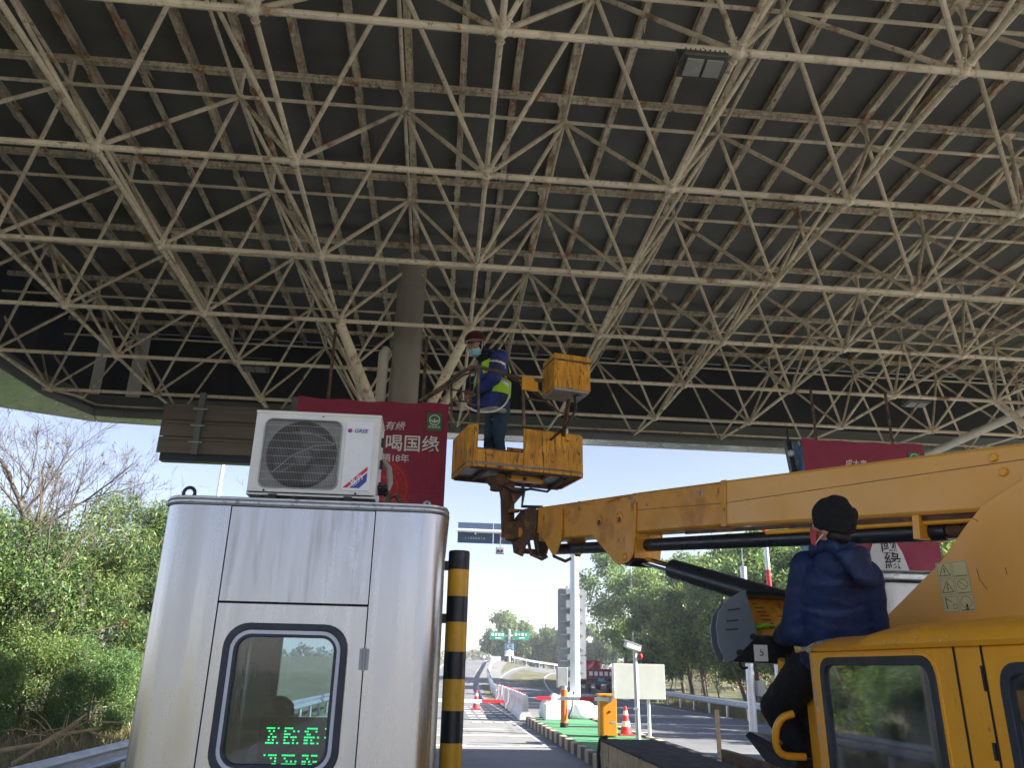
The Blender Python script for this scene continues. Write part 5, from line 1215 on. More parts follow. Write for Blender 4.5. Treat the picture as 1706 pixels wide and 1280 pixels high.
MB().box((a+b)/2+V((0, -.08, 0)), (.62, .02, .45)).build('camera_symbol', mt['white'], s); MB().box((a+b)/2+V((.05, -.1, 0)), (.4, .02, .24)).build('camera_symbol', mt['signdark'], s)
a, b = at(841, 1084, D=129.6), at(856, 1094, D=129.6); MB().box((a+b)/2, (b.x-a.x, .1, a.z-b.z)).build('notice_panel', mt['pole'], T)
sd = thing('arrow_sign', 'small green arrow sign at the road fork below the direction signs', 'road sign', at(851, 1122, D=128))
a, b = at(846, 1112, D=128), at(857, 1122, D=128); MB().box((a+b)/2, (b.x-a.x, .08, a.z-b.z)).build('panel', mt['greensign'], sd)
c = (a+b)/2+V((-.1, -.08, 0)); MB().prism([c+V((-.25, 0, -.3)), c+V((.35, 0, 0)), c+V((-.25, 0, .3))], (0, -.02, 0)).build('arrow', mt['white'], sd)
MB().tube((a+b)/2+V((0, .06, 0)), at(851, 1130, D=128), .06, n=8).build('post', mt['pole'], sd)
# camera pole, white board, cone on the board
cx0, cy0 = 5.16, 20.9
cp_ = thing('camera_pole', 'slim white pole with a tilted surveillance camera in front of the white board', 'camera pole', (cx0, cy0, .19))
ct = at(1055, 1085, D=20.3)
MB().tube((cx0, cy0, .19), (ct.x, cy0, ct.z), .062, .055, n=14).build('pole_tube', mt['pole'], cp_)
R = Matrix.Rotation(.28, 3, 'Y') @ rotz(.2)
cc = MB().box((ct.x-.07, cy0-.03, ct.z+.1), (.42, .18, .15), R).build('camera_body', mt['whitepaint'], cp_, bevel=.02)
MB().box((ct.x-.09, cy0-.03, ct.z+.19), (.50, .22, .025), R).build('sun_shield', mt['greysign'], cc)
MB().lathe([(.05, 0), (.05, .03)], (ct.x-.28, cy0-.03, ct.z+.045), (-1, 0, -.25), 12).build('lens', mt['black'], cc)
MB().box((ct.x+.05, cy0, ct.z-.02), (.06, .08, .16)).build('mount', mt['greysign'], cp_)
MB().ell((ct.x+.14, cy0-.05, ct.z-.14), (.045, .045, .07)).build('red_beacon', mt['redwhite'], cp_)
MB().box((cx0-.05, cy0-.07, .95), (.14, .03, .05)).build('band_clamp', mt['galv'], cp_)
bd = thing('notice_board', 'white back of a notice board on two legs behind the camera pole', 'board', (5.4, 21.8, .19))
a, b = at(1019, 1106, Y=21.8), at(1109, 1167, Y=21.8)
MB().box(((a.x+b.x)/2, 21.8, (a.z+b.z)/2), (b.x-a.x, .05, a.z-b.z)).build('board_panel', mt['board'], bd, bevel=.01)
for x in (a.x+.65, b.x-.45): MB().tube((x, 21.86, .0), (x, 21.86, a.z-.1), .045, n=10).build('leg', mt['pole'], bd)
MB().box((a.x+.02, 21.78, (a.z+b.z)/2), (.05, .07, a.z-b.z+.02)).build('edge_trim', mt['galv'], bd)
# slim posts and poles at the right
pw = thing('lamp_pole', 'white pole with a small grey box in front of the right trees', 'pole', (9.9, 25.6, 0))
wt = at(1238, 945, Y=25.6)
MB().tube((at(1256, 1230, Y=25.6).x, 25.6, 0), (wt.x, 25.6, wt.z), .13, .10, n=16).build('pole_tube', mt['pole'], pw)
MB().tube((wt.x, 25.6, wt.z), (wt.x, 25.6, wt.z+.9), .015, n=6).build('lightning_rod', mt['galv'], pw)
q = at(1267, 1148, Y=25.5); MB().box(q, (.26, .2, .45)).build('junction_box', mt['greysign'], pw, bevel=.02)
rp = thing('barred_post', 'tall red and white banded post rising behind the black rod', 'post', (12.7, 29.5, 0))
zs_ = [-.05, 2.2, 4.4, 4.9, 5.6, 6.6, 7.4]
for k in range(6): MB().tube((at(1284, 1000, Y=29.5).x, 29.5, zs_[k]), (at(1284, 1000, Y=29.5).x, 29.5, zs_[k+1]-.003), .09, n=12).build('band', mt['pole' if k % 2 == 0 else 'redwhite'], rp)
tp_ = thing('lamp_pole', 'hair thin pale lamp pole standing before the right trees', 'pole', at(1058, 1150, D=60))
a = at(1058, 940, D=60); b = at(1058, 1165, D=60); MB().path([b, (b.x, b.y, a.z), (b.x-.0, b.y, a.z+.3)], .06, 8).build('pole_tube', mt['pole'], tp_)
MB().box((b.x-.25, b.y, a.z+.32), (.7, .2, .1)).build('lamp_head', mt['greysign'], tp_)
bp2 = thing('bollard', 'thin brown post on the right road behind the truck', 'post', (6.42, 18.6, 0))
MB().box((6.42, 18.6, .53), (.085, .06, 1.06)).build('shaft', mt['wood'], bp2); MB().box((6.42, 18.6, 1.07), (.095, .07, .02)).build('cap', mt['brown'], bp2)
lp = thing('lamp_pole', 'thin white lamp pole seen under the lane sign behind the booth', 'pole', (-11.4, 40, 0))
a = at(374, 765, Y=40); MB().tube((a.x-.2, 40, 0), (a.x, 40, a.z+1.5), .13, .09, n=12).build('pole_tube', mt['pole'], lp); MB().box((a.x+.5, 40, a.z+1.5), (1.2, .25, .12)).build('lamp_head', mt['greysign'], lp)
# white booth roof past the boom
wb = thing('white_booth', 'white booth with a rounded grey edged roof beyond the seated operator', 'booth', (8.3, 11.6, .19))
zt_ = at(1490, 958, Y=10.6).z; x0 = at(1462, 985, Y=10.6).x
MB().prism([p+V((0, 0, .19)) for p in [V((x0+.9+a, 11.7+b, 0)) for a, b in rrect(1.9, 2.3, .3, 8)]], (0, 0, zt_-.30)).build('body', mt['whitepaint'], wb, bevel=.03)
MB().prism([p+V((0, 0, zt_-.07)) for p in [V((x0+.9+a, 11.7+b, 0)) for a, b in rrect(1.96, 2.36, .32, 8)]], (0, 0, .09)).build('roof_rim', mt['alu'], wb, bevel=.02)
MB().box((x0+.9, 10.54, 1.6), (1.0, .02, .8)).build('window_glass', mt['cabglass'], wb)
# lorry on the far road
lr = thing('lorry', 'red cargo lorry seen from behind on the far side road', 'lorry', (12.6, 62, 0))
p = at(1002, 1165, D=60); gx_, gy_ = p.x, p.y; gzz = gz(gx_, gy_)
MB().box((gx_, gy_+2.5, gzz+1.0), (2.2, 5.0, .12)).build('bed', mt['blackm'], lr)
for k in range(7): MB().box((gx_-1.05+k*.35, gy_, gzz+1.42), (.32, .06, .7)).build('tail_board', mt['truckred'], lr)
for x in (-1.1, 1.1): MB().box((gx_+x, gy_+2.5, gzz+1.42), (.05, 5, .7)).build('side_board', mt['truckred'], lr)
mb = MB()
for k in range(5): mb.box((gx_-.8+k*.4, gy_-.04, gzz+1.42), (.26, .02, .3))
mb.build('tail_mark', mt['white'], lr, kind='stuff')
MB().box((gx_, gy_+5.9, gzz+1.5), (2.1, 1.7, 1.9)).build('cab', mt['truckred'], lr, bevel=.08)
MB().box((gx_, gy_-.02, gzz+.75), (2.1, .08, .22)).build('bumper', mt['signblue'], lr)
for x in (-.85, .85):
    for y in (.9, 5.6): MB().lathe([(.2, -.15), (.5, -.15), (.5, .15), (.2, .15)], (gx_+x, gy_+y, gzz+.5), (1, 0, 0), 18).build('wheel', mt['tyre'], lr)
    MB().box((gx_+x, gy_-.07, gzz+.78), (.3, .03, .14)).build('tail_lamp', mt['taillamp'], lr)
MB().box((gx_, gy_-.03, gzz+.98), (.5, .03, .2)).build('number_plate', mt['bluesign'], lr)
# ================================================================= TREES AND PLANTS
def fast_mesh(name, vs, faces4, mats, midx=None, smooth=False):
    me = bpy.data.meshes.new(name); nv, nf = len(vs), len(faces4)
    me.vertices.add(nv); me.vertices.foreach_set('co', np.asarray(vs, np.float32).ravel())
    me.loops.add(nf*4); me.loops.foreach_set('vertex_index', np.asarray(faces4, np.int32).ravel())
    me.polygons.add(nf); me.polygons.foreach_set('loop_start', np.arange(nf, dtype=np.int32)*4)
    for m in mats: me.materials.append(m)
    if midx is not None: me.polygons.foreach_set('material_index', midx)
    if smooth: me.polygons.foreach_set('use_smooth', np.ones(nf, bool))
    me.update(calc_edges=True); me.validate(); return me
def leaf_mesh(name, clumps, n, size, mats, seed, droop=.3, aspect=.42, mfrac=(1,)):
    """n leaves spread through ellipsoid clumps [(centre, radii, weight)]; each leaf a folded diamond"""
    g = np.random.default_rng(seed)
    C_ = np.array([c[0] for c in clumps]); R_2 = np.array([c[1] for c in clumps]); W = np.array([c[2] for c in clumps], float); W /= W.sum()
    k = g.choice(len(clumps), n, p=W)
    d = g.normal(size=(n, 3)); d /= np.linalg.norm(d, axis=1)[:, None]
    r = g.random(n)**.42; p = C_[k]+d*R_2[k]*r[:, None]
    # sub-tufts: pull leaves toward local twig ends
    tw = p[g.integers(0, n, max(8, n//14))]; idx = g.integers(0, len(tw), n); near = tw[idx]; sel = g.random(n) < .62
    spread = R_2.mean()*.20
    p[sel] = near[sel]+g.normal(size=(sel.sum(), 3))*spread
    a = d*.7+g.normal(size=(n, 3))*.7; a[:, 2] -= droop; a /= np.linalg.norm(a, axis=1)[:, None]
    b = np.cross(a, g.normal(size=(n, 3))); b /= np.linalg.norm(b, axis=1)[:, None]
    nn = np.cross(a, b)
    s = size*(.6+.8*g.random(n))[:, None]
    base = p; tip = p+a*s; m1 = p+a*s*.45+b*s*aspect*.5+nn*s*.07; m2 = p+a*s*.45-b*s*aspect*.5+nn*s*.07
    vs = np.stack([base, m1, tip, m2], 1).reshape(-1, 3); f = np.arange(n*4).reshape(n, 4)
    mi = g.choice(len(mats), n, p=np.array(mfrac)/sum(mfrac)).astype(np.int32)
    return fast_mesh(name, vs, f, mats, mi)
def branch_mesh(name, mat, seed, h, r0, levels=4, spread=.5, kids=(3, 5), up=.25, lean=(0, 0), jag=.12, min_r=.004, start=.25, tips=None, seglen=.4, ratio=.62):
    g = random.Random(seed); vs, fs = [], []
    def seg(pts, rs, n):
        b = len(vs); a = None
        for i, p in enumerate(pts):
            d = (pts[min(i+1, len(pts)-1)]-pts[max(i-1, 0)]).normalized()
            if a is None: a = ortho(d)[0]
            a = (a-d*a.dot(d)); a = a.normalized() if a.length > 1e-5 else ortho(d)[0]; c = d.cross(a)
            for j in range(n): t = 2*PI*j/n; vs.append(p+(a*math.cos(t)+c*math.sin(t))*rs[i])
        for i in range(len(pts)-1):
            for j in range(n): fs.append((b+i*n+j, b+i*n+(j+1) % n, b+(i+1)*n+(j+1) % n, b+(i+1)*n+j))
    def grow(p, d, L, r, lv):
        n = max(3, int(L/seglen)); pts, rs = [p], [r]; q = p; dd = d
        for i in range(n):
            dd = (dd+V((g.gauss(0, jag), g.gauss(0, jag), g.gauss(0, jag)+up*.12))).normalized(); q = q+dd*(L/n); pts.append(q); rs.append(max(min_r*.6, r*(1-.75*(i+1)/n)))
        seg(pts, rs, 8 if lv == 0 else 5 if lv == 1 else 3)
        if lv >= levels-1:
            if tips is not None: tips.append(pts[-1])
            return
        for k in range(g.randint(*kids)+(3 if lv == 0 else 0)):
            t = g.uniform(start if lv == 0 else .15, .98); i = min(n-1, int(t*n)); b = pts[i].lerp(pts[i+1], t*n-i)
            ax = ortho((pts[i+1]-pts[i]).normalized()); an = g.uniform(0, 2*PI); sd = ax[0]*math.cos(an)+ax[1]*math.sin(an)
            nd = ((pts[i+1]-pts[i]).normalized()*(1-spread)+sd*spread*g.uniform(.8, 1.3)+V((0, 0, up))).normalized()
            grow(b, nd, L*ratio*g.uniform(.6, 1.1)*(1-.35*t), max(min_r, rs[i]*.55), lv+1)
    grow(V((0, 0, -.1)), V((lean[0], lean[1], 1)).normalized(), h, r0, 0)
    return fast_mesh(name, [tuple(v) for v in vs], fs, [mat], None, True)
def put_mesh(name, me, parent=None, loc=(0, 0, 0), rz=0, s=1):
    o = bpy.data.objects.new(name, me); COL.objects.link(o); o.parent = parent; o.location = loc; o.rotation_euler = (0, 0, rz); o.scale = (s, s, s) if not isinstance(s, tuple) else s; return o
def crown_clumps(seed, h0, h1, r, n=16):
    g = random.Random(seed); out = []
    for k in range(n):
        t = g.random(); z = h0+(h1-h0)*t; rr_ = r*(math.sin(PI*(.15+.72*t))**.7); a = g.uniform(0, 2*PI); q = rr_*math.sqrt(g.uniform(.15, 1))
        cr = r*g.uniform(.24, .42); out.append(((q*math.cos(a), q*math.sin(a), z), (cr, cr, cr*g.uniform(.65, .9)), cr**2))
    return out
# --- evergreen trees right of the road
protos = []
for k, (h0, h1, r, mats, fr) in enumerate(((2.4, 8.4, 2.9, ('leafa', 'leafe'), (1, .45)), (2.8, 9.2, 3.3, ('leafa', 'leafe'), (1, .25)), (2.2, 7.4, 2.6, ('leafb', 'leafe'), (1, .5)))):
    protos.append((leaf_mesh('crown', crown_clumps(40+k, h0, h1, r, 22), 19000, .24, [mt[m] for m in mats], 5+k, .35, .5, fr), branch_mesh('trunk', mt['bark'], 21+k, h1*.75, .15, 3, .5, (4, 6), .2, (.05*k, .03), .10, .012, .3, None, .5)))
def tree(x, y, k, s, rz, label, group):
    c, t_ = protos[k]; z = gz(x, y)-.1
    t = thing('evergreen_tree', label, 'tree', (x, y, z), group)
    put_mesh('trunk', t_, t, (0, 0, 0), rz, s); put_mesh('crown', c, t, (0, 0, 0), rz, (s, s, s*rnd.uniform(.92, 1.08)))
GT = 'evergreen trees beyond the right guardrail'
row = [(17.0, 64, 1, 1.0, 'broad evergreen tree whose crown edge meets the tall grey sign panels'), (15.6, 57, 2, .85, 'yellow green bushy tree between the tall sign and the white board'), (18.4, 55, 0, 1.08, 'dark evergreen tree behind the left end of the white board'), (19.2, 48.5, 1, .98, 'tall evergreen tree behind the thin pale lamp pole'), (19.5, 43, 0, 1.02, 'evergreen tree above the right edge of the white board'), (19.0, 37.5, 2, .98, 'light green tree left of the control console'), (18.2, 33, 1, .86, 'evergreen tree behind the black lift cylinder'), (19.8, 30, 0, .98, 'evergreen tree behind the white pole with the grey box'), (18.6, 26.5, 2, .92, 'sunlit tree seen left of the seated operator'), (22.5, 58, 1, 1.15, 'taller evergreen tree in the second row behind the thin lamp pole'), (23.5, 47, 0, 1.2, 'taller evergreen tree in the second row above the white board'), (23.5, 38, 1, 1.12, 'taller evergreen tree in the second row above the lift cylinder'), (23.5, 30, 1, 1.1, 'taller evergreen tree in the second row behind the red and white post'), (24, 72, 0, 1.1, 'far evergreen tree at the left end of the second row'), (21, 76, 2, 1.0, 'small far tree where the road bends behind the tall sign'), (22, 22, 0, 1.0, 'evergreen tree hidden behind the seated operator'), (16.4, 51.5, 2, .95, 'yellow green tree filling the gap left of the thin pale lamp pole'), (17.6, 45.5, 2, .9, 'yellow green tree filling the gap right of the thin pale lamp pole'), (17.4, 40, 1, .85, 'bushy evergreen tree over the right end of the white board'), (17.4, 74, 1, 1.25, 'pale evergreen tree rising beside the right edge of the tall sign'), (20.5, 67, 0, 1.2, 'large evergreen tree behind the one that meets the tall sign')]
for k, (x, y, pk, s, lb) in enumerate(row): tree(x, y, pk, s, rnd.uniform(0, 6.28), lb, GT)
# bare understory saplings between guardrail and trees
bare = [branch_mesh('stem', mt['twig'], 60+k, 3.6+.5*k, .05, 4, .42, (3, 5), .25, (.1*(k-1), .05), .12, .006, .12, None, .35) for k in range(3)]
for k in range(12):
    y = 26+k*3.4+rnd.uniform(-1, 1); x = 15.2+(.05*(y-26))+rnd.uniform(0, 1.8)
    t = thing('bare_sapling', 'slender bare sapling behind the right guardrail below the evergreen crowns', 'sapling', (x, y, gz(x, y)), 'bare saplings behind the right guardrail')
    put_mesh('stem', bare[k % 3], t, (0, 0, 0), rnd.uniform(0, 6.28), rnd.uniform(.8, 1.25))
# trunks that stand clear: pale straight stems
# --- far trees at the fork and on the skyline
far = [leaf_mesh('crown', crown_clumps(80+k, 1.2, 6.4, 2.6, 14), 3600, .45, [mt['leafd'], mt['leafa'], mt['leafe']], 31+k, .3, .6, (1, .6, .3)) for k in range(2)]
ftr = branch_mesh('trunk', mt['bark'], 88, 4.5, .14, 2, .5, (3, 4), .2, (0, 0), .1, .02, .3, None, .6)
spots = [(11.6, 146, 1.25), (13.8, 143, 1.1), (16.2, 141, 1.0), (18.4, 140, 1.05), (20.6, 139, .95), (22.8, 138, .95), (25, 137, .9), (27.2, 135, .95), (29.5, 133, .9), (13, 152, 1.4), (17.5, 150, 1.2), (22, 148, 1.15), (26.5, 146, 1.1), (31, 128, 1.0), (33.5, 122, 1.05)]
for k, (x, y, s) in enumerate(spots):
    t = thing('far_tree', 'far dull green tree in the clump behind the road fork and direction signs', 'tree', (x, y, gz(x, y)), 'far trees behind the road fork')
    put_mesh('trunk', ftr, t, (0, 0, 0), k, s); put_mesh('crown', far[k % 2], t, (0, 0, 0), k*1.7, s)
cl = []; g = random.Random(9)
for k in range(60): x = -70+k*3.2+g.uniform(-2, 2); cl.append(((x, 300+g.uniform(-15, 15), 3.6+g.uniform(-.8, 1.6)), (4.0, 3.5, 3.2), 1))
o = put_mesh('far_woodland', leaf_mesh('far_woodland', cl, 14000, 1.3, [mt['leafd'], mt['leaff']], 77, .2, .8, (1, .5))); tag(o, 'low hazy woodland on the skyline beyond the hump of the exit road', 'woodland', None, 'stuff')
cl = []; g = random.Random(19)
for k in range(150):
    y = g.uniform(18, 95); x = 21+(y-20)*.06+g.uniform(0, 14); h_ = g.uniform(.4, 2.6); cl.append(((x, y, gz(x, y)+h_), (1.5, 1.5, 1.2), 1))
o = put_mesh('undergrowth', leaf_mesh('undergrowth', cl, 26000, .34, [mt['leaff'], mt['leafd'], mt['leafe']], 78, .2, .4, (1, .8, .5))); tag(o, 'brown and dull green undergrowth between the trunks right of the road', 'undergrowth', None, 'stuff')
# --- leafy shrubs left of the booth
sh = []
for k, (h, r, mats, fr) in enumerate(((4.7, 1.9, ('leafb', 'leafc', 'leaff'), (1, .25, .03)), (4.2, 1.8, ('leafa', 'leafb', 'leaff'), (1, .7, .03)), (5.0, 1.6, ('leafc', 'leafb', 'strawm'), (1, .9, .1)))):
    sh.append((leaf_mesh('foliage', crown_clumps(120+k, .3, h-.4, r, 30), 40000, (.08, .085, .12)[k], [mt[m] for m in mats], 51+k, .55, (.42, .42, .2)[k], fr), branch_mesh('stem', mt['bark'], 131+k, h*.8, .06, 3, .45, (4, 6), .3, (.04, .06), .1, .008, .1, None, .4)))
GS = 'leafy shrubs left of the toll booth'
for x, y, k, s, lb in [(1.32*a_, 1.32*b_+.4, c_, 1.3*d_, e_) for a_, b_, c_, d_, e_ in ((-6.6, 18.2, 2, 1.0, 'tall yellow green bamboo like shrub against the left edge of the booth'), (-8.6, 16.6, 0, 1.02, 'bright leafy shrub in the middle of the left thicket'), (-10.6, 15.8, 1, 1.05, 'dark blue green shrub under the bare tree at the picture edge'), (-8.0, 20.6, 0, 1.12, 'leafy shrub topping the thicket behind the bright one'), (-10.6, 19.6, 2, .98, 'pale narrow leaved shrub at the back of the left thicket'), (-12.6, 17.8, 1, 1.1, 'dark shrub at the far left edge of the thicket'), (-6.2, 23, 1, 1.0, 'dark shrub farther along the guardrail left of the booth'), (-7.6, 14.4, 1, .42, 'low dark shrub just behind the guardrail'), (-9.4, 13.4, 2, .40, 'low bright grassy shrub at the lower left corner'), (-6.1, 15.4, 1, .44, 'low dark shrub filling the foot of the thicket next to the booth'), (-7.5, 16.0, 0, .50, 'low bright shrub filling the foot of the thicket in the middle'), (-9.2, 15.2, 1, .52, 'low bluish shrub filling the foot of the thicket at its left'))]:
    t = thing('leafy_shrub', lb, 'shrub', (x, y, gz(x, y)), GS)
    put_mesh('stem', sh[k][1], t, (0, 0, 0), x, s); put_mesh('foliage', sh[k][0], t, (0, 0, 0), x*3, s)
# --- bare trees left
GB = 'bare winter trees left of the toll booth'
for px, D_, h, r, lean, sd, lb, rz in ((8, 20.0, 8.8, .17, (.10, .0), 201, 'largest bare tree with a pale trunk at the left edge of the picture', 0), (110, 24, 9.6, .12, (.22, .05), 202, 'bare slanting tree with fine twigs left of the lane sign', 0), (-40, 24, 9.6, .14, (.1, 0), 203, 'bare tree behind the largest one at the left edge', 0), (330, 30, 9.4, .10, (.1, 0), 204, 'thin bare tree seen under the lane sign beside the air conditioner', 0), (-30, 19, 7.6, .10, (.42, .12), 205, 'bare sapling leaning right over the leafy shrubs', 0), (205, 27, 9.2, .11, (.05, .0), 206, 'bare many twigged tree midway between the lane sign and the picture edge', 0), (60, 22, 7.8, .08, (.28, .05), 207, 'thin bare tree leaning away from the largest one', 0)):
    q_ = at(px, 1000, D=D_); x, y = q_.x, q_.y
    tips = []
    me = branch_mesh('trunk', mt['twig'], sd, h*.86, r*.95, 5, .46, (4, 6), .20, lean, .11, .0052, .16, tips, .35, .62)
    t = thing('bare_tree', lb, 'tree', (x, y, gz(x, y)), GB); put_mesh('trunk', me, t)
    g = random.Random(sd); tp2 = g.sample(tips, min(90, len(tips)))
    cl = [(tuple(p), (.12, .12, .12), 1) for p in tp2]
    put_mesh('dry_leaves', leaf_mesh('dry_leaves', cl, 160, .09, [mt['leaff']], sd, .8, .4), t)
# fallen dry branches in the lower left corner
fb = thing('fallen_branch', 'dry pale fallen branches on the ground in the lower left corner', 'branch', at(60, 1240, Y=13.6))
for k, pts in enumerate((((0, 1252, 13.2), (70, 1240, 13.4), (110, 1215, 13.6), (145, 1190, 13.9)), ((20, 1275, 13.1), (75, 1240, 13.4), (130, 1205, 13.8)), ((60, 1250, 13.3), (100, 1225, 13.5), (165, 1215, 13.6)), ((150, 1220, 13.6), (205, 1238, 13.9)), ((160, 1204, 14), (204, 1205, 14.2)))):
    MB().path([at(px, py, Y=y) for px, py, y in pts], [.035-.02*i/3 for i in range(len(pts))] if k < 3 else [.02, .012, ][:len(pts)], 7).build('bough', mt['deadwood'], fb)
g = random.Random(33)
for k in range(14):
    a = at(90+g.uniform(-40, 50), 1230+g.uniform(-20, 20), Y=13.4); d = V((g.uniform(-.6, .6), g.uniform(-.2, .3), g.uniform(-.1, .5)))
    MB().path([a, a+d*.5+V((0, 0, .05)), a+d], [.008, .006, .003], 5).build('twig', mt['deadwood'], fb)
# dry grass below the shrubs, and verge grass on the right
def grass(name, boxes, n, h, label, seed):
    g = np.random.default_rng(seed); out = []; P_ = []
    for (x0, x1, y0, y1, k) in boxes:
        m = int(n*k); P_.append(np.stack([g.uniform(x0, x1, m), g.uniform(y0, y1, m)], 1))
    P_ = np.concatenate(P_); m = len(P_); z = np.array([gz(a, b)-.05 for a, b in P_])
    b = np.column_stack([P_, z]); d = np.column_stack([g.normal(0, .35, m), g.normal(0, .35, m), np.ones(m)]); hh = h*(.4+.9*g.random(m))[:, None]
    s = np.column_stack([g.normal(size=m), g.normal(size=m), np.zeros(m)]); s /= np.linalg.norm(s, axis=1)[:, None]; s *= .012
    vs = np.stack([b-s, b+s, b+d*hh+s*.2, b+d*hh-s*.2], 1).reshape(-1, 3)
    o = put_mesh(name, fast_mesh(name, vs, np.arange(m*4).reshape(m, 4), [mt['strawm']])); return tag(o, label, 'grass', None, 'stuff')
grass('dry_grass', [(-16, -4.9, 9, 27, 1)], 16000, .42, 'dry straw coloured grass under the left shrubs behind the guardrail', 1)
grass('verge_grass', [(13.7, 18, 22, 40, .6), (14.4, 19, 40, 62, .4)], 14000, .35, 'dry grass verge behind the right guardrail', 2)
# ================================================================= PEOPLE
class Org(MB):
    def cap(s, p, q, r0, r1, n=14):
        p, q = V(p), V(q); d = q-p; L = d.length; d.normalize(); pts, rs = [], []
        for k in range(6): a = PI/2*(1-k/5); pts.append(p-d*r0*math.sin(a)); rs.append(max(1e-4, r0*math.cos(a)))
        for k in range(6): a = PI/2*k/5; pts.append(q+d*r1*math.sin(a)); rs.append(max(1e-4, r1*math.cos(a)))
        s.path(pts, rs, n); return s
    def chain(s, pts, rs):
        for i in range(len(pts)-1): s.cap(pts[i], pts[i+1], rs[i], rs[i+1])
        return s
    def oval(s, p, q, w0, w1, d0, d1, side, n=18, bulge=0):
        """tapered elliptical trunk from p to q: half widths w, half depths d, side = width direction"""
        p, q, sd = V(p), V(q), V(side).normalized(); ax = (q-p).normalized(); sd = (sd-ax*sd.dot(ax)).normalized(); fw = ax.cross(sd); K = 10; vs = []
        for k in range(K+1):
            t = k/K; e = 1 if 0 < k < K else .75
            for j in range(n):
                a = 2*PI*j/n; vs.append(p.lerp(q, t)+sd*math.cos(a)*(w0+(w1-w0)*t)*e+fw*math.sin(a)*(d0+(d1-d0)*t)*e)
        s.add(vs, [(k*n+j, k*n+(j+1) % n, (k+1)*n+(j+1) % n, (k+1)*n+j) for k in range(K) for j in range(n)]+[list(range(n))[::-1], list(range(K*n, K*n+n))]); return s
    def hand(s, wrist, d, back, thumb, curl=.5, k=1.):
        """palm, four unequal bent fingers, and a thumb from the side of the palm; curl closes the fingers away from the back of the hand"""
        w, d, b = V(wrist), V(d).normalized(), V(back).normalized(); th = V(thumb).normalized(); b = (b-d*b.dot(d)).normalized(); th = (th-d*th.dot(d)-b*th.dot(b)).normalized()
        for o in (-.026, -.009, .009, .026): s.cap(w+th*o*.6*k, w+d*.085*k+th*o*k, .016*k, .0125*k, 10)
        for o, L, r in ((.029, .070, .0095), (.010, .078, .0098), (-.010, .073, .0095), (-.028, .058, .0085)):
            p = w+d*.088*k+th*o*k; a = d
            for q in range(3):
                a = (a-b*math.tan(curl*(.5 if q == 0 else .85))).normalized(); e = p+a*L*k*(.45, .32, .27)[q]; s.cap(p, e, r*k*(1-.07*q), r*k*(.95-.07*q), 10); p = e
        p = w+d*.02*k+th*.026*k; a = (d*.55+th*.75-b*.25).normalized(); e = p+a*.05*k; s.cap(p, e, .015*k, .011*k, 10); a2 = (a*.7+d*.4-b*curl*.9).normalized(); s.cap(e, e+a2*.034*k, .011*k, .009*k, 10); return s
    def form(s, name, mats, parent, voxel=.012, smooth=3, wrinkle=0, wscale=8., aniso=(1, 1, 1), pick=None, base=None):
        me = bpy.data.meshes.new('t'); me.from_pydata([tuple(v) for v in s.v], [], s.f)
        bm = bmesh.new(); bm.from_mesh(me); bmesh.ops.recalc_face_normals(bm, faces=bm.faces); bm.to_mesh(me); bm.free()
        o = bpy.data.objects.new('t', me); COL.objects.link(o)
        m = o.modifiers.new('r', 'REMESH'); m.mode = 'VOXEL'; m.voxel_size = voxel
        if smooth: sm = o.modifiers.new('s', 'SMOOTH'); sm.factor = .5; sm.iterations = smooth
        out = bpy.data.meshes.new_from_object(o.evaluated_get(bpy.context.evaluated_depsgraph_get()))
        bpy.data.objects.remove(o); bpy.data.meshes.remove(me)
        o0 = top_loc(parent) if parent else V(base)
        nv = len(out.vertices); co = np.empty(nv*3); out.vertices.foreach_get('co', co); co = co.reshape(-1, 3); nr = np.empty(nv*3); out.vertices.foreach_get('normal', nr); nr = nr.reshape(-1, 3)
        if wrinkle:
            for i in range(nv):
                p = V(co[i]); q = V((p.x*aniso[0], p.y*aniso[1], p.z*aniso[2]))*wscale
                a = mnoise.noise(q); f = (1-abs(a)*2)*.7+mnoise.noise(q*2.3)*.4; co[i] += nr[i]*wrinkle*f
        out.vertices.foreach_set('co', (co-np.array(o0)).ravel())
        for mm in (mats if isinstance(mats, (list, tuple)) else [mats]): out.materials.append(mm)
        out.polygons.foreach_set('use_smooth', np.ones(len(out.polygons), bool))
        if pick:
            cs = np.empty(len(out.polygons)*3); out.polygons.foreach_get('center', cs); cs = cs.reshape(-1, 3)+np.array(o0)
            out.polygons.foreach_set('material_index', np.array([pick(V(c)) for c in cs], np.int32))
        out.update(); out.name = name
        ob = bpy.data.objects.new(name, out); COL.objects.link(ob)
        if parent: ob.parent = parent
        else: ob.location = o0
        return ob
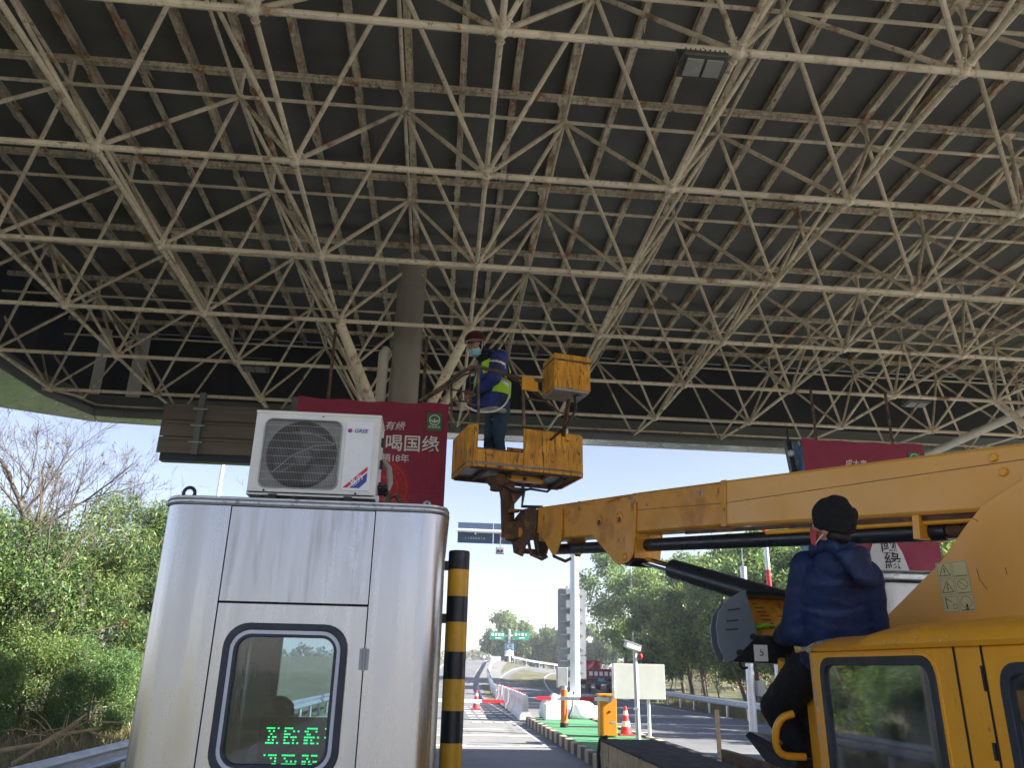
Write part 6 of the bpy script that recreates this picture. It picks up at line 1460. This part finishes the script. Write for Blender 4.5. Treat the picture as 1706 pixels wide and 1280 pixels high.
def head_prims(b, c, fwd_, up_, k=1.0):
    """skull, jaw, nose, brow, ears, lips; c = centre of the head"""
    f, u = V(fwd_).normalized(), V(up_).normalized(); u = (u-f*u.dot(f)).normalized(); r = f.cross(u)
    R = Matrix((r, f, u)).transposed()
    def P(x, y, z): return c+r*x*k+f*y*k+u*z*k
    b.ell(P(0, -.012, .03), (.075*k, .094*k, .09*k), R, 20, 12); b.ell(P(0, .018, -.04), (.058*k, .07*k, .075*k), R, 18, 10); b.ell(P(0, .062, -.095), (.026*k, .026*k, .02*k), R, 12, 8)
    b.cap(P(0, .088, .01), P(0, .108, -.028), .008*k, .013*k, 10); b.ell(P(0, .078, .028), (.052*k, .018*k, .013*k), R, 12, 8)
    for s in (-1, 1):
        b.ell(P(s*.078, -.01, -.012), (.010*k, .02*k, .032*k), R, 10, 8); b.ell(P(s*.04, .066, -.018), (.022*k, .018*k, .018*k), R, 10, 8)
    b.ell(P(0, .086, -.062), (.024*k, .01*k, .007*k), R, 10, 6); b.ell(P(0, .084, -.073), (.02*k, .01*k, .007*k), R, 10, 6)
    return P, R, r, f, u
def eyes(P, R, parent, k=1.):
    for s in (-1, 1):
        e = MB().ell(P(s*.032, .079, .004), (.0125*k, .009*k, .009*k), R, 12, 8).build('eye', mt['white'], parent)
        MB().ell(P(s*.032, .0865, .003), (.0055*k, .003*k, .0058*k), R, 10, 6).build('iris', mt['ink'], e)

# ---- worker in the basket
def w_(px, py, D): return at(px, py, D=D*1.062)
fz = 4.17+.066
pel = w_(829, 693, 9.66)
wk = thing('person', 'person in a dark red helmet, blue mask and yellow green vest standing in the basket', 'person', (pel.x, pel.y, fz))
fwd_w = V((-.86, -.50, 0)).normalized(); side_w = V((0, 0, 1)).cross(fwd_w)      # his left
hipL, hipR = pel+side_w*.09, pel-side_w*.09
footL, footR = V((hipL.x+.02, hipL.y, fz+.05)), V((hipR.x-.04, hipR.y+.02, fz+.05))
kneeL, kneeR = hipL.lerp(footL, .5)+fwd_w*.05, hipR.lerp(footR, .5)+fwd_w*.03
chest = w_(823, 628, 9.62); chup = w_(818, 600, 9.58); nk = w_(806, 591, 9.54); hd = w_(792, 576, 9.50)
shL, shR = chup+side_w*.19+V((0, 0, -.02)), chup-side_w*.19+V((0, 0, -.02))
near = shL if (shL-EYE).length < (shR-EYE).length else shR; far_ = shR if near is shL else shL
elN, elF = w_(823, 629, 9.36), w_(796, 642, 9.72)
haN, haF = w_(791, 655, 9.36), w_(781, 652, 9.52)
b = Org()
P, R, r, f, u = head_prims(b, hd, V((-.40, -.78, -.50)), V((-.14, -.22, .95)), 1.12)
b.cap(nk+V((0, 0, -.05)), hd+V((.01, 0, -.02)), .062, .055); b.oval(pel+V((0, 0, -.05)), chest, .165, .17, .11, .12, side_w); b.oval(chest, chup+V((0, 0, .05)), .17, .15, .12, .09, side_w)
for h_, k_, f_ in ((hipL, kneeL, footL), (hipR, kneeR, footR)): b.chain([h_, k_, f_], [.07, .05, .04]); b.cap(f_+V((0, 0, -.01)), f_+fwd_w*.16+V((0, 0, -.02)), .038, .03)
for s_, e_, h_ in ((near, elN, haN), (far_, elF, haF)): b.chain([s_, e_, h_], [.056, .044, .03])
hdN, hdF = (haN-elN).normalized(), (haF-elF).normalized()
b.hand(haN, V((-.8, -.2, -.5)), V((-.2, -.9, .3)), V((-.3, .2, .9)), .8, 1.02); b.hand(haF, V((-.7, -.3, -.55)), V((-.3, -.8, .4)), V((-.3, .2, .9)), .8, 1.02)
b.form('body', mixm('skin', 'skinred'), wk, .0068, 2, pick=lambda c: 1 if min((c-haN).length, (c-haF).length) < .26 and c.z < chest.z+.05 else 0)
eyes(P, R, wk)
j = Org()                                       # blue padded coat, flared at the hem
hemc = w_(812, 672, 9.60)
j.oval(hemc+V((.02, 0, -.12)), chest, .285, .23, .24, .19, side_w); j.oval(chest, chup+V((0, 0, .03)), .235, .21, .195, .145, side_w); j.cap(near, near+V((0, 0, -.02)), .095, .095); j.cap(far_, far_, .09, .09)
j.cap(chup, nk+V((0, 0, .03)), .13, .085)
j.chain([near, elN, haN-hdN*.05], [.105, .092, .058]); j.chain([far_, elF, haF-hdF*.05], [.088, .075, .052])
mid = (near+elN)/2
def jk(c):
    if c.z < hemc.z-.135: return 2                               # pale piping at the hem
    if min((c-haN).length, (c-haF).length) < .12: return 1
    da = abs((c-near).dot((elN-near).normalized())); on = (c-near-(elN-near).normalized()*((c-near).dot((elN-near).normalized()))).length < .13
    if on and .08 < da < .105: return 2
    if on and (.035 < da < .20) and (c-mid).dot(fwd_w) > -.01: return 1
    if c.z > chup.z+.015: return 1
    if c.z < hemc.z+.10 and (c-hemc).dot(side_w*(1 if near is shL else -1)) > .02 and (c-hemc).dot(fwd_w) < .03 and (c-hemc).dot(fwd_w) > -.16: return 1
    return 0
jo = j.form('coat', mixm('blue', 'navy', 'silver'), wk, .009, 2, .010, 10, (1, 1, .8), jk)
v_ = Org()                                      # high visibility vest worn over it
v_.oval(hemc+V((.02, 0, .0)), chest, .305, .262, .268, .223, side_w); v_.oval(chest, chup+V((0, 0, .045)), .262, .205, .223, .17, side_w)
ns = side_w*(1 if near is shL else -1)
def vk(c):
    a = (c-chest).dot(fwd_w)
    return 1 if abs(c.z-(chest.z-.135+a*.3)) < .022 or abs(c.z-(chest.z-.035+a*.3)) < .018 else 0
vo = v_.form('vest', mixm('hivis', 'silver'), wk, .011, 2, .005, 10, pick=vk)
bm = bmesh.new(); bm.from_mesh(vo.data); o0 = top_loc(vo); kill = []
for fc in bm.faces:
    c = fc.calc_center_median()+o0; a = (c-chest).dot(fwd_w); lat = (c-chest).dot(ns)
    front_gap = a > .06 and abs((c-chest).dot(side_w)) < .065
    arm = lat > .10 and -.085 < a < .11 and c.z > chest.z-.06
    cut = lat > -.05 and a > .125 and c.z < chest.z-.02
    low = c.z < hemc.z+.02-.05+ (0 if a < -.05 else .0)
    if front_gap or arm or cut or c.z < hemc.z+.06: kill.append(fc)
bmesh.ops.delete(bm, geom=kill, context='FACES'); bm.to_mesh(vo.data); bm.free(); so = vo.modifiers.new('t', 'SOLIDIFY'); so.thickness = .006
t_ = Org()
for h_, k_, f_ in ((hipL, kneeL, footL), (hipR, kneeR, footR)): t_.chain([h_+V((0, 0, .05)), k_, f_+V((0, 0, .06))], [.108, .076, .062])
t_.oval(pel+V((0, 0, -.06)), pel+V((0, 0, .22)), .18, .20, .14, .15, side_w)
t_.form('jeans', mt['jean'], wk, .010, 2, .008, 11, (1, 1, 1.6))
MB().path(smooth_line([(p.x, p.y, p.z) for p in [w_(706+x*.3496, 533+y*.3498, d) for x, y, d in ((188, 332, 9.42), (191, 372, 9.40), (205, 412, 9.38), (262, 438, 9.33), (335, 436, 9.30), (385, 405, 9.36), (408, 355, 9.5), (404, 318, 9.62))]], 5), .012, 8).build('hem_piping', mt['white'], wk)
for f_ in (footL, footR): Org().cap(f_+V((0, 0, .04)), f_+V((0, 0, -.0)), .06, .055).cap(f_+V((0, 0, -.01)), f_+fwd_w*.17+V((0, 0, -.015)), .045, .04).form('boot', mt['darkcloth'], wk, .009, 2)
ho = Org(); ho.ell(P(0, -.028, .0), (.098, .098, .115), R, 20, 12); ho.cap(P(0, -.04, -.08), nk+V((.02, 0, -.03)), .085, .10)
ob = ho.form('hood', mt['knit'], wk, .008, 2, .003, 20)
bm = bmesh.new(); bm.from_mesh(ob.data); o0 = top_loc(ob)
kill = [fc for fc in bm.faces if ((fc.calc_center_median()+o0-hd).dot(f) > .035 and abs((fc.calc_center_median()+o0-hd).dot(r)) < .066 and (fc.calc_center_median()+o0-hd).dot(u) > -.11)]
bmesh.ops.delete(bm, geom=kill, context='FACES'); bm.to_mesh(ob.data); bm.free(); so = ob.modifiers.new('t', 'SOLIDIFY'); so.thickness = .006
he = MB(); n = 26; vs = []; K = 10
for k in range(K+1):
    t = PI/2*k/K*1.06
    for q in range(n):
        a = 2*PI*q/n; x, y = math.cos(a), math.sin(a); rr_ = math.sin(t); vs.append(P(.122*rr_*x, -.018+.140*rr_*y, .052+.122*math.cos(t)-(.012 if y < -.3 else 0)*(k == K)))
he.add(vs, [(k*n+q, k*n+(q+1) % n, (k+1)*n+(q+1) % n, (k+1)*n+q) for k in range(K) for q in range(n)], 0, True)
heo = he.build('helmet', mt['helmet'], wk); so = heo.modifiers.new('t', 'SOLIDIFY'); so.thickness = .006
MB().prism([P(.10*math.cos(a), -.018+(.14+.035*max(0, math.sin(a)))*math.sin(a)-.004, .048) for a in [PI*k/12 for k in range(13)]], -u*.008).build('helmet_brim', mt['helmet'], heo)
for s in (-1, 1): MB().path([P(s*.108, .0, .06), P(s*.09, .03, -.03), P(s*.05, .06, -.11), P(0, .07, -.128)], .004, 6).build('chin_strap', mt['silver'], heo)
vs = []; K, n = 8, 12                            # pleated mask over nose and mouth
for k in range(K+1):
    z = -.022-.085*k/K
    for q in range(n+1):
        a = -1.25+2.5*q/n; pr = .098-.02*(k/K)**2+.018*math.exp(-((z+.03)/.03)**2)*math.exp(-(a/.35)**2)+.003*math.sin(k*2.1); vs.append(P(.074*math.sin(a), .022+pr*math.cos(a)*.92, z))
mo = MB().add(vs, [(k*(n+1)+q, k*(n+1)+q+1, (k+1)*(n+1)+q+1, (k+1)*(n+1)+q) for k in range(K) for q in range(n)], 0, True).build('mask', mt['mask'], wk); so = mo.modifiers.new('t', 'SOLIDIFY'); so.thickness = .003
mb = MB()
for s in (-1, 1): mb.path([P(s*.032+.02*math.cos(a), .098, .004+.016*math.sin(a)) for a in [k*PI/7 for k in range(14)]], .0016, 5, closed=True)
mb.path([P(-.012, .099, .006), P(.012, .099, .006)], .0016, 5)
for s in (-1, 1): mb.path([P(s*.052, .097, .006), P(s*.08, .0, .008)], .0016, 5)
mb.build('glasses', mt['black'], wk)
# ---- operator at the console, seen from behind
def o_(px, py, D): return at(px, py, D=D)
hip = o_(1392, 1085, 4.50)
op = thing('person', 'person in navy hooded coat and black knit hat seated at the crane controls', 'person', hip)
fo = V((-.50, .86, 0)).normalized(); sr = fo.cross(V((0, 0, 1)))                  # his right
ohd = o_(1384, 880, 4.30); onk = o_(1391, 918, 4.33); wa = o_(1393, 1040, 4.44); oc = o_(1392, 985, 4.40)
osL, osR = o_(1345, 948, 4.44), o_(1440, 962, 4.33)
oeL, oeR = o_(1328, 1050, 4.45), o_(1455, 1052, 4.40)
ohL, ohR = o_(1300, 1062, 4.88), o_(1345, 1066, 4.86)
kL, kR = o_(1294, 1180, 4.86), o_(1352, 1186, 4.82); fL, fR = o_(1334, 1268, 4.74), o_(1372, 1268, 4.80)
b = Org(); P, R, r, f, u = head_prims(b, ohd, (fo+V((-.12, 0, .30))), V((0, -.25, .95)), 1.0)
b.cap(onk, ohd+V((0, 0, -.05)), .062, .055); b.oval(hip+V((0, 0, -.04)), oc, .17, .17, .12, .12, sr); b.oval(oc, onk+V((0, 0, -.04)), .18, .10, .12, .08, sr)
hL, hR = hip-sr*.10, hip+sr*.10
for h_, k_, f_ in ((hL, kL, fL), (hR, kR, fR)): b.chain([h_, k_, f_], [.09, .058, .042]); b.cap(f_, f_+fo*.15, .04, .032)
for s_, e_, h_ in ((osL, oeL, ohL), (osR, oeR, ohR)): b.chain([s_, e_, h_], [.056, .046, .03])
for h_, e_, sg_ in ((ohL, oeL, 1), (ohR, oeR, -1)): b.hand(h_, (h_-e_)+V((0, 0, -.05)), V((0, .2, 1)), sr*sg_, .6, 1.0)
b.form('body', mt['skin'], op, .0075, 2)
eyes(P, R, op)
j = Org()
j.oval(hip+V((.0, -.0, -.06)), oc, .235, .232, .185, .165, sr); j.oval(oc, onk+V((0, 0, -.07)), .232, .17, .168, .12, sr)
j.cap(onk+V((0, 0, -.08)), onk+V((.0, .01, .035)), .115, .085)
j.cap(osL, osR, .085, .085); j.chain([osL, oeL, ohL-(ohL-oeL).normalized()*.06], [.098, .085, .058]); j.chain([osR, oeR, ohR-(ohR-oeR).normalized()*.06], [.098, .085, .058])
jo = j.form('coat', mt['navy'], op, .009, 3, .0075, 8, (.8, .8, 1.8))
h = Org()                                        # hood lying on the back
bk_ = -fo
hp = onk+bk_*.095
h.oval(hp+V((0, 0, -.17))+bk_*.045+sr*.03, hp+V((0, 0, .0)), .09, .16, .032, .06, sr); h.ell(hp+V((0, 0, -.165))+bk_*.05+sr*.035, (.09, .04, .04), Matrix((sr, fo, V((0, 0, 1)))).transposed()); h.cap(hp-sr*.10+V((0, 0, .01))+fo*.04, hp+sr*.06+V((0, 0, .01))+fo*.04, .042, .042); h.cap(onk-sr*.085+V((0, 0, .025)), onk+fo*.07-sr*.07+V((0, 0, .01)), .042, .04); h.cap(onk+sr*.09+V((0, 0, .02)), onk+fo*.07+sr*.07+V((0, 0, .01)), .042, .04)
h.form('hood', mt['navy'], op, .009, 3, .006, 9, (1, 1, 1.3))
t_ = Org()
for h_, k_, f_ in ((hL, kL, fL), (hR, kR, fR)): t_.chain([h_, k_, f_+V((0, 0, .08))], [.135, .098, .078])
t_.oval(hip+V((0, 0, -.08)), hip+V((0, 0, .08)), .19, .19, .14, .14, sr)
t_.form('trousers', mt['darkcloth'], op, .010, 3, .007, 9)
for f_ in (fL, fR): Org().cap(f_+V((0, 0, .05)), f_, .06, .055).cap(f_, f_+fo*.17, .047, .04).form('boot', mt['darkcloth'], op, .01, 2)
ha = Org(); ha.ell(P(0, -.012, .065), (.100, .116, .108), R, 22, 14); ha.oval(P(0, -.015, -.012), P(0, -.02, .06), .094, .102, .110, .120, r); ha.ell(P(-.03, -.04, .145), (.06, .06, .04), R, 16, 10); ha.ell(P(.082, -.075, .08), (.024, .03, .045), R, 12, 8)
ha.form('knit_hat', mt['knit'], op, .008, 3, .005, 11, (1, 1, .5))
hc = Org(); hc.ell(P(0, -.045, -.035), (.078, .062, .05), R); hc.form('hair', mt['hair'], op, .008, 2, .003, 40)
vs = []; K, n = 6, 12
for k in range(K+1):
    z = -.02-.085*k/K
    for q in range(n+1): a = -1.35+2.7*q/n; pr = .1-.02*(k/K)**2; vs.append(P(.077*math.sin(a), .02+pr*math.cos(a)*.92, z))
mo = MB().add(vs, [(k*(n+1)+q, k*(n+1)+q+1, (k+1)*(n+1)+q+1, (k+1)*(n+1)+q) for k in range(K) for q in range(n)], 0, True).build('mask', mt['maskred'], op); so = mo.modifiers.new('t', 'SOLIDIFY'); so.thickness = .003
for s in (-1, 1):
    for z0 in (-.03, -.09): MB().path([P(s*.074, .04, z0), P(s*.079, .02, -.03 if z0 > -.05 else -.06), P(s*.083, -.02, -.012)], .0028, 5).build('ear_loop', mt['white' if z0 < -.05 else 'maskred'], op)
# ---- clerk inside the booth
ck = at(468, 1198, Y=5.95)
cl_ = thing('person', 'dark haired person in a grey coat and red mask sitting inside the toll booth', 'person', (ck.x-.05, 5.95, .19))
b = Org(); fc_ = V((.8, .6, -.12)).normalized(); sc_ = fc_.cross(V((0, 0, 1)))
P, R, r, f, u = head_prims(b, ck, fc_, V((0, 0, 1)), 1.0); sh0 = ck+V((-.05, 0, -.26)); hp0 = V((ck.x-.10, 5.93, ck.z-.72))
b.cap(sh0+V((0, 0, .06)), ck+V((0, 0, -.06)), .06, .055); b.oval(hp0, sh0, .16, .18, .11, .11, sc_)
for s in (-1, 1):
    kn = hp0+fc_*.42+sc_*s*.1; b.chain([hp0+sc_*s*.09, kn, V((kn.x, kn.y, .28))], [.085, .06, .045]); b.cap(V((kn.x, kn.y, .24)), V((kn.x, kn.y, .24))+fc_*.15, .04, .03)
    el = sh0+sc_*s*.24+V((0, 0, -.28)); ha_ = el+fc_*.24+V((0, 0, .02)); b.chain([sh0+sc_*s*.18, el, ha_], [.05, .042, .03]); b.hand(ha_, fc_, V((0, 0, 1)), -sc_*s, .4)
b.form('body', mt['skin'], cl_, .008, 2); eyes(P, R, cl_)
j = Org(); j.oval(hp0+V((0, 0, -.05)), sh0, .21, .22, .16, .14, sc_); j.cap(sh0, sh0+V((.02, 0, .08)), .13, .09)
for s in (-1, 1): el = sh0+sc_*s*.24+V((0, 0, -.28)); ha_ = el+fc_*.2; j.chain([sh0+sc_*s*.17, el, ha_], [.085, .07, .055])
j.form('coat', mt['greycoat'], cl_, .012, 3, .006, 9)
t_ = Org()
for s in (-1, 1): kn = hp0+fc_*.42+sc_*s*.1; t_.chain([hp0+sc_*s*.09, kn, V((kn.x, kn.y, .33))], [.11, .085, .065])
t_.form('trousers', mt['darkcloth'], cl_, .012, 2)
h = Org(); h.ell(P(0, -.03, .045), (.092, .105, .092), R, 20, 12); h.ell(P(0, -.06, -.03), (.084, .06, .08), R, 16, 10); h.form('hair', mt['hair'], cl_, .008, 2, .012, 22)
MB().add([P(.072*math.sin(a), .022+.098*math.cos(a), z) for z in (-.02, -.105) for a in [-1.25+2.5*q/10 for q in range(11)]], [(q, q+1, 12+q, 11+q) for q in range(10)], 0, True).build('mask', mt['maskred'], cl_)
stl = thing('stool', 'dark round stool under the person inside the toll booth', 'stool', (hp0.x, hp0.y, .19))
MB().lathe([(.2, 0), (.2, .05), (.17, .07)], (hp0.x, hp0.y, hp0.z-.20), n=20).build('seat', mt['black'], stl); MB().tube((hp0.x, hp0.y, .2), (hp0.x, hp0.y, hp0.z-.2), .03).build('stem', mt['galv'], stl); MB().lathe([(.22, 0), (.2, .03), (.04, .05)], (hp0.x, hp0.y, .195), n=20).build('foot', mt['black'], stl)
# coat seams of the operator: fine stitched lines pressed on the back

# ================================================================= HAZE
hz = MB().box((0, 250, 6.5), (1040, 960, 17)).build('haze', [], None)
hm = bpy.data.materials.new('thin air haze'); hm.use_nodes = True; ht = hm.node_tree; ht.nodes.clear()
pv = ht.nodes.new('ShaderNodeVolumePrincipled'); pv.inputs['Color'].default_value = (.86, .92, 1, 1); pv.inputs['Density'].default_value = .0008; pv.inputs['Anisotropy'].default_value = .2
oo = ht.nodes.new('ShaderNodeOutputMaterial'); ht.links.new(pv.outputs[0], oo.inputs['Volume'])
hz.data.materials.clear(); hz.data.materials.append(hm); tag(hz, 'thin pale haze softening the far trees', None, None, 'stuff')
SC.cycles.volume_bounces = 1
